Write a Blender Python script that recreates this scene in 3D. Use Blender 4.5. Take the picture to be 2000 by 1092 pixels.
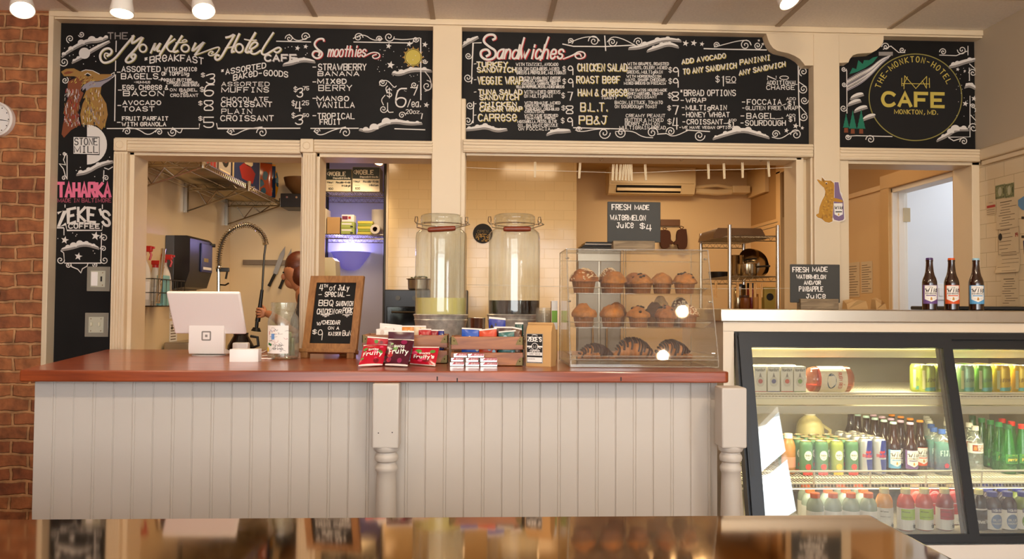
import bpy, bmesh, math, random
from mathutils import Vector, Matrix
random.seed(7)
PI = math.pi
SC = bpy.context.scene
COL = SC.collection
for _o in list(bpy.data.objects):
    bpy.data.objects.remove(_o)

# ---------------------------------------------------------------- camera
FPX, IW, IH = 1600.0, 2000.0, 1092.0
EYE = Vector((0, 0, 1.31))
YAW, PITCH, ROLL = math.radians(2.5), math.radians(1.75), 0.006
_fw = Vector((math.sin(YAW)*math.cos(PITCH), math.cos(YAW)*math.cos(PITCH), math.sin(PITCH)))
_r0 = _fw.cross(Vector((0, 0, 1))).normalized()
_u0 = _r0.cross(_fw).normalized()
RT = (math.cos(ROLL)*_r0 + math.sin(ROLL)*_u0)
UP = (-math.sin(ROLL)*_r0 + math.cos(ROLL)*_u0)
cam_d = bpy.data.cameras.new('camera')
cam_d.sensor_width = 36.0
cam_d.lens = FPX/IW*36.0
cam_d.clip_start = 0.02
cam = bpy.data.objects.new('camera', cam_d)
COL.objects.link(cam)
cam.matrix_world = Matrix(((RT.x, UP.x, -_fw.x, EYE.x), (RT.y, UP.y, -_fw.y, EYE.y), (RT.z, UP.z, -_fw.z, EYE.z), (0, 0, 0, 1)))
SC.camera = cam

# ---------------------------------------------------------------- world, exposure, big lights
SC.view_settings.view_transform = 'Standard'
SC.view_settings.look = 'None'
SC.view_settings.gamma = 1.0
SC.view_settings.use_curve_mapping = False
SC.view_settings.exposure = -0.12
SC.cycles.max_bounces = 10
SC.cycles.transparent_max_bounces = 40
SC.cycles.sample_clamp_indirect = 6.0
SC.cycles.caustics_reflective = False
SC.cycles.caustics_refractive = False
w = bpy.data.worlds.new('world')
SC.world = w
w.use_nodes = True
w.node_tree.nodes['Background'].inputs[0].default_value = (0.80, 0.90, 1.0, 1)
w.node_tree.nodes['Background'].inputs[1].default_value = 6.0

def area(name, loc, target, sx, sy, power, col, spread=PI):
    l = bpy.data.lights.new(name, 'AREA')
    l.shape = 'RECTANGLE'; l.size = sx; l.size_y = sy; l.energy = power; l.color = col; l.spread = spread
    o = bpy.data.objects.new(name, l); COL.objects.link(o)
    o.location = loc
    o.rotation_euler = (Vector(target)-Vector(loc)).to_track_quat('-Z', 'Y').to_euler()
    return o
def spot(name, loc, target, power, col, size=1.2, blend=0.6, rad=0.04):
    l = bpy.data.lights.new(name, 'SPOT')
    l.energy = power; l.color = col; l.spot_size = size; l.spot_blend = blend; l.shadow_soft_size = rad
    o = bpy.data.objects.new(name, l); COL.objects.link(o)
    o.location = loc
    o.rotation_euler = (Vector(target)-Vector(loc)).to_track_quat('-Z', 'Y').to_euler()
    return o
WARM = (1.0, 0.79, 0.56)
XRW = 2.66
AMBER = (1.0, 0.70, 0.40)
# daylight of the side window, and an uplight added at the rear window
area('daylight_side', (XRW+.12, -1.0, 1.5), (0.0, 1.2, 1.0), 1.3, 1.5, 45, (0.86, 0.93, 1.0))
area('window_uplight', (0.0, -2.95, 1.7), (0.0, 3.0, 3.3), 3.6, 1.8, 84, (1.0, 0.90, 0.80))  # warmed and tipped up, added to brighten the ceiling
# kitchen ceiling lights
area('kitchen_light', (-1.0, 5.2, 2.58), (-1.0, 5.2, 0), 0.5, 0.5, 14, AMBER)
area('kitchen_light', (0.5, 5.1, 2.58), (0.5, 5.1, 0), 0.5, 0.5, 15, AMBER)
area('kitchen_light', (1.75, 6.9, 2.58), (1.75, 6.9, 0), 0.5, 0.5, 19, AMBER)
area('passage_light', (2.2, 4.9, 2.58), (2.2, 4.9, 0), 0.3, 0.3, 3.2, AMBER)

# ---------------------------------------------------------------- pixel -> place
def ray(u, v):
    return _fw + RT*((u-IW/2)/FPX) + UP*((IH/2-v)/FPX)
def P(u, v, Y):
    d = ray(u, v); return EYE + d*(Y/d.y)
def PZ(u, v, z):
    d = ray(u, v); return EYE + d*((z-EYE.z)/d.z)
def PX(u, v, X):
    d = ray(u, v); return EYE + d*(X/d.x)

# ---------------------------------------------------------------- materials
def lin(h):
    if isinstance(h, tuple): return h if len(h) == 4 else h+(1,)
    h = h.lstrip('#'); out = []
    for i in (0, 2, 4):
        c = int(h[i:i+2], 16)/255
        out.append(c/12.92 if c <= 0.04045 else ((c+0.055)/1.055)**2.4)
    return tuple(out)+(1,)
_M = {}
def mat(name, col='#808080', rough=0.5, metal=0.0, spec=0.5, bump=None, var=None, emit=None, coat=0.0, aniso=0.0):
    if name in _M: return _M[name]
    m = bpy.data.materials.new(name); _M[name] = m
    m.use_nodes = True
    nt = m.node_tree; b = nt.nodes['Principled BSDF']
    b.inputs['Base Color'].default_value = lin(col)
    b.inputs['Roughness'].default_value = rough
    b.inputs['Metallic'].default_value = metal
    b.inputs['Specular IOR Level'].default_value = spec
    b.inputs['Coat Weight'].default_value = coat
    b.inputs['Coat Roughness'].default_value = 0.12
    b.inputs['Anisotropic'].default_value = aniso
    if emit:
        b.inputs['Emission Color'].default_value = lin(emit[0]); b.inputs['Emission Strength'].default_value = emit[1]
    if bump or var:
        tc = nt.nodes.new('ShaderNodeTexCoord')
    if var:   # (scale, amount, stretch xyz)
        mp = nt.nodes.new('ShaderNodeMapping'); nt.links.new(tc.outputs['Object'], mp.inputs['Vector'])
        if len(var) > 2: mp.inputs['Scale'].default_value = var[2]
        n = nt.nodes.new('ShaderNodeTexNoise'); n.inputs['Scale'].default_value = var[0]; n.inputs['Detail'].default_value = 6
        nt.links.new(mp.outputs['Vector'], n.inputs['Vector'])
        r = nt.nodes.new('ShaderNodeValToRGB'); c = lin(col)
        a = var[1]
        r.color_ramp.elements[0].position = 0.3; r.color_ramp.elements[1].position = 0.7
        r.color_ramp.elements[0].color = tuple(x*(1-a) for x in c[:3])+(1,)
        r.color_ramp.elements[1].color = tuple(min(1, x*(1+a)) for x in c[:3])+(1,)
        nt.links.new(n.outputs['Fac'], r.inputs['Fac']); nt.links.new(r.outputs['Color'], b.inputs['Base Color'])
    if bump:  # (scale, strength, distance)
        n2 = nt.nodes.new('ShaderNodeTexNoise'); n2.inputs['Scale'].default_value = bump[0]; n2.inputs['Detail'].default_value = 4
        nt.links.new(tc.outputs['Object'], n2.inputs['Vector'])
        bp = nt.nodes.new('ShaderNodeBump'); bp.inputs['Strength'].default_value = bump[1]
        bp.inputs['Distance'].default_value = bump[2] if len(bump) > 2 else 0.004
        nt.links.new(n2.outputs['Fac'], bp.inputs['Height']); nt.links.new(bp.outputs['Normal'], b.inputs['Normal'])
    return m
def clear(name, tint='#ffffff', refl=0.05, edge=0.8, rough=0.02, haze=0.0, hazecol='#ffffff', streak=False):
    """clear thin-walled glass or plastic: see-through with a Fresnel mirror on top and an optional film of haze"""
    if name in _M: return _M[name]
    m = bpy.data.materials.new(name); _M[name] = m
    m.use_nodes = True; nt = m.node_tree
    for n in list(nt.nodes): nt.nodes.remove(n)
    out = nt.nodes.new('ShaderNodeOutputMaterial')
    tr = nt.nodes.new('ShaderNodeBsdfTransparent'); tr.inputs[0].default_value = lin(tint)
    gl = nt.nodes.new('ShaderNodeBsdfGlossy'); gl.inputs['Roughness'].default_value = rough
    lw = nt.nodes.new('ShaderNodeLayerWeight'); lw.inputs['Blend'].default_value = 0.5
    pw = nt.nodes.new('ShaderNodeMath'); pw.operation = 'POWER'; pw.inputs[1].default_value = 4.0
    nt.links.new(lw.outputs['Facing'], pw.inputs[0])
    ml = nt.nodes.new('ShaderNodeMath'); ml.operation = 'MULTIPLY_ADD'; ml.inputs[1].default_value = edge; ml.inputs[2].default_value = refl
    nt.links.new(pw.outputs[0], ml.inputs[0])
    mx = nt.nodes.new('ShaderNodeMixShader')
    base = tr
    if haze > 0:
        df = nt.nodes.new('ShaderNodeBsdfDiffuse'); df.inputs[0].default_value = lin(hazecol)
        mh = nt.nodes.new('ShaderNodeMixShader'); mh.inputs[0].default_value = haze
        if streak:
            tc = nt.nodes.new('ShaderNodeTexCoord'); mp = nt.nodes.new('ShaderNodeMapping'); mp.inputs['Scale'].default_value = (40, 40, 3)
            nz = nt.nodes.new('ShaderNodeTexNoise'); nz.inputs['Scale'].default_value = 1.0
            nt.links.new(tc.outputs['Object'], mp.inputs[0]); nt.links.new(mp.outputs[0], nz.inputs['Vector'])
            rm = nt.nodes.new('ShaderNodeMapRange'); rm.inputs[1].default_value = 0.35; rm.inputs[2].default_value = 0.7
            rm.inputs[3].default_value = 0.0; rm.inputs[4].default_value = haze*2
            nt.links.new(nz.outputs['Fac'], rm.inputs[0]); nt.links.new(rm.outputs[0], mh.inputs[0])
        nt.links.new(tr.outputs[0], mh.inputs[1]); nt.links.new(df.outputs[0], mh.inputs[2]); base = mh
    nt.links.new(ml.outputs[0], mx.inputs[0]); nt.links.new(base.outputs[0], mx.inputs[1]); nt.links.new(gl.outputs[0], mx.inputs[2])
    nt.links.new(mx.outputs[0], out.inputs[0])
    return m

# ---------------------------------------------------------------- mesh builder
class MB:
    def __init__(s, M=None):
        s.v = []; s.f = []; s.m = []; s.M = M; s.flat = []
    def add(s, verts, faces, mi=0):
        o = len(s.v)
        if s.M is not None: verts = [s.M @ Vector(p) for p in verts]
        s.v += [tuple(p) for p in verts]
        s.f += [tuple(i+o for i in f) for f in faces]
        s.m += [mi]*len(faces)
        return s
    def box(s, lo, hi, mi=0, bev=0.0, rot=None, seg=2):
        lo = Vector(lo); hi = Vector(hi); c = (lo+hi)/2; d = hi-lo
        if bev <= 0:
            x0, y0, z0 = lo-c; x1, y1, z1 = hi-c
            V = [(x0, y0, z0), (x1, y0, z0), (x1, y1, z0), (x0, y1, z0), (x0, y0, z1), (x1, y0, z1), (x1, y1, z1), (x0, y1, z1)]
            F = [(0, 3, 2, 1), (4, 5, 6, 7), (0, 1, 5, 4), (1, 2, 6, 5), (2, 3, 7, 6), (3, 0, 4, 7)]
        else:
            bm = bmesh.new(); bmesh.ops.create_cube(bm, size=1.0)
            for q in bm.verts: q.co = Vector((q.co.x*d.x, q.co.y*d.y, q.co.z*d.z))
            bmesh.ops.bevel(bm, geom=list(bm.edges), offset=min(bev, min(d)*0.49), segments=seg, profile=0.5, affect='EDGES')
            bm.verts.index_update()
            V = [q.co.copy() for q in bm.verts]; F = [[q.index for q in f.verts] for f in bm.faces]
            bm.normal_update(); s.flat += [len(s.f)+i for i, f in enumerate(bm.faces) if max(abs(c) for c in f.normal) > .999]; bm.free()
        if rot is not None: V = [rot @ Vector(p) for p in V]
        return s.add([Vector(p)+c for p in V], F, mi)
    def lathe(s, prof, n=24, mi=0, c=(0, 0, 0), M=None, close=False, a0=0, a1=2*PI):
        full = abs(a1-a0-2*PI) < 1e-6; k = n if full else n+1
        V = []; F = []
        for r, z in prof:
            for i in range(k):
                a = a0+(a1-a0)*i/n; V.append(Vector((r*math.cos(a), r*math.sin(a), z)))
        for j in range(len(prof)-1):
            for i in range(n):
                i2 = (i+1) % k
                F.append((j*k+i, j*k+i2, (j+1)*k+i2, (j+1)*k+i))
        if full:
            if prof[0][0] > 1e-5 and close: F.append(tuple(range(k-1, -1, -1)))
            if prof[-1][0] > 1e-5 and close: F.append(tuple((len(prof)-1)*k+i for i in range(k)))
        if M is not None: V = [M @ p for p in V]
        return s.add([p+Vector(c) for p in V], F, mi)
    def cyl(s, p0, p1, r0, r1=None, n=12, mi=0, caps=True):
        p0 = Vector(p0); p1 = Vector(p1); r1 = r0 if r1 is None else r1
        d = (p1-p0); L = d.length
        q = d.to_track_quat('Z', 'Y').to_matrix()
        V = []; F = []
        for r, z in ((r0, 0), (r1, L)):
            for i in range(n):
                a = 2*PI*i/n; V.append(p0 + q @ Vector((r*math.cos(a), r*math.sin(a), z)))
        for i in range(n): F.append((i, (i+1) % n, n+(i+1) % n, n+i))
        if caps: F.append(tuple(range(n-1, -1, -1))); F.append(tuple(range(n, 2*n)))
        return s.add(V, F, mi)
    def tube(s, pts, r, n=8, mi=0, closed=False):
        pts = [Vector(p) for p in pts]; m = len(pts); V = []; F = []
        rr = r if isinstance(r, (list, tuple)) else [r]*m
        prev = None
        for i, p in enumerate(pts):
            a = pts[i-1] if (i > 0 or closed) else p; b = pts[(i+1) % m] if (i < m-1 or closed) else p
            t = (b-a)
            t = t.normalized() if t.length > 1e-9 else Vector((0, 0, 1))
            if prev is None:
                ref = Vector((0, 0, 1)) if abs(t.z) < 0.9 else Vector((1, 0, 0))
                nrm = t.cross(ref).normalized()
            else:
                nrm = prev - t*prev.dot(t)
                nrm = nrm.normalized() if nrm.length > 1e-6 else t.orthogonal().normalized()
            prev = nrm; bn = t.cross(nrm)
            for k in range(n):
                an = 2*PI*k/n; V.append(p + (nrm*math.cos(an)+bn*math.sin(an))*rr[i])
        for i in range(m if closed else m-1):
            j = (i+1) % m
            for k in range(n):
                k2 = (k+1) % n; F.append((i*n+k, i*n+k2, j*n+k2, j*n+k))
        if not closed:
            F.append(tuple(range(n-1, -1, -1))); F.append(tuple((m-1)*n+k for k in range(n)))
        return s.add(V, F, mi)
    def ext(s, poly, vec, mi=0, mi_side=None):
        poly = [Vector(p) for p in poly]; vec = Vector(vec); n = len(poly)
        s.add(poly+[p+vec for p in poly], [tuple(range(n-1, -1, -1)), tuple(range(n, 2*n))], mi)
        s.add(poly+[p+vec for p in poly], [(i, (i+1) % n, n+(i+1) % n, n+i) for i in range(n)], mi if mi_side is None else mi_side)
        return s
    def face(s, pts, mi=0):
        return s.add(pts, [tuple(range(len(pts)))], mi)
    def ball(s, c, r, n=12, m=8, mi=0, rot=None):
        r = r if isinstance(r, (tuple, list)) else (r, r, r); V = []; F = []
        for j in range(m+1):
            t = PI*j/m
            for i in range(n):
                a = 2*PI*i/n; V.append(Vector((r[0]*math.sin(t)*math.cos(a), r[1]*math.sin(t)*math.sin(a), r[2]*math.cos(t))))
        for j in range(m):
            for i in range(n): F.append((j*n+i, (j+1)*n+i, (j+1)*n+(i+1) % n, j*n+(i+1) % n))
        if rot is not None: V = [rot @ p for p in V]
        return s.add([p+Vector(c) for p in V], F, mi)
    def strip(s, pts, wd, f, mi=0, taper=None):
        """flat painted stroke: 2-D polyline of width wd mapped to a surface by f(x, y)"""
        q = [pts[0]]
        for p in pts[1:]:
            if abs(p[0]-q[-1][0])+abs(p[1]-q[-1][1]) > 1e-7: q.append(p)
        if len(q) < 2: return s
        n = len(q); L = []; R = []
        for i in range(n):
            a = q[max(i-1, 0)]; b = q[min(i+1, n-1)]
            dx, dy = b[0]-a[0], b[1]-a[1]; l = math.hypot(dx, dy) or 1e-9
            nx, ny = -dy/l, dx/l; k = 1.0
            if 0 < i < n-1:
                d1 = (q[i][0]-a[0], q[i][1]-a[1]); l1 = math.hypot(*d1) or 1e-9
                cs = (d1[0]*dx+d1[1]*dy)/(l1*l); k = 1/max(cs, 0.62)
            h = wd/2*k*(taper[i] if taper else 1)
            e = 0.0
            px, py = q[i]
            if i == 0: px -= dx/l*wd*0.3; py -= dy/l*wd*0.3
            if i == n-1: px += dx/l*wd*0.3; py += dy/l*wd*0.3
            L.append(f(px+nx*h, py+ny*h)); R.append(f(px-nx*h, py-ny*h))
        return s.add(s.lift(L+R, n), [(i, i+1, n+i+1, n+i) for i in range(n-1)], mi)
    def lift(s, V, j):
        """each stroke of paint lies a few microns above the one before"""
        n = (V[1]-V[0]).cross(V[j]-V[0])
        if n.length < 1e-12: return V
        n.normalize()
        if abs(n.y) < .3: return V
        n *= -math.copysign((len(s.f) % 37)*5e-6, n.y)
        return [p+n for p in V]
    def poly(s, pts, f, mi=0):
        st = getattr(f, 'step', None)
        if st:      # slice into narrow upright bands so that the patch follows the curve
            x0, x1 = min(p[0] for p in pts), max(p[0] for p in pts); n = max(1, int(math.ceil((x1-x0)/st)))
            def clip(q, xc, keep):
                o = []
                for i in range(len(q)):
                    a, b = q[i-1], q[i]; ia, ib = (a[0]-xc)*keep >= 0, (b[0]-xc)*keep >= 0
                    if ia != ib: t = (xc-a[0])/(b[0]-a[0]); o.append((xc, a[1]+t*(b[1]-a[1])))
                    if ib: o.append(b)
                return o
            for i in range(n):
                q = clip(clip(list(pts), x0+(x1-x0)*i/n, 1), x0+(x1-x0)*(i+1)/n, -1)
                if len(q) > 2: s.add(s.lift([f(*p) for p in q], 2), [tuple(range(len(q)))], mi)
            return s
        return s.add(s.lift([f(*p) for p in pts], 2), [tuple(range(len(pts)))], mi)
    def mesh(s, name, mats, smooth=35, fix=True):
        me = bpy.data.meshes.new(name)
        me.from_pydata(s.v, [], s.f)
        for m in (mats if isinstance(mats, (list, tuple)) else [mats]): me.materials.append(m)
        me.polygons.foreach_set('material_index', s.m)
        if fix:
            bm = bmesh.new(); bm.from_mesh(me); bmesh.ops.recalc_face_normals(bm, faces=bm.faces); bm.to_mesh(me); bm.free()
        if smooth:
            sm = [True]*len(me.polygons)
            me.polygons.foreach_set('use_smooth', sm); me.set_sharp_from_angle(angle=math.radians(smooth))
            for i in s.flat: me.polygons[i].use_smooth = False
        me.update()
        return me
    def build(s, name, mats, parent=None, loc=None, smooth=35, fix=True):
        o = bpy.data.objects.new(name, s.mesh(name, mats, smooth, fix))
        COL.objects.link(o)
        if loc is not None: o.location = loc
        if parent is not None: o.parent = parent
        return o

def tag(o, label, cat, group=None, kind=None):
    o['label'] = label; o['category'] = cat
    if group: o['group'] = group
    if kind: o['kind'] = kind
    return o
def thing(name, label, cat, loc=(0, 0, 0), rz=0.0, group=None):
    o = bpy.data.objects.new(name, None); COL.objects.link(o)
    o.empty_display_size = 0.05
    o.location = loc; o.rotation_euler = (0, 0, rz)
    return tag(o, label, cat, group)
def struct(o, label=None):
    o['kind'] = 'structure'
    if label: o['label'] = label
    return o
KIDS = {}
def dup(o, loc, label=None, rz=None, group=None, scale=None):
    """a copy of a thing with copies of its parts and their sub-parts"""
    def rec(src, par):
        c = src.copy(); COL.objects.link(c)
        if par is not None:
            c.parent = par; c.matrix_parent_inverse = src.matrix_parent_inverse.copy()
        for ch in src.children: rec(ch, c)
        return c
    r = rec(o, None)
    r.location = loc
    if rz is not None: r.rotation_euler = (r.rotation_euler[0], r.rotation_euler[1], rz)
    if scale is not None: r.scale = scale if isinstance(scale, (tuple, list)) else (scale,)*3
    if label: r['label'] = label
    if group: r['group'] = group
    return r
def recolor(o, part, m, slot=0):
    """give the named part of a copy its own colour"""
    for ch in o.children_recursive:
        if ch.name.split('.')[0] == part:
            ch.data = ch.data.copy(); ch.data.materials[slot] = m
    return o

# ---------------------------------------------------------------- single-line hand lettering
_G = {
'A': '02 28 42|14 34', 'B': '02 08|~08 38 48 45 25 05|~05 45 44 42 22 02', 'C': '~47 38 18 06 04 12 32 43', 'D': '02 08|~08 28 47 43 22 02',
'E': '48 08 02 42|05 35', 'F': '48 08 02|05 35', 'G': '~47 38 18 06 04 12 32 43 45|45 25', 'H': '02 08|42 48|05 45', 'I': '12 32|18 38|28 22',
'J': '~38 34 22 12 04|18 48', 'K': '02 08|48 05 42', 'L': '08 02 42', 'M': '02 08 33 68 62', 'N': '02 08 42 48', 'O': '~28 18 06 04 12 32 44 46 38 28',
'P': '02 08|~08 38 48 45 35 05', 'Q': '~28 18 06 04 12 32 44 46 38 28|24 41', 'R': '02 08|~08 38 48 45 35 05|25 42', 'S': '~47 38 18 07 06 15 35 44 43 32 12 03',
'T': '08 48|28 22', 'U': '~08 04 02 22 42 44 48', 'V': '08 22 48', 'W': '08 22 36 42 68', 'X': '08 42|02 48', 'Y': '08 25 48|25 22', 'Z': '08 48 02 42',
'0': '~28 18 06 04 12 32 44 46 38 28', '1': '17 28 22', '2': '~07 18 38 47 46 24 02|02 42', '3': '~07 28 48 46 25|~25 45 43 32 12 03', '4': '18 04 44|38 32',
'5': '48 08 05|~05 35 45 43 32 12 03', '6': '~48 18 05 03 12 32 44 35 15 04', '7': '08 48 22', '8': '~25 06 08 28 48 46 25 04 02 22 42 44 25', '9': '~46 38 18 06 15 35 46|46 42',
'$': '~47 38 18 07 06 15 35 44 43 32 12 03|29 21', '&': '~43 22 02 04 15 37 28 17 42', '-': '05 35', '.': '12 13', ',': '23 11', "'": '18 26', '/': '02 48', '!': '18 14|12 13',
'*': '26 28|16 38|18 36', '=': '04 34|06 36', '>': '05 35|26 35 24', ':': '13 14|16 17', '+': '15 35|26 24', '~': '~05 16 24 35',
'a': '~46 26 05 03 12 32 45|46 42', 'b': '08 02|~04 26 46 43 22 02', 'c': '~45 36 16 04 12 32 43', 'd': '~45 26 05 03 12 32 44|48 42', 'e': '~04 44 45 36 16 04 12 32 43',
'f': '~48 38 27 22|06 36', 'g': '~45 26 05 03 22 43|~46 41 20 00', 'h': '08 02|~04 16 36 44 42', 'i': '26 22|28 27', 'j': '~26 21 00|28 27', 'k': '08 02|46 04 42', 'l': '28 22',
'm': '06 02|~04 16 26 35 32|~34 46 56 65 62', 'n': '06 02|~04 16 36 44 42', 'o': '~26 16 05 03 12 32 43 45 36 26', 'p': '06 00|~05 36 46 44 32 03', 'q': '~46 26 05 03 12 43|46 40',
'r': '06 02|~04 16 36 45', 's': '~45 36 16 05 14 34 43 32 12 03', 't': '28 22|06 46', 'u': '~06 03 12 32 44|46 42', 'v': '06 22 46', 'w': '06 22 35 42 66', 'x': '06 42|02 46',
'y': '06 23|46 10', 'z': '06 46 02 42'}
_ADV = {'M': 7.6, 'W': 7.6, 'm': 7.6, 'w': 7.6, ' ': 3.2, '.': 2.6, ',': 3.0, "'": 2.6, 'i': 4.0, 'l': 4.0, '!': 2.8, '1': 4.2, ':': 2.6}
def chaikin(p, k=2):
    for _ in range(k):
        q = [p[0]]
        for a, b in zip(p, p[1:]):
            q.append((a[0]*.75+b[0]*.25, a[1]*.75+b[1]*.25)); q.append((a[0]*.25+b[0]*.75, a[1]*.25+b[1]*.75))
        q.append(p[-1]); p = q
    return p
_GC = {}
def glyph(c):
    if c in _GC: return _GC[c]
    out = []
    for st in _G.get(c, '').split('|'):
        if not st: continue
        sm = st[0] == '~' and len(st) > 1
        pts = [(float(t[0]), float(t[1])-2) for t in st.lstrip('~').split()]
        out.append(chaikin(pts) if sm else pts)
    _GC[c] = out
    return out
def lettering(s, x, y, h, wd=None, slant=0.0, arc=0.0, caps_e=True, gap=1.7):
    """strokes (2-D polylines, y up) of the string with baseline-left (x, y), cap height h and fitted width wd; arc bends the line"""
    adv = 0; parts = []
    for c in s:
        parts.append((c, adv)); adv += _ADV.get(c, 4+gap)
    adv -= gap
    sx = (wd/adv) if wd else h/6*0.85
    sy = h/6
    out = []
    up = any(c.isupper() for c in s)
    for c, a in parts:
        k = 1.0
        if caps_e and up and c in 'eac': k = 1.5
        for st in glyph(c):
            pts = []
            for gx, gy in st:
                px = (a+gx)*sx; py = gy*sy*k
                px += py*slant
                py += arc*4*((px/(adv*sx))*(1-px/(adv*sx))) if adv*sx else 0
                pts.append((x+px, y+py))
            out.append(pts)
    return out
def spiral(cx, cy, r, turns, a0, sgn=1, n=14, rmin=0.12):
    m = max(6, int(n*turns)); o = []
    for i in range(m+1):
        t = i/m; rr = r*(1-t*(1-rmin)); a = a0+sgn*2*PI*turns*t
        o.append((cx+rr*math.cos(a), cy+rr*math.sin(a)))
    return o
# ================================================================ the setting
YT, YB = 4.20, 4.265            # face of the white trim, face of the chalkboards
M_trim = mat('cream_painted_wood', '#dfcbab', 0.42, bump=(30, 0.08), var=(3, 0.03))
M_wall = mat('plain_plaster', '#e0c9a4', 0.7, bump=(60, 0.05))
M_ceil = mat('ceiling_tile', '#f6eddf', 0.9, var=(90, 0.05), bump=(160, 0.2, 0.002))
M_tbar = mat('ceiling_tee_shaded', '#b5a28a', 0.7)  # tan tone stands in for the shadow along the grid seams
M_room = mat('dining_wall_paint', '#bdad96', 0.7)
def brick_mat():
    m = bpy.data.materials.new('old_brick'); m.use_nodes = True; nt = m.node_tree; b = nt.nodes['Principled BSDF']
    tc = nt.nodes.new('ShaderNodeTexCoord'); sp = nt.nodes.new('ShaderNodeSeparateXYZ'); nt.links.new(tc.outputs['Object'], sp.inputs[0])
    nz = nt.nodes.new('ShaderNodeTexNoise'); nz.inputs['Scale'].default_value = 9; nz.inputs['Detail'].default_value = 5
    nt.links.new(tc.outputs['Object'], nz.inputs['Vector'])
    sub = nt.nodes.new('ShaderNodeVectorMath'); sub.operation = 'SUBTRACT'; sub.inputs[1].default_value = (.5, .5, .5)
    nt.links.new(nz.outputs['Color'], sub.inputs[0])
    sc = nt.nodes.new('ShaderNodeVectorMath'); sc.operation = 'SCALE'; sc.inputs['Scale'].default_value = 0.035
    nt.links.new(sub.outputs[0], sc.inputs[0])
    add = nt.nodes.new('ShaderNodeMath'); add.operation = 'ADD'; nt.links.new(sp.outputs['X'], add.inputs[0]); nt.links.new(sp.outputs['Y'], add.inputs[1])
    cb = nt.nodes.new('ShaderNodeCombineXYZ'); nt.links.new(add.outputs[0], cb.inputs[0]); nt.links.new(sp.outputs['Z'], cb.inputs[1])
    va = nt.nodes.new('ShaderNodeVectorMath'); va.operation = 'ADD'; nt.links.new(cb.outputs[0], va.inputs[0]); nt.links.new(sc.outputs[0], va.inputs[1])
    br = nt.nodes.new('ShaderNodeTexBrick'); nt.links.new(va.outputs[0], br.inputs['Vector'])
    br.inputs['Scale'].default_value = 1.0; br.inputs['Brick Width'].default_value = 0.165; br.inputs['Row Height'].default_value = 0.069
    br.inputs['Mortar Size'].default_value = 0.0085; br.inputs['Mortar Smooth'].default_value = 0.4; br.inputs['Bias'].default_value = -0.1
    br.inputs['Color1'].default_value = lin('#a8683c'); br.inputs['Color2'].default_value = lin('#84482a'); br.inputs['Mortar'].default_value = lin('#b8875a')
    n2 = nt.nodes.new('ShaderNodeTexNoise'); n2.inputs['Scale'].default_value = 22; n2.inputs['Detail'].default_value = 8; nt.links.new(tc.outputs['Object'], n2.inputs['Vector'])
    rp = nt.nodes.new('ShaderNodeMapRange'); rp.inputs[1].default_value = .3; rp.inputs[2].default_value = .7; rp.inputs[3].default_value = .6; rp.inputs[4].default_value = 1.25
    nt.links.new(n2.outputs['Fac'], rp.inputs[0])
    mul = nt.nodes.new('ShaderNodeVectorMath'); mul.operation = 'SCALE'; nt.links.new(br.outputs['Color'], mul.inputs[0]); nt.links.new(rp.outputs[0], mul.inputs['Scale'])
    nt.links.new(mul.outputs[0], b.inputs['Base Color']); b.inputs['Roughness'].default_value = 0.75
    bp = nt.nodes.new('ShaderNodeBump'); bp.inputs['Strength'].default_value = 0.9; bp.inputs['Distance'].default_value = 0.012
    hm = nt.nodes.new('ShaderNodeMath'); hm.operation = 'MULTIPLY_ADD'; hm.inputs[1].default_value = -1.0; nt.links.new(br.outputs['Fac'], hm.inputs[0])
    hs = nt.nodes.new('ShaderNodeMath'); hs.operation = 'MULTIPLY'; hs.inputs[1].default_value = 0.6; nt.links.new(n2.outputs['Fac'], hs.inputs[0])
    nt.links.new(hs.outputs[0], hm.inputs[2]); nt.links.new(hm.outputs[0], bp.inputs['Height']); nt.links.new(bp.outputs['Normal'], b.inputs['Normal'])
    return m
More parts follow.
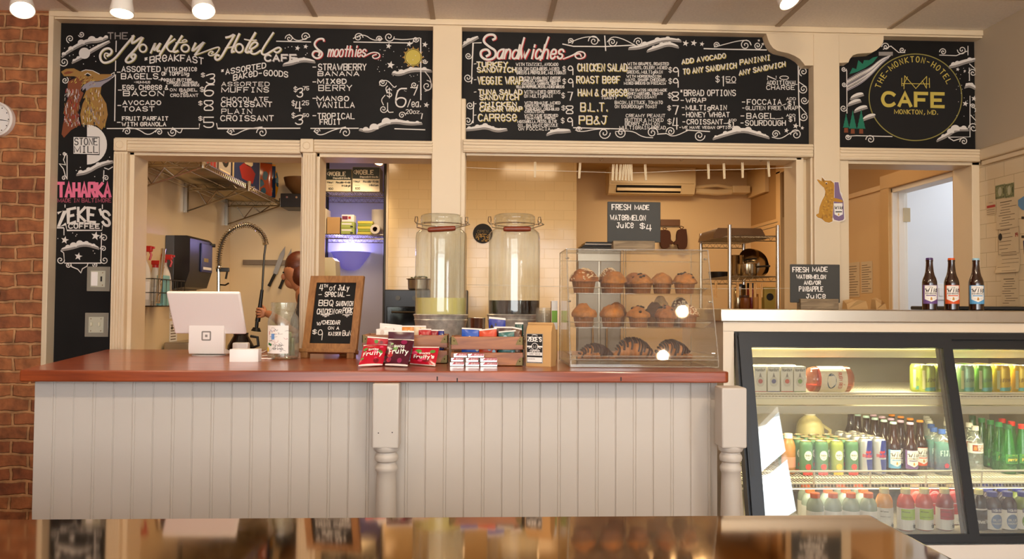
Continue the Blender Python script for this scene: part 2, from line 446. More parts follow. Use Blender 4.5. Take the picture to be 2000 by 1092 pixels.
def tile_mat(name, col, grout, axis='x', rough=0.12, bw=0.152, bh=0.076):
    m = bpy.data.materials.new(name); m.use_nodes = True; nt = m.node_tree; b = nt.nodes['Principled BSDF']
    tc = nt.nodes.new('ShaderNodeTexCoord'); sp = nt.nodes.new('ShaderNodeSeparateXYZ'); nt.links.new(tc.outputs['Object'], sp.inputs[0])
    cb = nt.nodes.new('ShaderNodeCombineXYZ'); nt.links.new(sp.outputs['X' if axis == 'x' else 'Y'], cb.inputs[0]); nt.links.new(sp.outputs['Z'], cb.inputs[1])
    br = nt.nodes.new('ShaderNodeTexBrick'); nt.links.new(cb.outputs[0], br.inputs['Vector'])
    br.inputs['Scale'].default_value = 1.0; br.inputs['Brick Width'].default_value = bw; br.inputs['Row Height'].default_value = bh
    br.inputs['Mortar Size'].default_value = 0.0018; br.inputs['Mortar Smooth'].default_value = 0.3
    c = lin(col); br.inputs['Color1'].default_value = c; br.inputs['Color2'].default_value = tuple(min(1, x*1.05) for x in c[:3])+(1,)
    br.inputs['Mortar'].default_value = lin(grout)
    nt.links.new(br.outputs['Color'], b.inputs['Base Color']); b.inputs['Roughness'].default_value = rough
    bp = nt.nodes.new('ShaderNodeBump'); bp.inputs['Strength'].default_value = 0.25; bp.inputs['Distance'].default_value = 0.003
    iv = nt.nodes.new('ShaderNodeMath'); iv.operation = 'SUBTRACT'; iv.inputs[0].default_value = 1.0; nt.links.new(br.outputs['Fac'], iv.inputs[1])
    nz = nt.nodes.new('ShaderNodeTexNoise'); nz.inputs['Scale'].default_value = 7; nt.links.new(tc.outputs['Object'], nz.inputs['Vector'])
    ad = nt.nodes.new('ShaderNodeMath'); ad.operation = 'ADD'; nt.links.new(iv.outputs[0], ad.inputs[0]); nt.links.new(nz.outputs['Fac'], ad.inputs[1])
    nt.links.new(ad.outputs[0], bp.inputs['Height']); nt.links.new(bp.outputs['Normal'], b.inputs['Normal'])
    return m
M_brick = brick_mat()
M_tile = tile_mat('cream_subway_tile', '#ecd29e', '#e2c690')
M_tile_side = tile_mat('cream_wall_tile', '#d8c4a2', '#b9a482', 'y')
M_floor = mat('worn_wood_floor', '#a58563', 0.35, var=(4, 0.3, (1, 12, 1)))

XL = P(91, 360, YT).x           # left edge of the painted woodwork
XR = P(1921, 290, YT).x          # right wall
ZC = 2.78                       # dining-room ceiling
ZK = 2.62                       # kitchen ceiling
b = MB().box((-3.2, -3.0, -0.1), (5.0, 9.0, 0.0)); struct(b.build('floor', M_floor))
b = MB().box((-3.2, -3.0, ZC), (3.0, 4.32, ZC+0.1)); struct(b.build('ceiling', M_ceil))
x0 = P(846, 33, YT).x
cb_ = MB()
for k in range(-7, 5):
    X = x0+k*0.6; cb_.box((X-.013, -2.9, ZC-.006), (X+.013, 4.20, ZC+.001))
for k in range(0, 12):
    Y = 3.74-k*0.6; cb_.box((-3.1, Y-.013, ZC-.0055), (2.6, Y+.013, ZC+.001))
struct(cb_.build('ceiling_grid', M_tbar))
struct(MB().box((-3.2, 4.20, 0), (XL-.002, 4.45, ZC)).build('wall_left', M_brick))
struct(MB().box((-3.3, -3.0, 0), (-3.2, 4.45, ZC)).build('wall_side', M_brick))
# right wall: painted above the tile, tiled below; a window to the street further towards the viewer
zrail = PX(1960, 287, XR).z
b = MB(); b.box((XR, 0.2, zrail), (XR+.1, 4.40, ZC)); b.box((XR, -3.0, 2.25), (XR+.1, 0.2, ZC)); b.box((XR, -3.0, 0), (XR+.1, -1.75, 2.25)); b.box((XR, -1.75, 0), (XR+.1, .2, .75)); b.box((XR, -.3, .75), (XR+.1, .2, 2.25))
struct(b.build('wall_right', M_room))
struct(MB().box((XR-.004, 0.2, 0), (XR+.1, 4.28, zrail)).build('wall_right_tiles', M_tile_side))
b = MB().box((XR-.03, 0.2, zrail-.045), (XR+.01, 4.19, zrail+.02), bev=.008); b.box((XR-.02, 0.2, zrail-.07), (XR+.01, 4.19, zrail-.045), bev=.004)
struct(b.build('trim_rail', M_trim))
b = MB()
for z0, z1 in ((.75, .8), (1.25, 1.28), (1.76, 1.79), (2.20, 2.25)): b.box((XR+.02, -1.75, z0), (XR+.08, -.3, z1))
for y in (-1.75, -.35): b.box((XR+.02, y, .75), (XR+.08, y+.05, 2.25))
struct(b.build('window_side_frame', M_trim))
# wall behind the viewer with the shop window
b = MB(); b.box((-3.2, -3.2, 0), (3, -3.1, .7)); b.box((-3.2, -3.2, 2.7), (3, -3.1, ZC)); b.box((-3.2, -3.2, .7), (-1.9, -3.1, 2.7)); b.box((1.9, -3.2, .7), (3, -3.1, 2.7))
struct(b.build('wall_street', M_room))
b = MB()
for x in (-1.9, -.65, .62, 1.87): b.box((x, -3.17, .7), (x+.04, -3.12, 2.7))
struct(b.build('window_street_frame', M_trim))

# ---- partition between dining room and kitchen
def zs(v, u=700, Y=YT): return P(u, v, Y).z
zH1, zH2 = zs(285), P(1250, 287, YT).z       # middle of the casings over the openings
zO1, zO3, zO4 = zs(299, 700), P(1250, 299, YT).z, P(1780, 314, YT).z
ux = lambda u, v=450: P(u, v, YT).x
xs = [XL, ux(247), ux(591), ux(616), ux(843), ux(909), ux(1571), ux(1645), XR]
Yw0, Yw1 = YB+.012, 4.40
b = MB()
b.box((XL, Yw0, zO1), (xs[4], Yw1, ZC)); b.box((xs[4], Yw0, 0), (xs[5], Yw1, ZC)); b.box((xs[5], Yw0, zO3), (xs[6], Yw1, ZC)); b.box((xs[6], Yw0, 0), (xs[7], Yw1, ZC))
b.box((xs[7], Yw0, zO4), (XR, Yw1, ZC)); b.box((XL, Yw0, 0), (xs[1], Yw1, zO1)); b.box((xs[1], Yw0, 0), (xs[4], Yw1, 1.03)); b.box((xs[5], Yw0, 0), (xs[6], Yw1, 1.03)); b.box((xs[7], Yw0, 0), (XR, Yw1, 1.0))
b.box((xs[2], Yw0, 1.03), (xs[3], Yw1, zO1))
struct(b.build('wall_back', M_wall))
def trim(n, mb, m=None): return struct(mb.build('trim_%s' % n, m or M_trim))
zHd = P(850, 52, YT).z
b = MB().box((XL, YT, zHd), (XR, YB+.012, ZC)); b.box((XL, YT-.012, ZC-.03), (XR, YT, ZC), bev=.004); trim('header', b)
trim('left_edge', MB().box((XL-.005, YT-.01, 0), (P(92.5, 360, YT-.01).x+.012, YB+.012, ZC), bev=.003))
pl, pr = P(845, 120, YT).x, P(902, 120, YT).x
b = MB().box((pl, YT-.002, 1.0), (pr, YB+.012, ZC-.03), bev=.004)
b.box((P(842, 350, YT).x, YT+.012, 1.0), (P(909, 350, YT).x, Yw1+.002, P(870, 190, YT).z), bev=.008)
trim('post_middle', b)
pl, pr = P(1590, 350, YT).x, P(1641, 350, YT).x
b = MB().box((pl, YT-.002, .9), (pr, YB+.012, ZC-.03), bev=.004)
b.box((P(1571, 350, YT+.1).x, YT+.02, .9), (P(1645, 350, YT+.1).x, Yw1+.002, zO3), bev=.006)
# ogee brackets each side of the right post
og = [(1497, 60), (1497, 67), (1500, 77), (1504, 86), (1510, 94), (1518, 99), (1528, 101.5), (1540, 104), (1552, 109), (1562, 115), (1569, 123), (1572, 128), (1592, 128), (1592, 60)]
b.ext([P(u, v, YT+.002) for u, v in og], (0, .062, 0))
og = [(1638, 62), (1638, 123), (1657, 122), (1660, 115), (1666, 108), (1675, 105), (1688, 104), (1702, 103), (1712, 98), (1720, 91), (1725, 83), (1726, 74), (1726, 64)]
b.ext([P(u, v, YT+.002) for u, v in og], (0, .062, 0))
trim('post_right', b)
def molding(n, u0, u1, v0, v1, Y0=YT-.015, cap=True):
    xa, xb = P(u0, (v0+v1)/2, Y0).x, P(u1, (v0+v1)/2, Y0).x; um = (u0+u1)/2
    za, zb = P(um, v1, Y0).z, P(um, v0, Y0).z; h = zb-za
    b = MB().box((xa, Y0+.008, za), (xb, Yw0+.002, zb), bev=.003)
    for k in (0.16, .36, .62, .86): b.box((xa+.001, Y0+(.0 if k > .5 else .004), za+h*(k-.09)), (xb-.001, Y0+.02, za+h*(k+.07)), bev=.004)
    return b
trim('casing_top_left', molding('a', 246, 586, 271, 297))
trim('casing_top_middle', molding('b', 612, 845, 273, 298))
trim('casing_top_center', molding('c', 904, 1590, 276, 301))
trim('casing_top_right', molding('d', 1642, 1917, 289, 313))
def fluted(u0, u1, v0, v1, vref):
    Y0 = YT-.012; xa, xb = P(u0, vref, Y0).x, P(u1, vref, Y0).x; za, zb = 1.0, P(u0, v0, Y0).z
    b = MB().box((xa, Y0+.006, za), (xb, Yw0+.002, zb), bev=.003); n = 5; wd = (xb-xa)/n
    for k in range(n): b.box((xa+wd*(k+.16), Y0, za), (xa+wd*(k+.84), Y0+.012, zb-.01), bev=.003)
    return b
trim('casing_left', fluted(217, 244, 295, 690, 480))
trim('casing_mullion', fluted(588, 614, 297, 690, 480))
b = MB()
for u0, u1, v0, v1 in ((221, 247, 270, 294), (586, 612, 271, 297)):
    Y0 = YT-.024; a, c = P(u0, v1, Y0), P(u1, v0, Y0)
    b.box((a.x, Y0, a.z), (c.x, Yw0, c.z), bev=.004); cx, cz = (a.x+c.x)/2, (a.z+c.z)/2
    b.tube([(cx+.018*math.cos(t*PI/12), Y0, cz+.018*math.sin(t*PI/12)) for t in range(24)], .003, 6, closed=True)
trim('corner_blocks', b)
# jambs lining the openings (set back)
b = MB(); Yj = Yw1+.004
def jamb(x0, x1, z0, z1): b.box((x0, YT+.03, z0), (x1, Yj, z1+(.012 if z0 < 1.2 else 0)), bev=.003)
jamb(xs[1]-.012, ux(255), 1.0, zO1); jamb(xs[1]-.012, ux(588), zO1-.022, zO1+.004); jamb(ux(584), ux(592), 1.0, zO1)
jamb(ux(614), ux(621), 1.0, zO1); jamb(ux(614), xs[4], zO1-.018, zO1+.004)
jamb(xs[5], xs[6], zO3-.02, zO3+.004); jamb(ux(1560), xs[6]+.01, 1.0, zO3); jamb(xs[7]-.004, ux(1649), 1.0, zO4); jamb(xs[7], XR, zO4-.015, zO4+.004); jamb(ux(1906), XR-.004, .9, zO4)
trim('jambs', b)

# ---- kitchen shell
XKL, YK1, YK2 = -1.90, 6.4, 7.88
M_kwall = mat('warm_kitchen_paint', '#dcc092', 0.55, bump=(50, 0.04))
M_kpanel = mat('kitchen_panel', '#e2cba2', 0.28)
M_cove = mat('storage_paint', '#d8d4e0', 0.7)
struct(MB().box((XKL-.1, Yw1, 0), (XKL, 6.6, ZK)).build('wall_kitchen_left', M_kpanel))
# the panel joint on the back wall and the recess with the storage shelves
xa, xb_, xc = P(455, 480, YK1).x, P(757, 450, YK1).x, P(1126, 420, YK1).x
xr0 = P(612, 450, YK1).x
b = MB().box((XKL-.1, YK1, 0), (xr0, YK1+.1, ZK)); struct(b.build('wall_kitchen_back', M_kpanel))
b = MB().box((xr0, YK1+.55, 0), (xb_, YK1+.65, ZK)); b.box((xr0-.02, YK1+.1, 0), (xr0, YK1+.6, ZK)); struct(b.build('wall_storage_recess', M_cove))
struct(MB().box((xb_, YK1, 0), (xc, YK1+.62, ZK)).build('wall_kitchen_tiled', M_tile))
struct(MB().box((xb_-.012, YK1-.006, 0), (xb_+.004, YK1+.6, ZK)).build('trim_tile_edge', M_trim))
XKR = XR
b = MB().box((xc-.1, YK2, 0), (XKR+.1, YK2+.1, ZK)); b.box((xc-.1, YK1+.62, 0), (xc, YK2, ZK)); struct(b.build('wall_kitchen_far', M_kwall))
# right-hand kitchen wall with a white door frame to a cool-lit room and a dark doorway further back
M_pan = mat('tan_wall_panel', '#d6b280', 0.45, bump=(14, 0.05)); M_up = mat('brown_upper_wall', '#b18a58', 0.7)
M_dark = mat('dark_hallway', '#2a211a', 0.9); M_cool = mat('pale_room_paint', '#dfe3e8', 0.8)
yA0, yA1, yB0, yB1 = PX(1872, 450, XKR).y, PX(1738, 450, XKR).y, PX(1642, 450, XKR).y, PX(1528, 450, XKR).y
b = MB()
b.box((XKR, 4.40, 0), (XKR+.1, yA0, 2.09)); b.box((XKR, yA1, 0), (XKR+.1, yB0, 2.09)); b.box((XKR, yB1, 0), (XKR+.1, YK2, 2.09))
struct(b.build('wall_kitchen_right', M_pan))
b = MB().box((XKR+.002, 4.40, 2.09), (XKR+.1, yB0, ZK)); b.box((XKR+.002, yB0, 2.5), (XKR+.1, yB1, ZK)); b.box((XKR+.002, yB1, 2.09), (XKR+.1, YK2, ZK))
struct(b.build('wall_kitchen_right_upper', M_up))
b = MB().box((XKR-.012, yA1+.09, 2.08), (XKR+.004, yB0, 2.115), bev=.004); trim('panel_cap', b, M_pan)
b = MB().box((P(1459, 340, YK2).x, PX(1502, 400, XKR).y, 2.36), (XKR, YK2, ZK)); struct(b.build('wall_bulkhead', M_kwall))
b = MB()
for y0, y1 in ((yA0-.05, yA0+.02), (yA1-.02, yA1+.09)): b.box((XKR-.02, y0, 0), (XKR+.004, y1, 2.085), bev=.004)
b.box((XKR-.02, yA0-.05, 2.075), (XKR+.004, yA1+.09, 2.17), bev=.004)
trim('door_casing', b, mat('tan_door_trim', '#c9a26a', .5))
b = MB(); b.box((XKR+.0, yA1-.035, 0), (XKR+.1, yA1+.0, 2.085), bev=.003); b.box((XKR+.035, yA1-.05, 0), (XKR+.075, yA1-.03, 2.08), bev=.003); b.box((XKR, yA0, 2.045), (XKR+.1, yA1, 2.075), bev=.003)
trim('door_jamb', b, mat('white_door_paint', '#e9e4da', .4))
b = MB()
for y0, y1 in ((yB0-.09, yB0), (yB1, yB1+.1)): b.box((XKR-.02, y0, 0), (XKR+.004, y1, 2.5), bev=.004)
b.box((XKR-.02, yB0-.09, 2.48), (XKR+.004, yB1+.1, 2.57), bev=.004)
trim('doorway_casing', b, M_pan)
# room through the door, and the dark hallway behind the second doorway
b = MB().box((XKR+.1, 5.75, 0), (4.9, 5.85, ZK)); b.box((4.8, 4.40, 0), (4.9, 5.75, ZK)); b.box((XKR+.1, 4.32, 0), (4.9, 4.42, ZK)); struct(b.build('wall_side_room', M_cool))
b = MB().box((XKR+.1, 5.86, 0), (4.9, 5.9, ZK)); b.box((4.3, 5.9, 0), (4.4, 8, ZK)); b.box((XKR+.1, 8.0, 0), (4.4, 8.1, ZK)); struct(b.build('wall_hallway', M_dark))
struct(MB().box((XKL-.1, Yw1, ZK), (5.0, 9.0, ZK+.1)).build('ceiling_kitchen', mat('kitchen_ceiling', '#b99b70', .8)))
area('side_room_light', (3.7, 5.0, 2.58), (3.7, 5.2, 0), 0.6, 0.6, 16, (0.92, 0.95, 1.0))
# ================================================================ chalkboard menus
M_slate = mat('black_chalkboard', '#151312', 0.6, var=(6, 0.25), spec=0.2)
M_chalk = mat('white_chalk', '#dcd6cf', 0.9); M_grey = mat('grey_chalk', '#8f8882', 0.9)
M_yel = mat('yellow_chalk', '#b9a648', 0.9); M_red = mat('red_chalk', '#a5282a', 0.9); M_pink = mat('pink_chalk', '#e0708f', 0.9); M_dpink = mat('dusky_pink_chalk', '#9c4a5c', 0.9)
M_grn = mat('green_chalk', '#1f6f56', 0.9); M_brn = mat('russet_chalk', '#7a4126', 0.9); M_olv = mat('olive_chalk', '#8d8446', 0.9); M_ochre = mat('ochre_chalk', '#96703a', 0.9); M_lbl = mat('lavender_chalk', '#8f8890', 0.9)
M_blk = mat('black_chalk', '#141212', 0.9); M_gold = mat('gold_chalk', '#c2ae52', 0.9)
CH = [M_chalk, M_grey, M_yel, M_red, M_pink, M_dpink, M_grn, M_brn, M_olv, M_ochre, M_lbl, M_blk, M_gold]
W_, GR_, Y_, R_, PK_, DP_, GN_, BR_, OL_, OC_, LV_, BK_, GD_ = range(13)
def fB(k=0):
    Yk = YB-0.0006-0.0005*k
    return lambda u, v: P(u, v, Yk)
class Chalk:
    def __init__(s, f=fB): s.L = MB(); s.D = MB(); s.f = f
    def t(s, txt, u0, vb, u1, h, w=1.5, mi=0, sh=None, slope=0.0, arc=0.0, slant=0.0, off=(1.3, 1.2)):
        st = lettering(txt, 0, 0, h, u1-u0, slant=slant, arc=arc)
        for p in st:
            q = [(u0+x, vb-y+slope*x) for x, y in p]
            if sh is not None: s.L.strip([(x+off[0], y+off[1]) for x, y in q], w, s.f(0), sh)
            s.L.strip(q, w, s.f(1), mi)
    def ln(s, pts, w=2, mi=0, k=1, smooth=False, lay='D', sh=None):
        if smooth: pts = chaikin(pts, 2)
        mb = s.L if lay == 'L' else s.D
        if sh is not None: mb.strip([(x+1.6, y+1.2) for x, y in pts], w, s.f(0), sh)
        mb.strip(pts, w, s.f(k), mi)
    def sp(s, cx, cy, r, turns=1.5, a0=0, sgn=1, w=1.7, mi=0): s.D.strip(spiral(cx, cy, r, turns, a0, sgn), w, s.f(1), mi)
    def star(s, cx, cy, r, mi=0, a=0.2):
        pts = [(cx+(r if k % 2 == 0 else r*.42)*math.sin(a+k*PI/5), cy-(r if k % 2 == 0 else r*.42)*math.cos(a+k*PI/5)) for k in range(10)]
        s.D.poly(pts, s.f(1), mi)
    def dot(s, cx, cy, r=1.0, mi=0): s.D.poly([(cx+r*math.cos(k*PI/3), cy+r*math.sin(k*PI/3)) for k in range(6)], s.f(2), mi)
    def cloud(s, base, bumps, mi=0):
        """base curve with round puffs above and a grey underside"""
        b = chaikin(base, 2)
        s.D.strip([(x, y+2.2) for x, y in b], 3.4, s.f(0), 1)
        for i in range(len(b)-1):
            (x0, y0), (x1, y1) = b[i], b[i+1]; t0, t1 = i/(len(b)-1), (i+1)/(len(b)-1)
            h0, h1 = 5*math.sin(PI*t0)+.8, 5*math.sin(PI*t1)+.8
            s.D.poly([(x0, y0), (x1, y1), (x1, y1-h1), (x0, y0-h0)], s.f(1), mi)
        for t, r in bumps:
            i = min(int(t*(len(b)-1)), len(b)-1); x, y = b[i]; h = 4*math.sin(PI*t)
            s.D.poly([(x+r*math.cos(k*PI/8), y-h*.8+r*math.sin(k*PI/8)*.9) for k in range(-9, 2)], s.f(2), mi)
    def vine(s, pts, spirals, w=1.7, mi=0):
        s.D.strip(chaikin(pts, 2), w, s.f(1), mi)
        for a in spirals: s.sp(*a, w=w, mi=mi)
    def finish(s, root):
        s.L.build('chalk_lettering', CH, root, smooth=0, fix=False); s.D.build('chalk_drawing', CH, root, smooth=0, fix=False)
def Z(ox, oy, sc, pts): return [(ox+x/sc, oy+y/sc) for x, y in pts]

# ---------- breakfast / smoothies board
root = thing('menu_board', 'tall L-shaped black chalkboard listing breakfast and smoothies, with a fox drawing', 'menu board')
a, c = P(108, 360, YB), P(846, 60, YB); zlow = P(600, 273, YB).z
MB().ext([(XL+.02, YB, 1.0), (P(218, 480, YB).x, YB, 1.0), (P(218, 480, YB).x, YB, zlow), (c.x+.02, YB, zlow), (c.x+.02, YB, P(850, 50, YB).z), (XL+.02, YB, P(850, 50, YB).z)], (0, .012, 0)).build('board_panel', M_slate, root)
k = Chalk()
k.t('THE', 211, 76, 249, 12, 2.2, GR_)
za = lambda p: Z(110, 60, 9.925, p)
zb = lambda p: Z(300, 60, 9.925, p)
zc = lambda p: Z(480, 40, 4, p)
def script(pts, w=4.0, sh=OL_, sm=True): k.ln(pts, w, W_, 1, sm, 'L', sh)
script(za([(960, 540), (925, 500), (940, 430), (1010, 440), (1020, 480), (985, 490)]), 2.4)
script(za([(985, 490), (1060, 450), (1080, 380), (1010, 330), (900, 370), (835, 480), (870, 600), (960, 630), (1120, 560), (1300, 330), (1500, 100)]))
script(za([(1470, 110), (1500, 100), (1440, 280), (1710, 75), (1560, 330), (1370, 520), (1335, 590), (1390, 625), (1500, 570), (1545, 470), (1490, 450), (1440, 500), (1480, 540)]))
script([(279+7*math.cos(t*PI/8), 94+7.5*math.sin(t*PI/8)) for t in range(17)], 3.2)
script(zb([(-60, 430), (20, 250), (30, 240), (-10, 420), (120, 240), (130, 250), (50, 400), (120, 390)]), 3.4)
script(zb([(345, 100), (120, 460)]), 4.2); script(zb([(410, 160), (230, 290), (300, 400), (370, 400)]), 3.2)
script(zb([(550, 100), (370, 380), (400, 420), (470, 390)]), 4.0); script(zb([(430, 235), (620, 220), (650, 190), (600, 165), (550, 200)]), 2)
script([(361.5+7.5*math.cos(t*PI/8), 94+7.2*math.sin(t*PI/8)) for t in range(17)], 3.2)
script(zb([(810, 240), (720, 430), (960, 230), (980, 220), (800, 470)]), 4)
script(zb([(800, 475), (1000, 400), (1240, 310), (1285, 330), (1210, 450), (1090, 490), (1050, 450), (1110, 390), (1165, 410), (1120, 445)]), 2.2)
script(zb([(1400, 130), (1470, 120), (1590, 50), (1400, 350), (1300, 530), (1220, 575), (1180, 520), (1220, 460), (1265, 480)]), 4)
script(zb([(1660, 60), (1490, 420), (1560, 400)]), 4); script(zb([(1390, 340), (1580, 300)]), 2.4)
script([(467+7.5*math.cos(t*PI/8), 94+8.5*math.sin(t*PI/8)) for t in range(17)], 3.4)
script(zb([(1970, 40), (1770, 380), (1800, 430), (1900, 390)]), 4.2); script(zb([(1760, 165), (1880, 190), (1990, 180)]), 2.2)
script(zc([(20, 235), (85, 200), (95, 175), (60, 165), (25, 215), (35, 255), (70, 265), (115, 235)]), 3.4)
script(zc([(215, 95), (130, 220), (120, 260), (150, 270), (190, 245), (255, 205), (280, 225), (245, 255), (222, 240)]), 3.4)
k.t('CAFE', 517, 119, 578, 12, 3, W_, GR_)
k.t('*BReAKFAST', 281, 126, 397, 12, 2.2, arc=7)
T = k.t
for a in [('ASSORTED', 238, 140, 313, 10, 2), ('BAGELS,', 237, 154, 315, 10, 2), ('WITH CHOICe', 321, 138.7, 384, 7, 1.6), ('OF TOPPINg', 316, 147.5, 369, 7, 1.5), ('-PeaNUT BUTTeR,', 310, 158.5, 376, 5, 1.2), ('CReaM CHeeSe,', 326, 164, 388, 4.5, 1.1),
          ('HONEY CHEESE SPREAD', 339, 168.5, 389, 3.2, .8), ('-HUMMUS', 262, 162.5, 293, 4, .9), ('EGG, CHeeSe &', 240, 175, 328, 8.5, 1.8), ('BACON', 241, 187, 320, 9, 1.9), ('ON BAGEL', 332, 178, 385, 5, 1.2), ('OR', 353, 182.6, 366, 3.5, 1), ('CROISSANT', 333, 189, 387, 5.5, 1.2),
          ('$', 393, 150, 400, 7, 1.3), ('3', 403, 163.5, 419, 19, 2.2), ('$', 391, 178.5, 398, 8, 1.3), ('6', 399, 187.5, 418, 22, 2.4), ('$', 388, 205, 395, 7, 1.3), ('8', 399, 215.5, 416, 19, 2.2), ('$', 388, 235, 395, 7, 1.3), ('5', 398, 249, 417, 20, 2.2),
          ('AVOCADO', 240, 204.5, 314, 7.5, 1.8), ('TOAST', 240, 217, 301, 8.5, 1.8), ('FRUIT PARFAIT', 239, 235, 328, 7, 1.7), ('WITH GRANOLA', 238, 246, 324, 7, 1.7),
          ('ASSORTED', 433, 168, 526, 7.5, 1.4), ('MUFFINS', 433, 180, 524.5, 9, 1.8), ('CHOCOLATE', 433, 198, 524, 8, 1.5), ('CROISSANT', 432, 208.5, 531, 9, 1.9), ('PLAIN', 433, 222, 492, 9, 1.5), ('CROISSANT', 431, 236, 534, 10, 1.9),
          ('$', 574, 179, 580, 9, 1.3), ('3', 580, 189.5, 591, 17, 2.2), ('75', 592, 176, 603, 7, 1.4), ('$', 570, 206, 576, 9, 1.3), ('4', 577, 217.5, 588, 19, 2), ('25', 590, 205, 603, 8, 1.4), ('$', 570, 230, 576, 9, 1.3), ('3', 577, 243, 591, 18, 2.2), ('50', 592, 228, 603, 6, 1.3),
          ('STRAWBERRY', 622, 137, 715, 12, 2), ('BANANA', 621, 148, 701, 8, 1.8), ('MIXeD', 620.5, 163, 676, 8.5, 2), ('BERRY', 622.5, 177, 687, 10.5, 1.7), ('MANGO', 619, 197, 681, 8.5, 2), ('VANILLA', 619.5, 210, 692, 10, 1.9), ('TROPICAL', 620.5, 232, 692, 10.5, 1.9), ('FRUIT', 625, 243, 665, 9.5, 1.8),
          ('$', 756, 189, 765, 15, 1.7), ('6', 773, 209, 794, 36, 2.8), ('/ea.', 796, 209, 821, 15, 1.6), ('20oz.', 793, 222, 822, 8, 1.3)]: T(*a)
T('*ASSORTED', 431, 147, 519, 10, 2.0, slope=-.165); T('BAKeD-GOODS', 456, 157.5, 562, 10.5, 2.0, slope=-.06, arc=6)
for u, v in ((229, 141), (231, 176), (230, 206), (229, 239), (611, 131), (611, 160), (611, 192), (611, 226)): k.ln([(u, v), (u+6, v)], 1.8)
# smoothies heading
def red(pts, w=3.0): k.ln(pts, w, W_, 1, True, 'L', R_)
red(zc([(610, 160), (605, 140), (560, 145), (530, 185), (560, 225), (600, 250), (590, 285), (550, 300), (515, 270), (535, 235), (580, 245), (570, 275)]), 3.6)
T('moothies', 640, 110.5, 713, 21, 2.6, W_, R_, slant=.18, off=(2, .8))
red(zc([(925, 280), (990, 245), (1045, 255), (1045, 290), (1000, 300), (985, 275), (1020, 265)]), 2.2)
# ornaments
k.ln([(227, 80), (226.5, 101)]); k.ln([(226, 119), (225.5, 138)]); k.ln([(225.5, 146), (224, 236)])
k.ln([(209, 251), (389, 251), (389.5, 242)]); k.ln([(423, 241), (425, 251), (586, 250.5)]); k.ln([(607, 250.8), (700, 250.5)]); k.ln([(771, 251.5), (830, 253.5)]); k.ln([(691, 82), (806, 84), (807, 80)]); k.ln([(821.7, 75), (822, 195)], 2.2); k.ln([(825, 222), (823, 232)])
k.ln([(540, 80.5), (607, 82)]); 
for cx, cy, r, a0, sg in ((248, 257, 8, PI, 1), (311, 258, 7, PI, 1), (337, 258, 9, PI, -1), (512, 259, 11, PI, 1), (450, 257, 7, 0, -1), (619, 256, 6, 0, -1), (675, 259, 11, PI, 1), (565, 75, 8, PI, 1), (596, 72, 9, 0, -1), (700, 73, 9, 0, -1), (741, 76, 6, PI, 1), (760, 72, 10, 0, 1), (812, 77, 6, 0, 1),
                        (747, 161, 8, 0, 1), (749, 213, 8, 0, 1), (785, 225, 7, 0, -1), (809, 166, 7, 0, 1), (834, 168, 11, -PI/2, 1), (830, 120, 5, 0, 1), (137, 76, 8, 1.9, 1), (159, 67, 6, 2.8, -1), (125, 121, 9, 2.6, -1), (127, 157, 7, 5.3, 1)): k.sp(cx, cy, r, 1.5, a0, sg)
for p in ([(248, 249), (270, 252), (290, 266), (311, 250)], [(337, 249), (352, 262), (356, 252)], [(443, 257), (455, 266), (480, 252), (512, 248)], [(613, 256), (625, 266), (650, 254), (675, 248)], [(565, 67), (580, 82), (605, 72)], [(690, 75), (710, 66), (730, 80), (747, 76)], [(770, 76), (790, 78), (820, 74)], [(741, 161), (756, 155), (770, 172), (774, 168)], [(749, 205), (744, 195), (752, 186)], [(757, 201), (757, 220), (768, 219)], [(757, 168), (753, 172), (756, 182)], [(830, 140), (842, 155), (842, 175), (830, 178)]): k.ln(p, 1.7, smooth=True)
T('7', 802, 186, 815, 15, 1.8)
k.D.poly([(807+17*math.cos(t*PI/12), 112+17*math.sin(t*PI/12)) for t in range(24)], k.f(1), GD_)
for t in range(12): 
    a = t*PI/6; k.D.poly([(807+16*math.cos(a-.2), 112+16*math.sin(a-.2)), (807+22*math.cos(a), 112+22*math.sin(a)), (807+16*math.cos(a+.2), 112+16*math.sin(a+.2))], k.f(0), OC_)
k.ln([(807+15.5*math.cos(t*PI/12), 112+15.5*math.sin(t*PI/12)) for t in range(25)], 1.0, BK_, 2)
for cx, cy, r in ((759, 90, 6), (799, 86, 6), (830, 87, 6), (763, 127, 8), (833, 205, 6), (581, 94, 5.5), (597, 91, 5), (126.6, 469, 8), (186.7, 461, 9), (153, 501, 8)): k.star(cx, cy, r)
for _ in range(46): k.dot(random.uniform(735, 840), random.uniform(88, 190) if _ % 2 else random.uniform(92, 150), .8)
for cx, cy in ((184, 110), (187, 120), (163, 125), (136, 109), (143, 107), (126, 94), (176, 92), (170, 89), (182, 89), (557, 94), (563, 92), (570, 91), (597, 107), (600, 104), (142, 455), (150, 458), (148, 461), (185, 495), (182, 490), (113, 466), (185, 345), (157, 327), (149, 333), (214, 307), (118, 302)): k.dot(cx, cy, 1.0)
k.cloud([(121, 109), (140, 96), (170, 81), (195, 80), (210, 72)], ((.12, 4), (.3, 5), (.45, 7), (.62, 8), (.75, 5), (.9, 4)))
k.D.poly([(165+11*math.cos(t*PI/10), 104+11*math.sin(t*PI/10)) for t in range(20)], k.f(1), W_)
k.cloud([(141, 121), (160, 112), (180, 99), (214, 80)], ((.15, 3), (.3, 3.5), (.55, 4), (.75, 3)))
k.cloud([(702, 252), (722, 257), (745, 244), (770, 237), (800, 242), (824, 240)], ((.2, 6), (.32, 9), (.5, 9), (.62, 4), (.75, 4), (.88, 4)))
k.cloud([(553, 126), (570, 124), (590, 117), (615, 120)], ((.35, 5), (.5, 7), (.7, 4)))
k.cloud([(766, 142), (780, 146), (805, 136), (843, 138)], ((.2, 4), (.4, 6), (.6, 5), (.8, 5)))
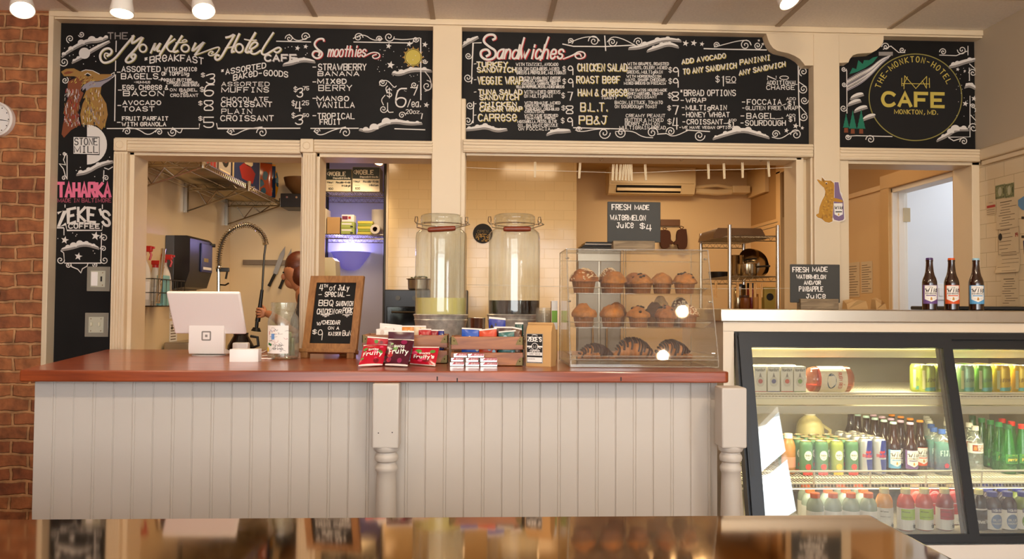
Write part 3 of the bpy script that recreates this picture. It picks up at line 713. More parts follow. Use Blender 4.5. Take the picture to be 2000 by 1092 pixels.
k.cloud([(150, 340), (170, 337), (195, 322), (221, 315)], ((.25, 5), (.45, 5), (.65, 5), (.85, 4)))
k.cloud([(120, 487), (140, 484), (165, 476), (193, 484)], ((.3, 5), (.4, 7), (.55, 7), (.7, 5), (.85, 4)))
# column: mill emblem, pink and white lettering, frame
k.D.poly([(170, 243.5)]+[(170+39*math.sin(t*PI/16), 282.5-39*math.cos(t*PI/16)) for t in range(1, 16)]+[(170, 321.5)], k.f(2), W_)
k.D.poly([(143, 267), (194, 268), (194, 302), (143, 301)], k.f(3), W_)
for p in ([(143, 267), (194, 268), (194, 302), (143, 301), (143, 267)],): k.ln(p, 1.4, BK_, 4)
for s_, a_ in (('STONE', (146, 283, 190, 13)), ('MILL', (145, 298, 191, 12.5))):
    for p in lettering(s_, 0, 0, a_[3], a_[2]-a_[0]): k.L.strip([(a_[0]+x, a_[1]-y) for x, y in p], 1.7, k.f(5), BK_)
T('TAHARKA', 114, 384, 215, 26, 6.0, PK_); T('MADE IN BALTIMORE', 113, 395, 217, 7, 1.4, DP_)
T("ZEKE'S", 114, 443, 214, 27, 5.2, W_, arc=11)
for u0, u1, v in ((112, 124, 445), (139, 152, 437), (155, 163, 435), (165, 177, 436), (181, 192, 438)): k.ln([(u0, v), (u1, v)], 2.6)
T('COFFEE', 134, 446, 194, 8.5, 2.2); k.ln([(129, 441), (131, 450), (199, 450), (200, 441)], 1.8)
for p in ([(131, 303), (131, 350)], [(203, 333), (202, 355)], [(127, 400), (127, 405)], [(200, 400), (200, 408)], [(125, 446), (125, 459)], [(198.5, 455), (197, 514), (126, 514), (124.5, 494), (119, 490)], [(138, 514), (140, 521), (152, 526), (158, 533), (161, 525), (170, 520), (172, 514)], [(204, 328), (212, 331), (220, 326)], [(128, 300), (124, 312), (128, 322), (116, 320), (124, 330), (128, 345)]): k.ln(p, 1.8, W_)
for a in ((203, 465, 8, PI, 1), (202, 486, 6, PI, 1), (118, 508, 8, 0, 1), (204, 508, 8, PI, -1), (207, 348, 6, PI, 1), (125, 348, 5, 0, -1), (133, 518, 5, 0, 1), (186, 517, 5, PI, -1), (126, 300, 4, 0, 1)): k.sp(a[0], a[1], a[2], 1.3, a[3], a[4])
# fox
zf = lambda p: Z(100, 120, 5.2, p)
k.D.poly(zf([(100, 105), (150, 75), (230, 70), (290, 100), (310, 100), (300, 170), (230, 150), (130, 150)]), k.f(1), OC_)
k.D.poly(zf([(125, 118), (170, 98), (230, 105), (200, 122), (140, 132)]), k.f(2), BR_)
k.D.poly(zf([(300, 105), (350, 88), (420, 95), (490, 130), (600, 130), (645, 115), (635, 150), (560, 190), (500, 225), (420, 250), (330, 230), (250, 260), (180, 240), (170, 205), (260, 160)]), k.f(1), OC_)
k.D.poly(zf([(330, 240), (400, 200), (480, 200), (560, 172), (640, 128), (635, 158), (590, 195), (530, 232), (500, 262), (440, 262), (400, 268), (355, 300), (350, 270), (318, 300), (318, 268), (292, 292)]), k.f(2), LV_)
k.D.poly(zf([(170, 205), (260, 160), (320, 210), (300, 300), (330, 320), (290, 420), (270, 560), (300, 640), (200, 700), (130, 775), (105, 740), (120, 640), (140, 560), (130, 480), (170, 380), (165, 300)]), k.f(1), BR_)
k.D.poly(zf([(370, 262), (440, 235), (510, 250), (500, 330), (560, 430), (575, 540), (550, 640), (515, 695), (460, 650), (310, 640), (295, 540), (320, 430), (350, 372), (322, 376), (345, 320)]), k.f(1), OC_)
k.D.poly([(zf([(375, 137)])[0][0]+4.5*math.cos(t*PI/6), zf([(375, 137)])[0][1]+3*math.sin(t*PI/6)) for t in range(12)], k.f(3), BK_)
k.ln(zf([(340, 135), (370, 118), (405, 140)]), 1.2, W_, 4); k.dot(*zf([(382, 133)])[0], .9)
k.ln(zf([(440, 205), (500, 200), (570, 180), (630, 150)]), 1.2, BK_, 3); k.ln(zf([(310, 100), (350, 85), (420, 93), (490, 128)]), 1.3, W_, 3); k.ln(zf([(610, 130), (640, 112), (638, 150), (620, 165)]), 1.6, W_, 3)
k.D.poly(zf([(615, 130), (638, 118), (634, 148)]), k.f(3), BK_)
rr = random.Random(3)
for i in range(260):
    x = rr.uniform(130, 290) if i % 2 else rr.uniform(315, 550); y = rr.uniform(270, 640)
    if i % 2 and (x-130) < (560-y)*.0: continue
    if i % 2 == 0 and abs(x-430) > 70+(y-270)*.16: continue
    L = rr.uniform(18, 42); k.ln(zf([(x, y), (x+rr.uniform(-8, 8), y+L)]), .9, rr.choice([W_, Y_, BK_, OC_, GD_, LV_] if i % 2 == 0 else [LV_, BK_, OC_, R_, W_]), 3)
for i in range(60):
    x = rr.uniform(190, 450); y = rr.uniform(150, 240)+.0
    k.ln(zf([(x, y), (x-14, y+rr.uniform(8, 18))]), .8, rr.choice([BK_, BR_, GD_, BR_]), 3)
k.finish(root)

# ---------- sandwiches board
root = thing('menu_board', 'long black chalkboard headed Sandwiches between the two white posts', 'menu board')
a0, a1, b0, b1 = P(899, 170, YB), P(1587, 170, YB), P(1250, 55, YB), P(1250, 279, YB)
MB().box((a0.x, YB, b1.z), (a1.x, YB+.012, b0.z)).build('board_panel', M_slate, root)
k = Chalk(); T = k.t
zd = lambda p: Z(880, 40, 4, p)
ze = lambda p: Z(1240, 40, 4.2, p)
red(zd([(360, 150), (340, 110), (280, 115), (250, 160), (300, 205), (355, 235), (350, 290), (290, 312), (235, 285), (235, 235), (290, 222), (312, 262), (280, 280)]), 4.6) if False else None
def red2(pts, w=3.0): k.ln(pts, w, W_, 1, True, 'L', R_)
red2(zd([(330, 150), (355, 140), (340, 108), (280, 112), (250, 160), (300, 205), (355, 235), (350, 290), (290, 312), (235, 285), (235, 235), (290, 222), (312, 262), (280, 280)]), 4.4)
T('andwiches', 970, 114.5, 1098, 27, 3.6, W_, R_, slant=.22, off=(2.4, 1))
red2(zd([(575, 135), (530, 300)]), 3.6); red2(zd([(765, 130), (700, 310)]), 3.6)
red2(zd([(880, 300), (960, 270), (1000, 240), (1050, 250), (1050, 290), (990, 302), (965, 270), (1010, 255), (1020, 280)]), 2.6)
for s_, u0, vb, u1, h in (('TURKEY', 931, 130, 991, 9), ('SANDWICH', 932, 140.5, 1007, 9), ('VEGGIE WRAP', 933, 164, 1020, 14), ('TUNA SALAD', 934.5, 184, 1019, 9), ('SANDWICH', 937, 194.5, 1012, 9), ('CHICKEN', 937.5, 207.5, 1008, 8), ('CAESAR WRAP', 937, 217, 1019, 8.5), ('CAPReSe', 934, 236, 1008, 13),
                          ('CHICKEN SALAD', 1128, 138.5, 1224, 14), ('ROAST BeeF', 1126, 162, 1210.5, 13), ('HAM & CHeeSe', 1129, 187, 1224, 13), ('B.L.T.', 1134, 217, 1185, 16), ('PB&J', 1131, 242, 1185, 15.5)): T(s_, u0, vb, u1, h, 1.9, W_, Y_)
for s_, u0, vb, u1, h in (('WITH TZATZIKI, AVOCADO', 1008, 128.5, 1090, 5.5), ('ENGLISH CUCUMBERS, MIXED', 1008, 137.5, 1092, 6), ('GREENS & PROVOLONE, MULTIGRAIN', 1009, 145, 1105, 6), ('WITH LEMON GOAT CHEESE', 1021, 154.5, 1095, 4.6), ('SPREAD, CARROTS, SQUASH', 1021, 160, 1094, 4.2), ('ZUCCHINI, CARROTS, RED &', 1019, 165.7, 1091, 4.2), ('YELLOW PEPPERS, PESTO, MIXED GREENS', 1008, 172, 1102, 4.8),
                          ('WITH MIXED GREENS', 1024, 183, 1094, 6.5), ('ON MULTIgRAIN', 1024, 190.5, 1079, 6), ('WITH ROMAINE, MIXED', 1025, 203.5, 1094, 5), ('GREENS, FRESH', 1025, 209.5, 1081, 4.8), ('PARMESAN, CRUMBLED', 1027, 215.5, 1092, 4.6), ('CROUTONS', 1025, 220.5, 1062.5, 4.2), ('WITH VINE RIPENED', 1024.5, 228, 1089.5, 4.8), ('TOMATOES, FRESH', 1025, 233.3, 1084, 4.4), ('MOZZARELLA, PESTO, OLIVE', 1011, 240, 1087.5, 5), ('OIL, BALSAMIC DRIZZLE', 1012, 247.5, 1089.5, 5.4), ('ON FOCCACIA', 1013, 254.5, 1074.5, 5.5),
                          ('WITH GRAPES, ROASTED', 1226, 127.5, 1306, 5.5), ('WALNUTS, CELERY, MIXED', 1225, 135, 1303, 5.4), ('GREENS, MULTIgRAIN', 1224.5, 143.5, 1294, 5.6), ('WITH HORSERADISH', 1224, 151.5, 1291, 4.8), ('MAYO, SHARP CHEDDAR,', 1222.5, 158.5, 1301, 5.2), ('MIXED GREENS ON FOCCACIA', 1219, 165, 1300, 4.8), ('TOASTY', 1174.5, 193.5, 1205, 5), ('WITH SWISS HOUSEMADE', 1221, 178.5, 1302.5, 5), ('HONEY MUSTARD, TOMATO', 1225, 185, 1294, 4.5), ('ON CROISSANT', 1225, 192, 1283, 5.3), ('BACON, LETTUCE, TOMATO', 1201, 203, 1294, 5.8), ('ON SOURDOUgH TOAST', 1201, 211, 1283, 5.8), ('CREAMY PEANUT', 1222.5, 229, 1299, 6), ('BUTTER & MIXED', 1221, 237.5, 1295.5, 6), ('BERRY JAM ON', 1221, 245, 1288, 6), ('MULTIGRAIN BREAD', 1210, 252.5, 1300, 6.2)): T(s_, u0, vb, u1, h, 1.05)
for s_, u0, vb, u1, h, w_ in (('$', 1099, 138, 1104.5, 8, 1.2), ('9', 1109, 146, 1119, 17, 2), ('$', 1099, 163.5, 1105, 9, 1.2), ('9', 1109.5, 170, 1119, 16, 2), ('$', 1097, 191, 1103, 9, 1.2), ('7', 1109, 196, 1118, 16, 1.9), ('$', 1097, 215, 1104, 8, 1.2), ('8', 1106, 222, 1119, 15, 2), ('$', 1096, 240, 1102, 9, 1.2), ('9', 1108, 246, 1118, 16, 2),
                              ('$', 1306, 141, 1312, 9, 1.2), ('9', 1314.5, 149, 1325, 17, 2), ('$', 1306, 163, 1312, 9, 1.2), ('9', 1314.5, 170.5, 1324.5, 17, 2), ('$', 1305, 191, 1311, 9, 1.2), ('8', 1312.5, 196, 1325, 16, 2), ('$', 1304, 215, 1310, 8, 1.2), ('7', 1314, 223.5, 1324.5, 17, 2), ('$', 1304, 242, 1311, 9, 1.2), ('4', 1314, 252.5, 1324.5, 22, 2),
                              ('$', 1398, 160, 1405, 11, 1.4), ('1', 1408, 168, 1414, 20, 1.6), ('50', 1418, 160, 1437, 10, 1.5), ('NO', 1499, 155.5, 1540, 7, 1.5), ('ADDITIONAL', 1498, 165, 1557, 7, 1.4), ('CHARGE', 1497, 175, 1552, 8, 1.4), ('*BReAD OPTIONS', 1328, 187, 1436.5, 11, 1.8), ('-WRAP', 1330, 200, 1378.5, 8, 1.7), ('-MULTIgRAIN', 1332, 214.5, 1419, 8.5, 1.7), ('-HONEY WHeAT', 1333, 228.5, 1424.5, 9, 1.7), ('-CROISSANT', 1333.5, 242.5, 1411.5, 9, 1.7), ('ADD', 1423, 236.5, 1438, 4, .9), ('$1', 1422, 247, 1433, 9, 1.4), ('-WE HAVE VEGAN OPTIONS', 1327, 251.5, 1436, 5, 1.1),
                              ('-FOCCAIA', 1449.5, 204, 1526, 9.5, 1.7), ('ADD', 1536, 195.5, 1554, 5, 1), ('$1', 1539, 206, 1552, 8, 1.4), ('-GLUTEN FREE WRAP', 1450, 214.5, 1558, 7, 1.3), ('-BAGEL', 1447, 231.5, 1513, 10, 1.8), ('ADD', 1536, 227.5, 1553, 4.5, 1), ('$1', 1541, 237, 1553, 8, 1.4), ('-SOURDOUGH', 1447, 245, 1534, 9.5, 1.7)): T(s_, u0, vb, u1, h, w_)
for s_, u0, vb, u1, h, sl in (('ADD AVOCADO', 1331.7, 125, 1416.7, 8.5, -.146), ('TO ANY SANDWICH', 1334, 145, 1437.6, 10, -.12), ('PANINNI', 1445, 126.5, 1504, 9.5, -.17), ('ANY SANDWICH', 1443.6, 147, 1533, 9, -.2)): T(s_, u0, vb, u1, h, 1.7, W_, Y_, slope=sl)
k.ln([(1419, 162), (1437, 162)], 1.2); k.ln([(1513, 232.5), (1530, 231), (1527, 229)], 1.2); k.ln([(1414, 241), (1421, 241)], 1.2); k.ln([(1527, 206), (1535, 203)], 1.2)
for v in (125, 156, 180, 203, 225): k.ln([(926, v), (930, v-.5)], 1.5)
k.ln([(940, 83.5), (924, 84), (922, 130), (921, 163)], 2); k.ln([(925, 199), (924, 240)], 2)
k.ln([(1099, 86), (1120, 90.5), (1180, 91), (1240, 88)], 2.2); k.ln([(1181, 70), (1183, 99)], 2.2)
k.ln([(1375, 95), (1430, 96.5), (1497, 97.5)], 2.2); k.ln([(1559, 128), (1560, 190), (1562, 247)], 2.2); k.ln([(1120, 249.5), (1216, 252)], 2); k.ln([(1340, 254), (1386, 257)], 2); k.ln([(1284, 262), (1300, 261)], 2)
for a in ((1114, 80, 6, 1, -1), (1160, 80, 11, PI, 1), (1196, 82, 9, 0, 1), (1247, 82, 9, PI, 1), (915, 109, 7, 0, 1), (914, 152, 9, 0, 1), (918, 206, 8, 0, 1), (914, 236, 9, 0, 1), (1130, 253, 6, 0, -1), (1180, 260, 12, 0, 1), (1213, 259, 11, PI, -1), (1274, 259, 11, 0, -1), (1310, 257, 9, PI, 1), (1366, 265, 11, 0, 1), (1399, 88, 6, 0, -1), (1456, 88, 11, 0, -1), (1480, 89, 8, 0, 1), (1569, 140, 9, 2, 1), (1569, 174, 9, PI, -1), (1571, 196, 8, 0, 1), (1570, 228, 9, PI, -1), (1515, 262, 8, 0, -1), (1555, 263, 11, PI, 1)): k.sp(a[0], a[1], a[2], 1.6, a[3], a[4])
for p in ([(1110, 84), (1140, 72), (1165, 72), (1171, 80)], [(1186, 82), (1195, 71), (1215, 75), (1240, 88)], [(1124, 254), (1135, 258), (1165, 252), (1190, 252)], [(1202, 257), (1235, 255), (1255, 268), (1275, 269)], [(1300, 260), (1315, 268), (1345, 254)], [(1395, 92), (1410, 88), (1440, 80), (1462, 78), (1467, 88)], [(1560, 160), (1575, 170)], [(1560, 205), (1575, 222)], [(1508, 268), (1525, 272), (1545, 258), (1560, 255)]): k.ln(p, 1.6, smooth=True)
k.cloud([(903, 90), (912, 84), (922, 79), (934, 72)], ((.3, 4), (.5, 5), (.7, 3)))
k.cloud([(908, 253), (930, 251), (950, 248), (970, 256), (990, 252)], ((.2, 4), (.35, 5), (.5, 6), (.65, 4), (.8, 3)))
k.cloud([(1068, 262), (1085, 257), (1100, 257), (1114, 255)], ((.3, 4), (.5, 4), (.7, 3)))
k.cloud([(1228, 94), (1250, 93), (1275, 84), (1300, 77), (1330, 79)], ((.25, 3), (.42, 6), (.6, 6), (.75, 5), (.9, 3)))
k.cloud([(1264, 99), (1285, 93), (1305, 86), (1325, 91)], ((.3, 4), (.5, 5), (.7, 4)))
k.cloud([(1393, 270), (1420, 262), (1450, 254), (1480, 262), (1502, 268)], ((.15, 3), (.3, 5), (.45, 9), (.6, 7), (.75, 5), (.88, 3)))
for cx, cy, r in ((1339, 84.5, 6.5), (1355, 84, 6.5), (1371, 86, 5), (1482, 79, 3), (1490, 86, 3.5), (1554, 246, 6), (1567, 250, 4), (1536, 255, 5)): k.star(cx, cy, r)
k.finish(root)

# ---------- round emblem board
root = thing('menu_board', 'square black chalkboard with a round gold cafe emblem beside the right wall', 'menu board')
a0, b0, b1 = P(1639, 190, YB), P(1780, 66, YB), P(1780, 291, YB)
MB().box((a0.x, YB, b1.z), (XR-.004, YB+.012, b0.z)).build('board_panel', M_slate, root)
k = Chalk(); T = k.t
zg = lambda p: Z(1580, 40, 4, p)
k.ln([(1788+90.5*math.cos(t*PI/40), 190+84.5*math.sin(t*PI/40)) for t in range(81)], 2.0, OL_, 0)
k.D.poly([(1788+89*math.cos(t*PI/24), 190+83*math.sin(t*PI/24)) for t in range(48)], k.f(.3), BK_)
def arctext(s_, cx, cy, rx, ry, a0, a1, h, w_, mi):
    n = len(s_)
    for i, ch in enumerate(s_):
        a = a0+(a1-a0)*i/(n-1); px, py = cx+rx*math.sin(a), cy-ry*math.cos(a); tx, ty = math.cos(a), math.sin(a)
        for st in glyph(ch):
            k.L.strip([(px+(x-(3 if ch == 'M' else 2))*h/7*tx+y*h/6*ty, py+(x-(3 if ch == 'M' else 2))*h/7*ty-y*h/6*tx) for x, y in st], w_, k.f(1), mi)
arctext('THE-MONKTON-HOTEL', 1786, 195, 70, 74, -1.22, 1.10, 10.5, 1.6, GD_)
T('CAFE', 1724, 206, 1843, 25, 6.5, GD_, OL_, slope=.02); T('MONKTON, MD.', 1747, 222, 1831, 8, 1.5, GD_, slope=.02)
for p in ([(725, 450), (725, 512)], [(748, 432), (742, 535)], [(748, 432), (835, 532), (920, 437)], [(920, 437), (918, 530)], [(940, 450), (942, 525)], [(725, 492), (942, 496)], [(735, 510), (770, 440)], [(885, 470), (915, 525)]): k.ln(zg(p), 1.3, GD_, 1)
for cx, top, bt, wd in ((290, 725, 840, 26), (342, 700, 848, 32), (408, 690, 848, 34)):
    pts = [(cx, top)]; n = 5
    for i in range(1, n+1): y = top+(bt-top)*i/n; pts += [(cx+wd*i/n, y), (cx+wd*(i/n-.12), y-3)]
    L = [(2*cx-x, y) for x, y in reversed(pts[1:])]
    k.D.poly(zg(pts+L), k.f(1), GN_); k.D.poly(zg([(cx-14, bt), (cx+14, bt), (cx+16, bt+36), (cx-16, bt+36)]), k.f(1), BR_)
k.D.poly(zg([(315, 420), (340, 370), (370, 380), (385, 310), (420, 340), (430, 310), (470, 310), (500, 290), (540, 280), (500, 330), (440, 370), (380, 400)]), k.f(1), GN_)
for i in range(9):
    o = i*11; k.ln(zg([(640-i*3, 270+o*.3), (560, 300+o*.5), (480, 370+o*.7), (400, 400+o*1.1), (300, 460+o)]), 1.0+(i % 3)*.5, W_ if i % 4 else LV_, 1, True)
k.D.poly(zg([(545, 245), (655, 245), (655, 275), (545, 275)]), k.f(2), GR_)
for cx, cy in ((375, 590), (355, 640), (405, 690), (470, 755)): k.cloud(zg([(cx-50, cy+18), (cx, cy), (cx+50, cy-15)]), ((.4, 2.2), (.6, 2)))
k.cloud(zg([(1095, 360), (1150, 350), (1220, 325), (1315, 300)]), ((.3, 5), (.45, 5), (.75, 5)))
k.cloud(zg([(1220, 515), (1260, 505), (1325, 545)]), ((.35, 3), (.55, 4)))
k.cloud(zg([(1000, 935), (1080, 900), (1150, 850), (1245, 850)]), ((.3, 4), (.5, 7), (.65, 9), (.82, 6)))
for cx, cy, r in ((1290, 610, 6), (1222, 650, 6), (1312, 697, 7), (1162, 382, 4), (1217, 395, 3)): k.star(*zg([(cx, cy)])[0], r)
for a in ((600, 205, 8, PI, 1), (728, 230, 6, 0, 1), (1048, 245, 7, PI, 1), (1195, 230, 9, PI, -1), (1280, 410, 8, PI, 1), (272, 380, 5, 0, 1), (275, 500, 5, 0, 1), (270, 685, 7, 0, 1), (1285, 840, 10, PI, 1), (1280, 670, 5, PI, 1), (1210, 945, 8, PI, 1), (480, 930, 9, PI, 1), (305, 910, 6, 0, 1)):
    c_ = zg([(a[0], a[1])])[0]; k.sp(c_[0], c_[1], a[2], 1.5, a[3], a[4])
for p in ([(580, 225), (640, 200), (700, 250), (750, 250)], [(1020, 270), (1150, 275), (1235, 240)], [(1242, 200), (1242, 270)], [(1255, 340), (1300, 380), (1305, 420)], [(1252, 370), (1254, 470)], [(1258, 590), (1258, 910), (1090, 912)], [(1265, 740), (1310, 790), (1315, 850)], [(295, 390), (297, 725)], [(290, 905), (370, 900), (650, 907)], [(1090, 915), (1130, 940), (1210, 915)]): k.ln(zg(p), 1.6)
for _ in range(26): k.dot(*zg([(random.uniform(1150, 1320), random.uniform(350, 800))])[0], .7)
k.finish(root)
# ================================================================ counter, bar, things on the counter
def lt(mb, f, s_, x, y, h, wd, w_, mi=0, slant=0.0, arc=0.0, slope=0.0):
    for p in lettering(s_, 0, 0, h, wd, slant=slant, arc=arc):
        mb.strip([(x+a, y+b+slope*a) for a, b in p], w_, f, mi)
def plane(o, dx, dy, eps=0.0006):
    o, dx, dy = Vector(o), Vector(dx).normalized(), Vector(dy).normalized(); n = dx.cross(dy)
    return lambda x, y: o+dx*x+dy*y+n*eps
def rotz(a): return Matrix.Rotation(a, 4, 'Z')
def cylmap(cx, cy, r, a0, sgn=1, eps=0.0004):
    """wraps (arc length, height) round an upright cylinder, centred at angle a0"""
    f = lambda x, y: Vector((cx+(r+eps)*math.cos(a0+sgn*x/r), cy+(r+eps)*math.sin(a0+sgn*x/r), y))
    f.step = r*.16
    return f
FR = -PI/2                        # angle that faces the viewer
ZCT = 1.075
def wood(name, c0, c1, rough=0.35, scale=2.2, stretch=(1, 14, 14), coat=0.3):
    m = mat(name, c0, rough, coat=coat); nt = m.node_tree; b = nt.nodes['Principled BSDF']
    tc = nt.nodes.new('ShaderNodeTexCoord'); mp = nt.nodes.new('ShaderNodeMapping'); mp.inputs['Scale'].default_value = stretch
    nt.links.new(tc.outputs['Object'], mp.inputs[0])
    n = nt.nodes.new('ShaderNodeTexNoise'); n.inputs['Scale'].default_value = scale; n.inputs['Detail'].default_value = 8; n.inputs['Distortion'].default_value = 1.2
    nt.links.new(mp.outputs[0], n.inputs['Vector'])
    r = nt.nodes.new('ShaderNodeValToRGB'); r.color_ramp.elements[0].position = .32; r.color_ramp.elements[1].position = .68
    r.color_ramp.elements[0].color = lin(c1); r.color_ramp.elements[1].color = lin(c0)
    nt.links.new(n.outputs['Fac'], r.inputs[0]); nt.links.new(r.outputs[0], b.inputs['Base Color'])
    bp = nt.nodes.new('ShaderNodeBump'); bp.inputs['Strength'].default_value = .12; bp.inputs['Distance'].default_value = .003
    nt.links.new(n.outputs['Fac'], bp.inputs['Height']); nt.links.new(bp.outputs['Normal'], b.inputs['Normal'])
    return m
M_top = wood('varnished_red_pine', '#9a4720', '#702c12', 0.28)
M_bead = mat('pale_grey_paint', '#bfb6ac', 0.5, var=(2.5, 0.03), bump=(40, .04))
M_groove = mat('dusty_groove', '#8f8880', 0.8)
M_steel = mat('brushed_steel', '#c9c2b8', 0.22, 1.0)
M_chrome = mat('chrome', '#d8d4cc', 0.12, 1.0)
M_dkmetal = mat('dark_metal', '#4a4640', 0.35, 0.9)
M_galv = mat('galvanised_steel', '#c6c3b8', 0.38, 0.55, var=(38, .28), bump=(30, .1))
M_whiteplastic = mat('white_plastic', '#efeae4', 0.32)
M_paper = mat('white_paper', '#eee9e2', 0.8)
M_ink = mat('black_ink', '#1b1918', 0.7)
M_glass = clear('clear_jar_glass', '#f4f6f0', 0.06, 0.75, 0.03, 0.10, '#e8e4da', True)
M_acryl = clear('clear_acrylic', '#fbfaf6', 0.045, 0.6, 0.02, 0.012, '#ffffff')
M_black = mat('black_plastic', '#161616', 0.4)

ctr = thing('service_counter', 'long service counter with varnished red-brown wooden top and pale grey beadboard front', 'counter')
xl_f, xr_f = P(38, 722, 2.89).x, P(1425, 722, 2.89).x
poly = [(xl_f, 2.89), (xr_f-.012, 2.89), (xr_f, 2.902), (xr_f, 4.18), (P(209, 683, 4.18).x, 4.18)]
bm = bmesh.new()
vs = [bm.verts.new((x, y, ZCT-.040)) for x, y in poly]; f0 = bm.faces.new(vs)
g = bmesh.ops.extrude_face_region(bm, geom=[f0]); bmesh.ops.translate(bm, verts=[v for v in g['geom'] if isinstance(v, bmesh.types.BMVert)], vec=(0, 0, .040))
bmesh.ops.bevel(bm, geom=list(bm.edges), offset=.005, segments=2, profile=.5, affect='EDGES')
b = MB(); bm.verts.index_update(); b.add([v.co.copy() for v in bm.verts], [[v.index for v in f.verts] for f in bm.faces]); bm.free()
b.build('worktop', M_top, ctr, smooth=15)
for u, v in ((854, 740), (893, 743), (1213, 741)):
    p = P(u, v, 2.889); MB().box((p.x-.002, 2.8885, p.z-.006), (p.x+.002, 2.8898, p.z+.008)).build('edge_knot', M_ink, ctr)
# beadboard: tongue-and-groove strips with a bead between the grooves
YBD = 2.955; xb0, xb1 = P(64, 880, YBD).x, P(1402, 880, YBD).x
prof = []; pitch = 37.05*YBD/FPX*2; x = xb0
while x < xb1:
    for dx, dy in ((0, .004), (.0015, .003), (.003, 0), (pitch/2-.006, 0), (pitch/2-.0045, .002), (pitch/2-.002, 0), (pitch/2+.001, -.0005), (pitch/2+.004, .0), (pitch/2+.0055, .002), (pitch/2+.007, 0), (pitch-.003, 0), (pitch-.0015, .003)):
        if x+dx <= xb1: prof.append((x+dx, YBD+dy))
    x += pitch
n = len(prof)
b = MB(); b.add([(x, y, 0.0) for x, y in prof]+[(x, y, ZCT-.04) for x, y in prof], [(i, i+1, n+i+1, n+i) for i in range(n-1)])
b.box((xb0, YBD+.008, 0), (xb1, YBD+.03, ZCT-.041)); b.box((xb0, YBD+.031, 0), (xb0+.02, 4.1, ZCT-.041)); b.box((xb1-.02, YBD+.031, 0), (xb1, 4.1, ZCT-.041))
b.build('beadboard_front', M_bead, ctr, smooth=20)
def post(u, Yc, wd, ztop, cap):
    c = P(u, 880, Yc); cx = c.x; zsq = P(u, 872, Yc).z; h = wd/2
    b = MB(); b.box((cx-h, Yc-h, zsq), (cx+h, Yc+h, ztop), bev=.006)
    pr = [(h*.98, zsq+.004), (h*1.0, zsq-.004), (h*.9, zsq-.014), (h*.74, zsq-.018), (h*.74, zsq-.022), (h*.86, zsq-.03), (h*.9, zsq-.038), (h*.84, zsq-.048), (h*.70, zsq-.053), (h*.70, zsq-.06), (h*.82, zsq-.068), (h*.86, zsq-.076), (h*.8, zsq-.084), (h*.72, zsq-.09), (h*.74, zsq-.12), (h*.82, zsq-.3), (h*.92, zsq-.42), (h*.8, zsq-.44), (h*.95, zsq-.46), (h, .17)]
    b.lathe(pr, 28, c=(cx, Yc, 0)); b.box((cx-h, Yc-h, 0), (cx+h, Yc+h, .18), bev=.005)
    return b
o = post(755, 2.909, .092, ZCT-.041, 0).build('turned_post', M_bead, ctr)
for u, v in ((739, 846), (766, 845)):
    p = P(u, v, 2.862); MB().cyl((p.x, 2.8625, p.z), (p.x, 2.866, p.z), .0022, n=8).build('screw_hole', M_ink, o)
post(1427, 2.835, .088, 1.028, 1).build('turned_post', M_bead, ctr)

# ---------- stainless bar in front of the viewer
M_bar = mat('polished_bar_steel', '#c4ab8c', 0.06, 1.0)
ZB = 0.83
bar = thing('stainless_bar', 'polished stainless steel bar top in front, reflecting the counter', 'bar')
yb = PZ(850, 1008, ZB).y; xbr = PZ(1706, 1006, ZB).x
MB().box((-2.3, .35, ZB-.045), (xbr, yb, ZB), bev=.012, seg=3).build('bar_top', M_bar, bar, smooth=20)
b = MB().box((-2.2, .45, 0), (xbr-.08, yb-.1, ZB-.045)); b.build('bar_cabinet', mat('bar_cabinet_paint', '#8d8378', .6), bar)

# ---------- tablet stand
Y0 = 3.70; px = Y0/FPX
c = PZ(408, 694, ZCT)
st = thing('tablet_stand', 'white point-of-sale tablet in a swivel stand seen from behind', 'tablet', (c.x, c.y, ZCT), math.radians(-3))
MB().lathe([(0, .004), (.072, .004), (.072, .0), (.060, .0)], 32, close=True).build('foot_disc', mat('grey_rubber', '#b9b4ae', .6), st)
b = MB()
# broad stand panel, folded over at the top
pr = [(-.028, .008), (-.034, .02), (-.034, .150), (-.030, .165), (-.018, .174), (.0, .176), (.01, .165), (-.01, .150), (-.014, .03), (.05, .018), (.05, .006)]
b.ext([(-.078, y, z) for y, z in pr], (.156, 0, 0)); b.build('stand', M_whiteplastic, st, smooth=50)
f = plane((0, -.0342, .088), (1, 0, 0), (0, 0, 1))
b = MB()
def rsq(r, c): return [(sx*(r-c)+c*math.cos(a), sz*(r-c)+c*math.sin(a)) for sx, sz, a0 in ((1, 1, 0), (-1, 1, PI/2), (-1, -1, PI), (1, -1, 1.5*PI)) for a in (a0, a0+PI/8, a0+PI/4, a0+3*PI/8, a0+PI/2)]
o_, i_ = rsq(.0215, .006), rsq(.0150, .003)
for i in range(20): b.add([f(*o_[i]), f(*o_[(i+1) % 20]), f(*i_[(i+1) % 20]), f(*i_[i])], [(0, 1, 2, 3)])
b.poly(rsq(.0055, .0012), f); b.build('logo', mat('logo_grey', '#8b8680', .5), st, fix=False)
R_t = Matrix.Rotation(math.radians(28), 4, 'X')
b = MB(Matrix.Translation((.010, -.055, .19)) @ R_t)
b.box((-.161, -.008, -.105), (.161, .010, .105), bev=.0085, seg=3); b.M = None
tb = b.build('tablet', M_whiteplastic, st, smooth=20)
b = MB(Matrix.Translation((.010, -.055, .19)) @ R_t); b.box((-.155, .010, -.092), (.155, .0115, .092)); b.build('screen', M_black, tb)
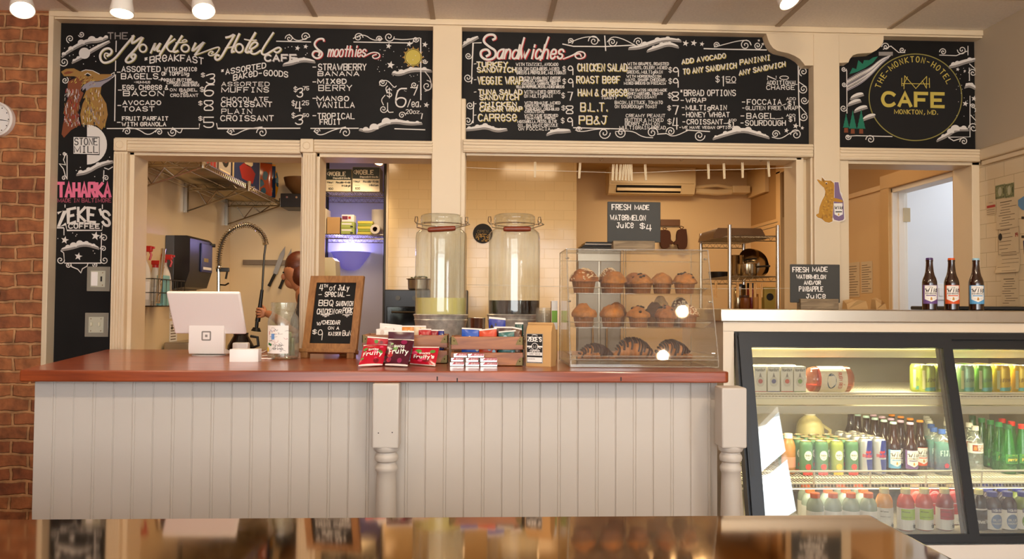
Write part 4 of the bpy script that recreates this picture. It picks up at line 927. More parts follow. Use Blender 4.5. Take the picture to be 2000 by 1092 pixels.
# card reader and its cable box
c = PZ(474, 707, ZCT)
o = MB().ext([(-.052, -.03, 0.002), (.04, -.03, .002), (.058, -.018, .002), (.058, .03, .002), (-.052, .03, .002)], (0, 0, .05))
bm_ = o; bx = bm_.build('card_reader', M_whiteplastic, None, (c.x, c.y+.03, ZCT-.002)); tag(bx, 'small white card reader lying on the counter in front of the tablet stand', 'card reader')
c2 = PZ(462, 690, ZCT)
tag(MB().box((-.03, -.02, 0), (.042, .02, .05), bev=.006).build('cable_hub', M_whiteplastic, None, (c2.x+.015, c2.y, ZCT)), 'white cable box tucked beside the tablet stand foot', 'cable box')
def cable(pts, label):
    q = chaikin([(p.x, p.y) for p in pts], 3); t = MB().tube([(x, y, ZCT+.0035) for x, y in q], .003, 8); return tag(t.build('charging_cable', M_whiteplastic), label, 'cable', 'white cables beside the tip jar')
cable([PZ(u, v, ZCT) for u, v in ((481, 689), (500, 687), (512, 691), (522, 685), (540, 679), (560, 676))], 'white cable looping from the cable box behind the tip jar')
cable([PZ(u, v, ZCT) for u, v in ((502, 703), (515, 702), (530, 703), (538, 699), (528, 696), (512, 697))], 'white cable curling from the card reader in front of the tip jar')

# ---------- tip jar
c = PZ(553, 703, ZCT); yj = c.y+.065; cj = P(553, 690, yj)
j = thing('tip_jar', 'clear glass tip jar with a doodled white paper label and banknotes inside', 'jar', (cj.x, yj, ZCT))
MB().lathe([(0, .002), (.058, .002), (.064, .008), (.065, .02), (.065, .155), (.060, .175), (.050, .190), (.049, .20), (.053, .205), (.0535, .212), (.050, .216), (.0535, .222), (.0535, .236), (.050, .238), (.047, .236), (.046, .2), (.056, .176), (.061, .155), (.061, .012), (0, .008)], 36).build('glass', M_glass, j)
lb = MB(); n = 14
f = cylmap(0, 0, .0655, FR-.25)
for i in range(n):
    x0, x1 = -.052+.104*i/n, -.052+.104*(i+1)/n; lb.add([f(x0, .026), f(x1, .026), f(x1, .142), f(x0, .142)], [(0, 1, 2, 3)])
lab = lb.build('paper_label', M_paper, j, fix=False)
f = cylmap(0, 0, .0655, FR-.25, eps=.001); d = MB(); rr = random.Random(5)
for i in range(26):
    x, y = rr.uniform(-.045, .04), rr.uniform(.035, .13); d.strip(chaikin([(x+rr.uniform(-.01, .01)*(q > 0)+q*.004, y+rr.uniform(-.007, .007)) for q in range(4)]), .0009, f, rr.choice([0, 0, 0, 1, 2]))
lt(d, f, 'Tip your', -.012, .055, .009, .04, .001, 0, .2); lt(d, f, 'Baristas', -.012, .042, .009, .042, .001, 0, .2)
d.strip([(-.033, .118), (-.033, .104)], .003, f, 1)
d.poly([(-.022, .084), (-.006, .084), (-.006, .108), (-.022, .108)], f, 3); d.poly([(-.042, .062), (-.022, .056), (-.019, .065), (-.039, .071)], f, 4); d.poly([(-.045+.009*math.cos(t), .042+.011*math.sin(t)) for t in [q*PI/6 for q in range(12)]], f, 5)
d.build('doodles', [M_ink, M_red, mat('purple_marker', '#6a4aa0', .8), mat('blue_marker', '#6f9ad0', .8), mat('green_marker', '#2f7a45', .8), mat('yellow_marker', '#e6c53c', .8)], lab, smooth=0, fix=False)
M_note = mat('banknote_green', '#b9bd9c', .8, var=(60, .2))
rr = random.Random(9)
for i in range(7):
    a = rr.uniform(-.9, 2.4); r0 = rr.uniform(.02, .05); b = MB(); z0 = .014+.02*(i % 3); h = rr.uniform(.05, .09)
    pts = [(r0*math.cos(a+t*.5)+.0*t, r0*math.sin(a+t*.5)) for t in range(-2, 3)]
    V = [(x, y, z0) for x, y in pts]+[(x*1.02, y*1.02, z0+h) for x, y in pts]
    b.add(V, [(q, q+1, q+6, q+5) for q in range(4)])
    tag(b.build('banknote', M_note, None, (cj.x, yj, ZCT), smooth=60), 'crumpled banknote inside the glass tip jar', 'banknote', 'banknotes in the tip jar')

# ---------- easel sign
M_frame = wood('oak_easel_wood', '#9a6a3a', '#7d5128', .5, 4, (14, 14, 2), 0.0)
c = PZ(641, 700, ZCT)
ez = thing('easel_sign', 'small wooden easel chalkboard advertising a 4th of July special', 'sign', (c.x, c.y+.03, ZCT), math.radians(-13))
tilt = Matrix.Translation((0, 0, .03)) @ Matrix.Rotation(math.radians(-14), 4, 'X')
wF, hF, bw = .248, .335, .031
b = MB(tilt)
for s in (-1, 1):
    b.ext([(s*wF/2, -.009, 0), (s*wF/2, -.009, hF), (s*(wF/2-bw), -.009, hF-bw), (s*(wF/2-bw), -.009, bw)], (0, .018, 0))
b.ext([(-wF/2, -.009, hF), (wF/2, -.009, hF), (wF/2-bw, -.009, hF-bw), (-wF/2+bw, -.009, hF-bw)], (0, .018, 0))
b.ext([(-wF/2, -.009, 0), (wF/2, -.009, 0), (wF/2-bw, -.009, bw), (-wF/2+bw, -.009, bw)], (0, .018, 0))
b.build('frame', M_frame, ez, smooth=20)
MB(tilt).box((-wF/2+bw-.002, -.003, bw-.002), (wF/2-bw+.002, .006, hF-bw+.002)).build('slate', M_slate, ez)
MB(tilt).box((-wF/2-.005, -.03, -.012), (wF/2+.005, .012, .004), bev=.002).build('ledge', M_frame, ez)
for s in (-1, 1):
    MB().box((s*.105-.016, -.028, 0), (s*.105+.016, .002, .03), bev=.002).build('leg', M_frame, ez)
b = MB(); b.add([(-.012, .078, .24), (.012, .078, .24), (.02, .16, 0), (-.02, .16, 0), (-.012, .09, .245), (.012, .09, .245), (.02, .172, 0), (-.02, .172, 0)], [(0, 1, 2, 3), (7, 6, 5, 4), (0, 4, 5, 1), (1, 5, 6, 2), (2, 6, 7, 3), (3, 7, 4, 0)]); b.build('back_prop', M_frame, ez)
o3 = tilt @ Vector((-wF/2+bw, -.0036, bw)); wI, hI = wF-2*bw, hF-2*bw
fe = plane(o3, (1, 0, 0), tilt.to_3x3() @ Vector((0, 0, 1)))
def em(zx, zy): t = (zy-225)/578; l = 585-58*t; r = 982-45*t; return ((zx-l)/(r-l)*wI, (1-t)*hI)
d = MB()
for s_, x0, yb_, x1, h, w_ in (('4', 612, 300, 645, 58, 6), ('TH', 655, 268, 692, 28, 4), ('of', 712, 298, 772, 50, 5), ('JuLy', 800, 296, 905, 48, 6), ('SPeCiAL', 668, 358, 862, 44, 6), ('BBQ', 608, 445, 750, 52, 6), ('SANDWICH', 782, 446, 948, 44, 5), ('CHICKEN', 592, 526, 764, 50, 5.5), ('OR', 780, 518, 836, 36, 5), ('PORK', 852, 516, 948, 52, 5.5), ('w/', 594, 632, 642, 44, 5), ('CHEDDAR', 652, 622, 824, 36, 5), ('ON A', 708, 670, 818, 26, 4.5), ('$', 552, 712, 590, 36, 5), ('9', 600, 770, 648, 96, 5), ('KAISER', 715, 726, 836, 32, 4.5), ('BuN', 856, 726, 940, 46, 5)):
    pa, pb_, pc = em(x0, yb_), em(x1, yb_), em(x0, yb_-h); lt(d, fe, s_, pa[0], pa[1], pc[1]-pa[1], pb_[0]-pa[0], w_*.0006)
for p in ([(605, 340), (635, 338)], [(885, 346), (918, 345)], [(632, 532), (730, 528)], [(650, 542), (715, 540)], [(672, 552), (690, 550)], [(852, 530), (945, 528)], [(875, 540), (915, 539)], [(893, 552), (897, 550)]): d.strip([em(*q) for q in p], .0028, fe)
d.build('chalk_lettering', M_chalk, ez, smooth=0, fix=False)

# ---------- wooden crates with snacks
M_crate = wood('crate_pine', '#a5642c', '#7d4318', .45, 3, (2, 12, 12), .1)
M_bronze = mat('antique_bronze', '#5a4a2a', .4, .8)
def crate(label, u, v, Yf, wd, dp, h):
    c = P(u, v, Yf); t = thing('wooden_crate', label, 'crate', (c.x, Yf+dp/2, ZCT), 0, 'snack crates')
    def slat(z0, z1, side):
        b = MB(); y = -dp/2 if side < 0 else dp/2-.01; b.box((-wd/2, y, z0), (wd/2, y+.01, z1), bev=.002); return b
    for z0, z1 in ((.002, h*.46), (h*.56, h)):
        slat(z0, z1, -1).build('front_slat', M_crate, t); slat(z0, z1, 1).build('back_slat', M_crate, t)
        for s in (-1, 1): MB().box((s*(wd/2-.006)-.005, -dp/2+.01, z0), (s*(wd/2-.006)+.005, dp/2-.01, z1), bev=.002).build('side_slat', M_crate, t)
    MB().box((-wd/2+.01, -dp/2+.01, .002), (wd/2-.01, dp/2-.01, .010)).build('bottom', M_crate, t)
    for s in (-1, 1):
        for z in (.018, h-.016):
            b = MB(); b.ext([(s*wd/2+s*.0015, -dp/2-.0015, z-.015), (s*(wd/2-.028), -dp/2-.0015, z-.015 if z > .05 else z-.015), (s*(wd/2-.020), -dp/2-.0015, z+.004), (s*(wd/2-.010), -dp/2-.0015, z+.015), (s*wd/2+s*.0015, -dp/2-.0015, z+.015)], (0, .004, 0))
            b.box((s*wd/2-.0015, -dp/2-.0015, z-.015), (s*wd/2+.0015, -dp/2+.025, z+.015)); b.ball((s*(wd/2-.012), -dp/2-.002, z), .0025, 8, 6)
            b.build('corner_bracket', M_bronze, t)
    return t
c1y, c2y = 3.26, 3.13
crate('wooden snack crate behind the red fruit snack packets', 791, 690, c1y, .335, .17, .112)
crate('wooden snack crate between the fruit snacks and the coffee bag', 951, 690, c2y, .275, .16, .112)
def packet(label, q, cols, group, txt=None, bulge=.012, name='snack_packet', cat='snack packet', seals=True, txtm=None, sub=None):
    """pillow pack from four corners (tl, tr, br, bl) with crimped seals"""
    tl, tr, br, bl = [Vector(p) for p in q]; nx, ny = 8, 10
    nrm = (tr-tl).cross(bl-tl).normalized(); nrm = nrm if nrm.y < 0 else -nrm
    def at(s, t, k): 
        p = tl.lerp(tr, s).lerp(bl.lerp(br, s), t); e = (max(0, math.sin(PI*s))**.6)*(max(0, math.sin(PI*t))**.6)
        return p+nrm*(k*bulge*e+.0012*math.sin(s*23+t*7)*math.sin(PI*t)+k*.0004)
    cen = (tl+tr+bl+br)/4
    b = MB()
    V = []; F = []
    for k in (1, -1):
        for j_ in range(ny+1):
            for i in range(nx+1): V.append(at(i/nx, j_/ny, k)-cen)
    o = (nx+1)*(ny+1)
    for k in (0, o):
        for j_ in range(ny):
            for i in range(nx):
                a = k+j_*(nx+1)+i; F.append((a, a+1, a+nx+2, a+nx+1))
    b.add(V, F)
    po = b.build(name, cols[0], None, cen, smooth=60, fix=False); tag(po, label, cat, group)
    fm = lambda x, y: at(min(1, max(0, x)), min(1, max(0, 1-y)), 1)-cen+nrm*.0012
    if seals:
        n = 8
        for t0, t1 in ((0, .05), (.95, 1.0)):
            s_ = MB()
            for i in range(n): s_.add([fm(i/n, 1-t0), fm((i+1)/n, 1-t0), fm((i+1)/n, 1-t1), fm(i/n, 1-t1)], [(0, 1, 2, 3)])
            s_.build('crimped_seal', cols[1], po, fix=False)
    if txt or len(cols) > 2:
        d = MB()
        rr = random.Random(len(label)*7+int(cen.x*1000))
        for i in range(9):
            x, y, r = rr.uniform(.1, .9), rr.uniform(.12, .85), rr.uniform(.05, .13)
            d.poly([(x+r*math.cos(t*PI/5), y+r*.8*math.sin(t*PI/5)) for t in range(10)], fm, 1+i % (len(cols)-2) if len(cols) > 2 else 0)
        if txt: lt(d, lambda x, y: fm(x, y)+nrm*.0006, txt, .12, .38, .17, .76, .035, 0, slope=.03)
        if sub: lt(d, lambda x, y: fm(x, y)+nrm*.0006, sub, .3, .62, .08, .4, .02, 0)
        d.build('printed_graphics', [txtm or M_paper]+list(cols[2:]), po, smooth=0, fix=False)
    return po
m_ = lambda n, c, r=.3: mat(n, c, r)
RED = [m_('cherry_red_foil', '#b8142c', .22), m_('pale_seal', '#e8dcd4', .4), m_('pink_print', '#e0436a'), m_('deep_red_print', '#7a0a1c'), m_('leaf_print', '#5a8a3a')]
PUR = [m_('plum_foil', '#4a1424', .22), RED[1], m_('magenta_print', '#8a1a4a'), m_('red_berry_print', '#b0202a'), RED[4]]
GF = 'fruit snack packets leaning on the crate'
pk = lambda u, v, Y: P(u, v, Y)
packet('red fruit snack packet standing behind another red one, left of the purple ones', [pk(718, 657, 3.20), pk(758, 660, 3.20), pk(757, 708, 3.19), pk(712, 708, 3.19)], RED, GF, bulge=.008)
packet('purple fruit snack packet standing behind its twin, tallest of the fruit snacks', [pk(758.5, 645, 3.20), pk(809, 646.5, 3.20), pk(808, 706, 3.19), pk(758, 706, 3.19)], PUR, GF, bulge=.008)
packet('red fruit snack packet at the left front, leaning beside the purple ones', [pk(710.5, 675, 3.16), pk(756.5, 673.5, 3.16), Vector(PZ(747, 714, ZCT+.004)), Vector(PZ(700, 716, ZCT+.004))], RED, GF, 'Fruity', .012, sub='SNACKS')
packet('purple fruit snack packet at the front, between the two red ones', [pk(758.5, 662, 3.16), pk(809, 664, 3.16), Vector(PZ(796, 716, ZCT+.004)), Vector(PZ(752, 714, ZCT+.004))], PUR, GF, 'Fruity', .014, sub='SNACKS')
packet('red fruit snack packet at the right front, bottom edge spread on the counter', [pk(807, 677, 3.17), pk(858, 677.5, 3.17), Vector(PZ(850, 715, ZCT+.004)), Vector(PZ(800, 711, ZCT+.004))], RED, GF, "Fruity's", .012, sub='SNACKS')
def crpk(label, u0, v0, u1, v1, Y, col, col2, group, txt=None, tilt=0):
    zb_ = ZCT+.03; a, c_ = P(u0, v0, Y), P(u1, v1, Y)
    q = [a+Vector((0, 0, tilt)), Vector((c_.x, Y, a.z-tilt)), Vector((c_.x, Y-.01, zb_)), Vector((a.x, Y-.01, zb_))]
    packet(label, q, [m_(*col, .28), RED[1], m_(*col2)], group, txt, .01, seals=True)
G1, G2 = 'snack packets in the crate behind the fruit snacks', 'snack packets in the crate beside the coffee bag'
crpk('tall white snack packet at the left end of its crate', 742, 633, 785, 660, 3.33, ('white_foil', '#e4ded6'), ('faint_print', '#cbb9ae'), G1, None, .004)
crpk('white snack packet leaning in front of the tall white one', 735, 641, 768, 665, 3.30, ('white_foil', '#e4ded6'), ('faint_print', '#cbb9ae'), G1, None, -.004)
crpk('orange and white snack packet next to the tall white one', 780, 636, 808, 660, 3.345, ('orange_foil', '#d8842a'), ('cream_print', '#efe2c4'), G1)
crpk('yellow snack packet with frilly top behind the purple fruit snacks', 806, 636, 832, 660, 3.36, ('cream_foil', '#e2cfae'), ('orange_foil', '#d8842a'), G1)
crpk('red and white snack packet over the crate front board', 818, 642, 842, 666, 3.325, ('scarlet_foil', '#b01c24'), ('cream_print', '#efe2c4'), G1)
crpk('crimson snack packet near the right end of the fruit snack crate', 838, 644, 856, 668, 3.335, ('crimson_foil', '#8e1226'), ('grey_print', '#b9aea6'), G1)
crpk('narrow blue snack packet at the right end of the fruit snack crate', 856, 644, 867, 668, 3.34, ('navy_foil', '#1f2c7c'), ('cream_print', '#efe2c4'), G1)
crpk('bright blue snack packet lying at the left end of its crate', 902, 641, 941, 662, 3.19, ('azure_foil', '#1c4fae'), ('cream_print', '#efe2c4'), G2, None, .002)
crpk('royal blue cookie packet standing tallest in its crate', 955, 620, 987, 660, 3.245, ('royal_foil', '#22308c'), ('dark_cookie_print', '#2a1a1c'), G2, None, .003)
crpk('orange snack packet in the middle of its crate', 936, 642, 970, 664, 3.18, ('fire_orange_foil', '#c8401a'), ('sky_print', '#8fb4c0'), G2, None, -.004)
crpk('dark maroon snack packet behind the teal one', 965, 638, 1002, 660, 3.215, ('maroon_foil', '#3a1214'), ('sky_print', '#8fb4c0'), G2)
crpk('teal snack packet at the front right of its crate', 974, 646, 1007, 664, 3.175, ('teal_foil', '#2f6660'), ('sky_print', '#8fb4c0'), G2, None, -.003)
crpk('brown cookie packet at the right end of its crate', 1000, 640, 1019, 664, 3.18, ('cocoa_foil', '#5a3420'), ('pale_cookie_print', '#a58a70'), G2, None, .004)
crpk('dark green snack packet standing behind the brown cookie packet', 1006, 630, 1022, 655, 3.24, ('pine_foil', '#1d4a44'), ('sky_print', '#8fb4c0'), G2)
# gum packs
M_gum = m_('gum_red', '#a8202a', .3); M_foil = mat('silver_foil', '#c9c4bc', .25, .8)
gz = lambda x0, y0, x1, y1: (840+x0/6.825, 580+y0/6.825, 840+x1/6.825, 580+y1/6.825)
h = .0165; Yg = 3.10
for (x0, x1, lv, dy, lab) in ((262, 455, 0, .004, 'bottom layer, left end'), (470, 660, 0, -.004, 'bottom layer, middle'), (668, 898, 0, -.012, 'bottom layer, right end'), (275, 445, 1, .006, 'second layer, left end'), (475, 645, 1, -.003, 'second layer, middle'), (666, 895, 1, -.011, 'second layer, right end'), (310, 495, 2, .003, 'top layer, left one'), (500, 720, 2, -.006, 'top layer, right one')):
    a, c_ = P(840+x0/6.825, 700, Yg+dy), P(840+x1/6.825, 700, Yg+dy); wd = c_.x-a.x
    t = thing('gum_pack', 'red and silver gum pack in the stack by the crate, '+lab, 'gum pack', ((a.x+c_.x)/2, Yg+dy+.02, ZCT+lv*h), 0, 'gum packs stacked in front of the crate')
    MB().box((-wd/2, -.012, .0003), (wd/2, .02, h-.0004), bev=.0015).build('box', M_foil, t)
    b = MB(); f = plane((-wd/2, -.0122, 0), (1, 0, 0), (0, 0, 1)); b.poly([(wd*.12, h*.45), (wd*.98, h*.45), (wd*.98, h*.95), (wd*.3, h*.95)], f); b.box((-wd/2+.003, -.012, h-.0005), (wd/2-.003, .02, h-.0001)); b.build('red_print', M_gum, t, fix=False)
    b = MB(); f = plane((-wd/2, -.0125, 0), (1, 0, 0), (0, 0, 1)); lt(b, f, 'SPEARMINT', wd*.4, h*.55, h*.3, wd*.5, .0006); b.build('lettering', M_paper, t, fix=False)

# ---------- coffee bag
M_kraft = mat('kraft_paper', '#c49a63', .75, var=(8, .06), bump=(25, .15))
c = PZ(1058, 716, ZCT)
cb2 = thing('coffee_bag', 'brown kraft coffee bag with a black label standing beside the pastry case', 'coffee bag', (c.x, c.y+.036, ZCT), math.radians(-24))
W2, D2, H2 = .051, .031, .150
b = MB(); bm = bmesh.new()
rings = [(0, W2*.98, D2*.98), (.02, W2, D2), (.08, W2*1.01, D2*1.03), (H2*.86, W2, D2*.9), (H2, W2*1.0, D2*.55), (H2+.012, W2*1.0, D2*.18)]
V = []
for z, w2, d2 in rings: V += [(-w2, -d2, z), (0, -d2*1.04, z), (w2, -d2, z), (w2*.94, 0, z), (w2, d2, z), (0, d2*1.04, z), (-w2, d2, z), (-w2*.94, 0, z)]
F = [(r*8+i, r*8+(i+1) % 8, r*8+8+(i+1) % 8, r*8+8+i) for r in range(len(rings)-1) for i in range(8)]+[tuple(range(7, -1, -1)), tuple(range((len(rings)-1)*8, len(rings)*8))]
b.add(V, F); b.box((-W2, -.012, H2+.008), (W2, .003, H2+.017), bev=.002); b.build('bag', M_kraft, cb2, smooth=30)
f = plane((-W2+.004, -D2*1.055, .012), (1, 0, 0), (0, 0, 1), .0004); wl, hl = .066, .112
b = MB(); b.poly([(0, 0), (wl, 0), (wl, hl), (0, hl)], f); lb = b.build('label', M_ink, cb2, fix=False)
d = MB(); f = plane((-W2+.004, -D2*1.055, .012), (1, 0, 0), (0, 0, 1), .0009)
for p in ([(.001, .001), (wl-.001, .001), (wl-.001, hl-.001), (.001, hl-.001), (.001, .001)],): d.strip(p, .0008, f)
lt(d, f, "ZEKE'S", .006, .083, .016, wl-.012, .0038); d.strip(chaikin([(.022, .106), (.030, .109), (.044, .106)]), .002, f)
for y0, y1 in ((.029, .041), (.004, .022)): d.poly([(.003, y0), (wl-.003, y0), (wl-.003, y1), (.003, y1)], f)
d.poly([(.002, .060), (wl-.002, .060), (wl-.002, .066), (.002, .066)], f)
d.strip([(wl/2+.013*math.cos(t*PI/12), .063+.013*math.sin(t*PI/12)) for t in range(25)], .002, f)
for t in range(7): a = PI+.35+t*(PI-.7)/6; d.strip([(wl/2+.018*math.cos(a), .064+.018*math.sin(a)), (wl/2+.026*math.cos(a), .064+.023*math.sin(a))], .0018, f)
lt(d, f, 'COFFEE', .014, .043, .006, .040, .0013)
f2 = plane((-W2+.004, -D2*1.055, .012), (1, 0, 0), (0, 0, 1), .0012)
d.poly([(wl/2+.011*math.cos(t*PI/10), .063+.011*math.sin(t*PI/10)) for t in range(20)], f2, 1); lt(d, f2, 'MARKET BLEND', .008, .032, .006, .048, .0008, 1); lt(d, f2, 'HAND ROASTED', .006, .014, .003, .028, .0005, 1)
f3 = plane((-W2+.004, -D2*1.055, .012), (1, 0, 0), (0, 0, 1), .0015); lt(d, f3, 'M', wl/2-.005, .056, .013, .010, .001, 0)
d.build('label_print', [M_paper, M_ink], lb, smooth=0, fix=False)

# ---------- glass drink dispensers on galvanised stands
def dispenser(u, Yj, label, liq, lv, tiltg):
    c = P(u, 600, Yj); s = Yj/FPX
    t = thing('drink_dispenser', label, 'drink dispenser', (c.x, Yj, ZCT), 0, 'glass drink dispensers')
    zb0 = P(u, 615, Yj).z-ZCT
    R = 51*s
    MB().lathe([(0, .0), (R*.86, 0), (R*.88, .004), (R*.92, zb0*.45), (R*.945, zb0*.46), (R*.92, zb0*.48), (R*1.0, zb0*.86), (R*1.02, zb0*.88), (R*1.0, zb0*.90), (R*1.02, zb0-.006), (R*1.055, zb0), (R*1.02, zb0+.004), (R*.99, zb0-.004), (R*.97, zb0-.02), (0, zb0-.02)], 40).build('stand', M_galv, t)
    z = lambda v: P(u, v, Yj).z-ZCT
    zt = z(452)
    rp = [(0, zb0-.008), (R*.9, zb0-.008), (R*.97, zb0), (R*.98, zb0+.02), (R*.98, zt-.03), (R*.95, zt-.008), (R*.84, zt+.004), (R*.76, zt+.009), (R*.75, z(441)), (R*.78, z(440)), (R*.78, z(437))]
    g = MB().lathe(rp, 48); g.build('glass_jar', M_glass, t)
    zl = z(420)
    MB().lathe([(R*.70, z(436.5)), (R*.79, z(436)), (R*.80, z(433)), (R*.77, z(431.5)), (R*.79, z(430)), (R*.80, z(427)), (R*.77, z(422)), (R*.7, zl), (R*.3, zl+.004), (0, zl+.002)], 40).build('glass_lid', M_glass, t)
    MB().lathe([(0, zb0-.004), (R*.90, zb0-.004), (R*.955, zb0+.004), (R*.962, zb0+.02), (R*.962, z(lv)), (0, z(lv))], 40).build('drink', liq, t)
    # wire bail with side loops and a wooden grip
    b = MB(); zr = z(437)
    b.tube([(R*.80*math.cos(a*PI/20), R*.80*math.sin(a*PI/20), z(438.5)) for a in range(40)], .0022, 6, closed=True)
    for s_ in (-1, 1):
        x = s_*R*.94; b.tube([(s_*R*.80, 0, z(438)), (x, -.004, z(438)), (s_*R*1.02, -.004, z(433)), (s_*R*1.0, -.004, z(424)), (s_*R*.92, -.004, z(424)), (s_*R*.90, -.004, z(432)), (s_*R*.93, -.006, z(440))], .0024, 6)
    gz0, gz1 = z(452+tiltg), z(452-tiltg)
    yg = -R*1.0; gx0, gx1 = -R*.46, R*.56
    b.tube([(-R*.92, -.01, z(432)), (-R*.88, yg*.75, z(448)), (gx0, yg, gz0)], .0024, 6); b.tube([(R*.92, -.01, z(432)), (R*1.08, yg*.6, z(441)), (gx1, yg, gz1)], .0024, 6)
    b.build('wire_bail', M_chrome, t)
    d = Vector((gx1-gx0, 0, gz1-gz0)); p0 = Vector((gx0, yg, gz0))
    b = MB(); b.tube([p0+d*k for k in (0, .03, .1, .3, .5, .7, .9, .97, 1)], [.008, .0105, .0115, .012, .0125, .012, .0115, .0105, .008], 14); b.build('wooden_grip', mat('cherry_grip', '#7a3218', .4, var=(30, .2, (1, 8, 8))), t)
    b = MB(); b.cyl((R*.3, -R*.80, .075), (R*.3, -R*1.1, .075), .009, n=12); b.cyl((R*.3, -R*1.08, .08), (R*.3, -R*1.08, .04), .006, n=10); b.box((R*.3-.004, -R*1.1, .085), (R*.3+.004, -R*1.02, .105), bev=.002); b.build('spigot', M_chrome, t)
    return t
LEM = mat('lemonade', '#ddcf84', .25, spec=.4); DRK = mat('dark_iced_tea', '#170a0c', .12)
dispenser(861, 3.72, 'glass drink dispenser of pale yellow lemonade on a galvanised stand', LEM, 582, 1.8)
dispenser(1004, 3.72, 'glass drink dispenser of nearly black iced tea on a galvanised stand', DRK, 587, 0.3)
# engraved script on the lemonade jar
# ---------- steel cup, straws and carton behind the coffee bag
c = P(931, 640, 3.62)
tag(MB().lathe([(0, 0), (.032, 0), (.034, .006), (.038, .172), (.0395, .175), (.0375, .176), (.036, .17), (.032, .01), (0, .008)], 32, c=(0, 0, 0)).build('steel_tumbler', M_steel, None, (c.x, 3.62, ZCT)), 'shiny steel tumbler standing between the two drink dispensers', 'tumbler')
c = P(1062, 640, 3.55)
t = thing('cup_stack', 'stack of clear plastic cups behind the coffee bag', 'cups', (c.x, 3.55, ZCT))
for k in range(7):
    MB().lathe([(.026, .0), (.036, .10), (.038, .10)], 24, c=(0, 0, .012*k+.05 if k else .0)).build('cup', clear('clear_cup', '#f2f2ee', .06, .6, .05, .16, '#ddd6ca'), t)
c = P(1082, 640, 3.50)
t = thing('tea_carton', 'slim white and green carton left of the pastry case', 'carton', (c.x, 3.5, ZCT))
MB().box((-.013, -.02, 0), (.013, .02, .25), bev=.002).build('box', M_kraft, t); b = MB(); b.box((-.013, -.0215, .13), (.013, -.0202, .252)); b.build('white_front', M_paper, t); b = MB(); b.box((-.012, -.0228, .16), (.012, -.0216, .21)); b.build('green_band', mat('lime_print', '#7fae3c', .6), t)

# ---------- pastry display case
ZT1 = 1.53; X0, X1 = P(1114, 716, 3.06).x, P(1404, 714, 3.06).x; Yf, Yt, Ybk = 3.065, 3.205, 3.46
cs = thing('pastry_case', 'clear acrylic countertop display case with three trays of muffins and croissants', 'display case', (0, 0, 0))
cs.location = ((X0+X1)/2, Yf, ZCT); O = Vector(cs.location); hw = (X1-X0)/2; D = Ybk-Yf; H = ZT1-ZCT; dt = Yt-Yf; th = .005
MB().ext([(-hw, .0, .03), (hw, 0, .03), (hw, dt, H), (-hw, dt, H)], (0, th, 0)).build('front_panel', M_acryl, cs)
for s in (-1, 1):
    b = MB(); b.ext([(s*hw, 0, .002), (s*hw, D, .002), (s*hw, D, H), (s*hw, dt, H), (s*hw, 0, .03)], (-s*th, 0, 0)); b.build('side_panel', M_acryl, cs)
MB().box((-hw, dt, H-.004), (hw, D, H+.001)).build('top_panel', M_acryl, cs)
MB().box((-hw, 0, .002), (hw, D, .012)).build('base', M_acryl, cs)
MB().box((-hw, -.002, .002), (hw, .006, .030)).build('base_lip', M_acryl, cs)
M_edge = clear('acrylic_edge', '#e6e4dc', .25, .5, .05, .25, '#f4efe6')
b = MB()
for s in (-1, 1):
    b.tube([(s*hw, 0, .003), (s*hw, 0, .03), (s*hw, dt, H)], .0022, 6); b.tube([(s*hw, D, .003), (s*hw, D, H), (s*hw, dt, H)], .0022, 6)
b.tube([(-hw, dt, H), (hw, dt, H)], .0022, 6); b.tube([(-hw, D, H), (hw, D, H)], .002, 6); b.tube([(-hw, 0, .003), (hw, 0, .003)], .002, 6); b.tube([(-hw, 0, .03), (hw, 0, .03)], .002, 6)
b.build('polished_edges', M_edge, cs)
b = MB()
for s in (-.01, .0): b.tube([(s, D-.002, .02), (s, D-.002, H)], .0016, 6)
b.tube([(-hw, D-.03, H-.035), (hw, D-.03, H-.035)], .0016, 6); b.build('door_edges', M_edge, cs)
M_scr = M_chrome
b = MB()
for s in (-1, 1):
    for y, z in ((dt+.02, H-.035), (.05, .05), (.09, .25)): b.cyl((s*(hw+.001), y, z), (s*(hw-.012), y, z), .004, n=10)
b.build('rivets', M_scr, cs)
ztr = [P(1260, 573, 3.17).z-ZCT, P(1260, 640, 3.14).z-ZCT, P(1260, 706, 3.09).z-ZCT]
def front_at(z): return dt*(z-.03)/(H-.03)
for z in ztr:
    y0 = front_at(z)+.02; y1 = D-.02
    b = MB(); b.box((-hw+.03, y0+.02, z-.003), (hw-.03, y1, z))
    b.add([(-hw+.03, y0+.02, z), (hw-.03, y0+.02, z), (hw-.012, y0, z+.02), (-hw+.012, y0, z+.02)], [(0, 1, 2, 3)])
    for s in (-1, 1): b.add([(s*(hw-.03), y0+.02, z), (s*(hw-.03), y1, z), (s*(hw-.012), y1, z+.02), (s*(hw-.012), y0, z+.02)], [(0, 1, 2, 3)])
    t_ = b.build('tray', M_acryl, cs)
    b = MB(); b.tube([(-hw+.012, y1, z+.02), (-hw+.012, y0, z+.02), (hw-.012, y0, z+.02), (hw-.012, y1, z+.02)], .0018, 6); b.build('rim', M_edge, t_)
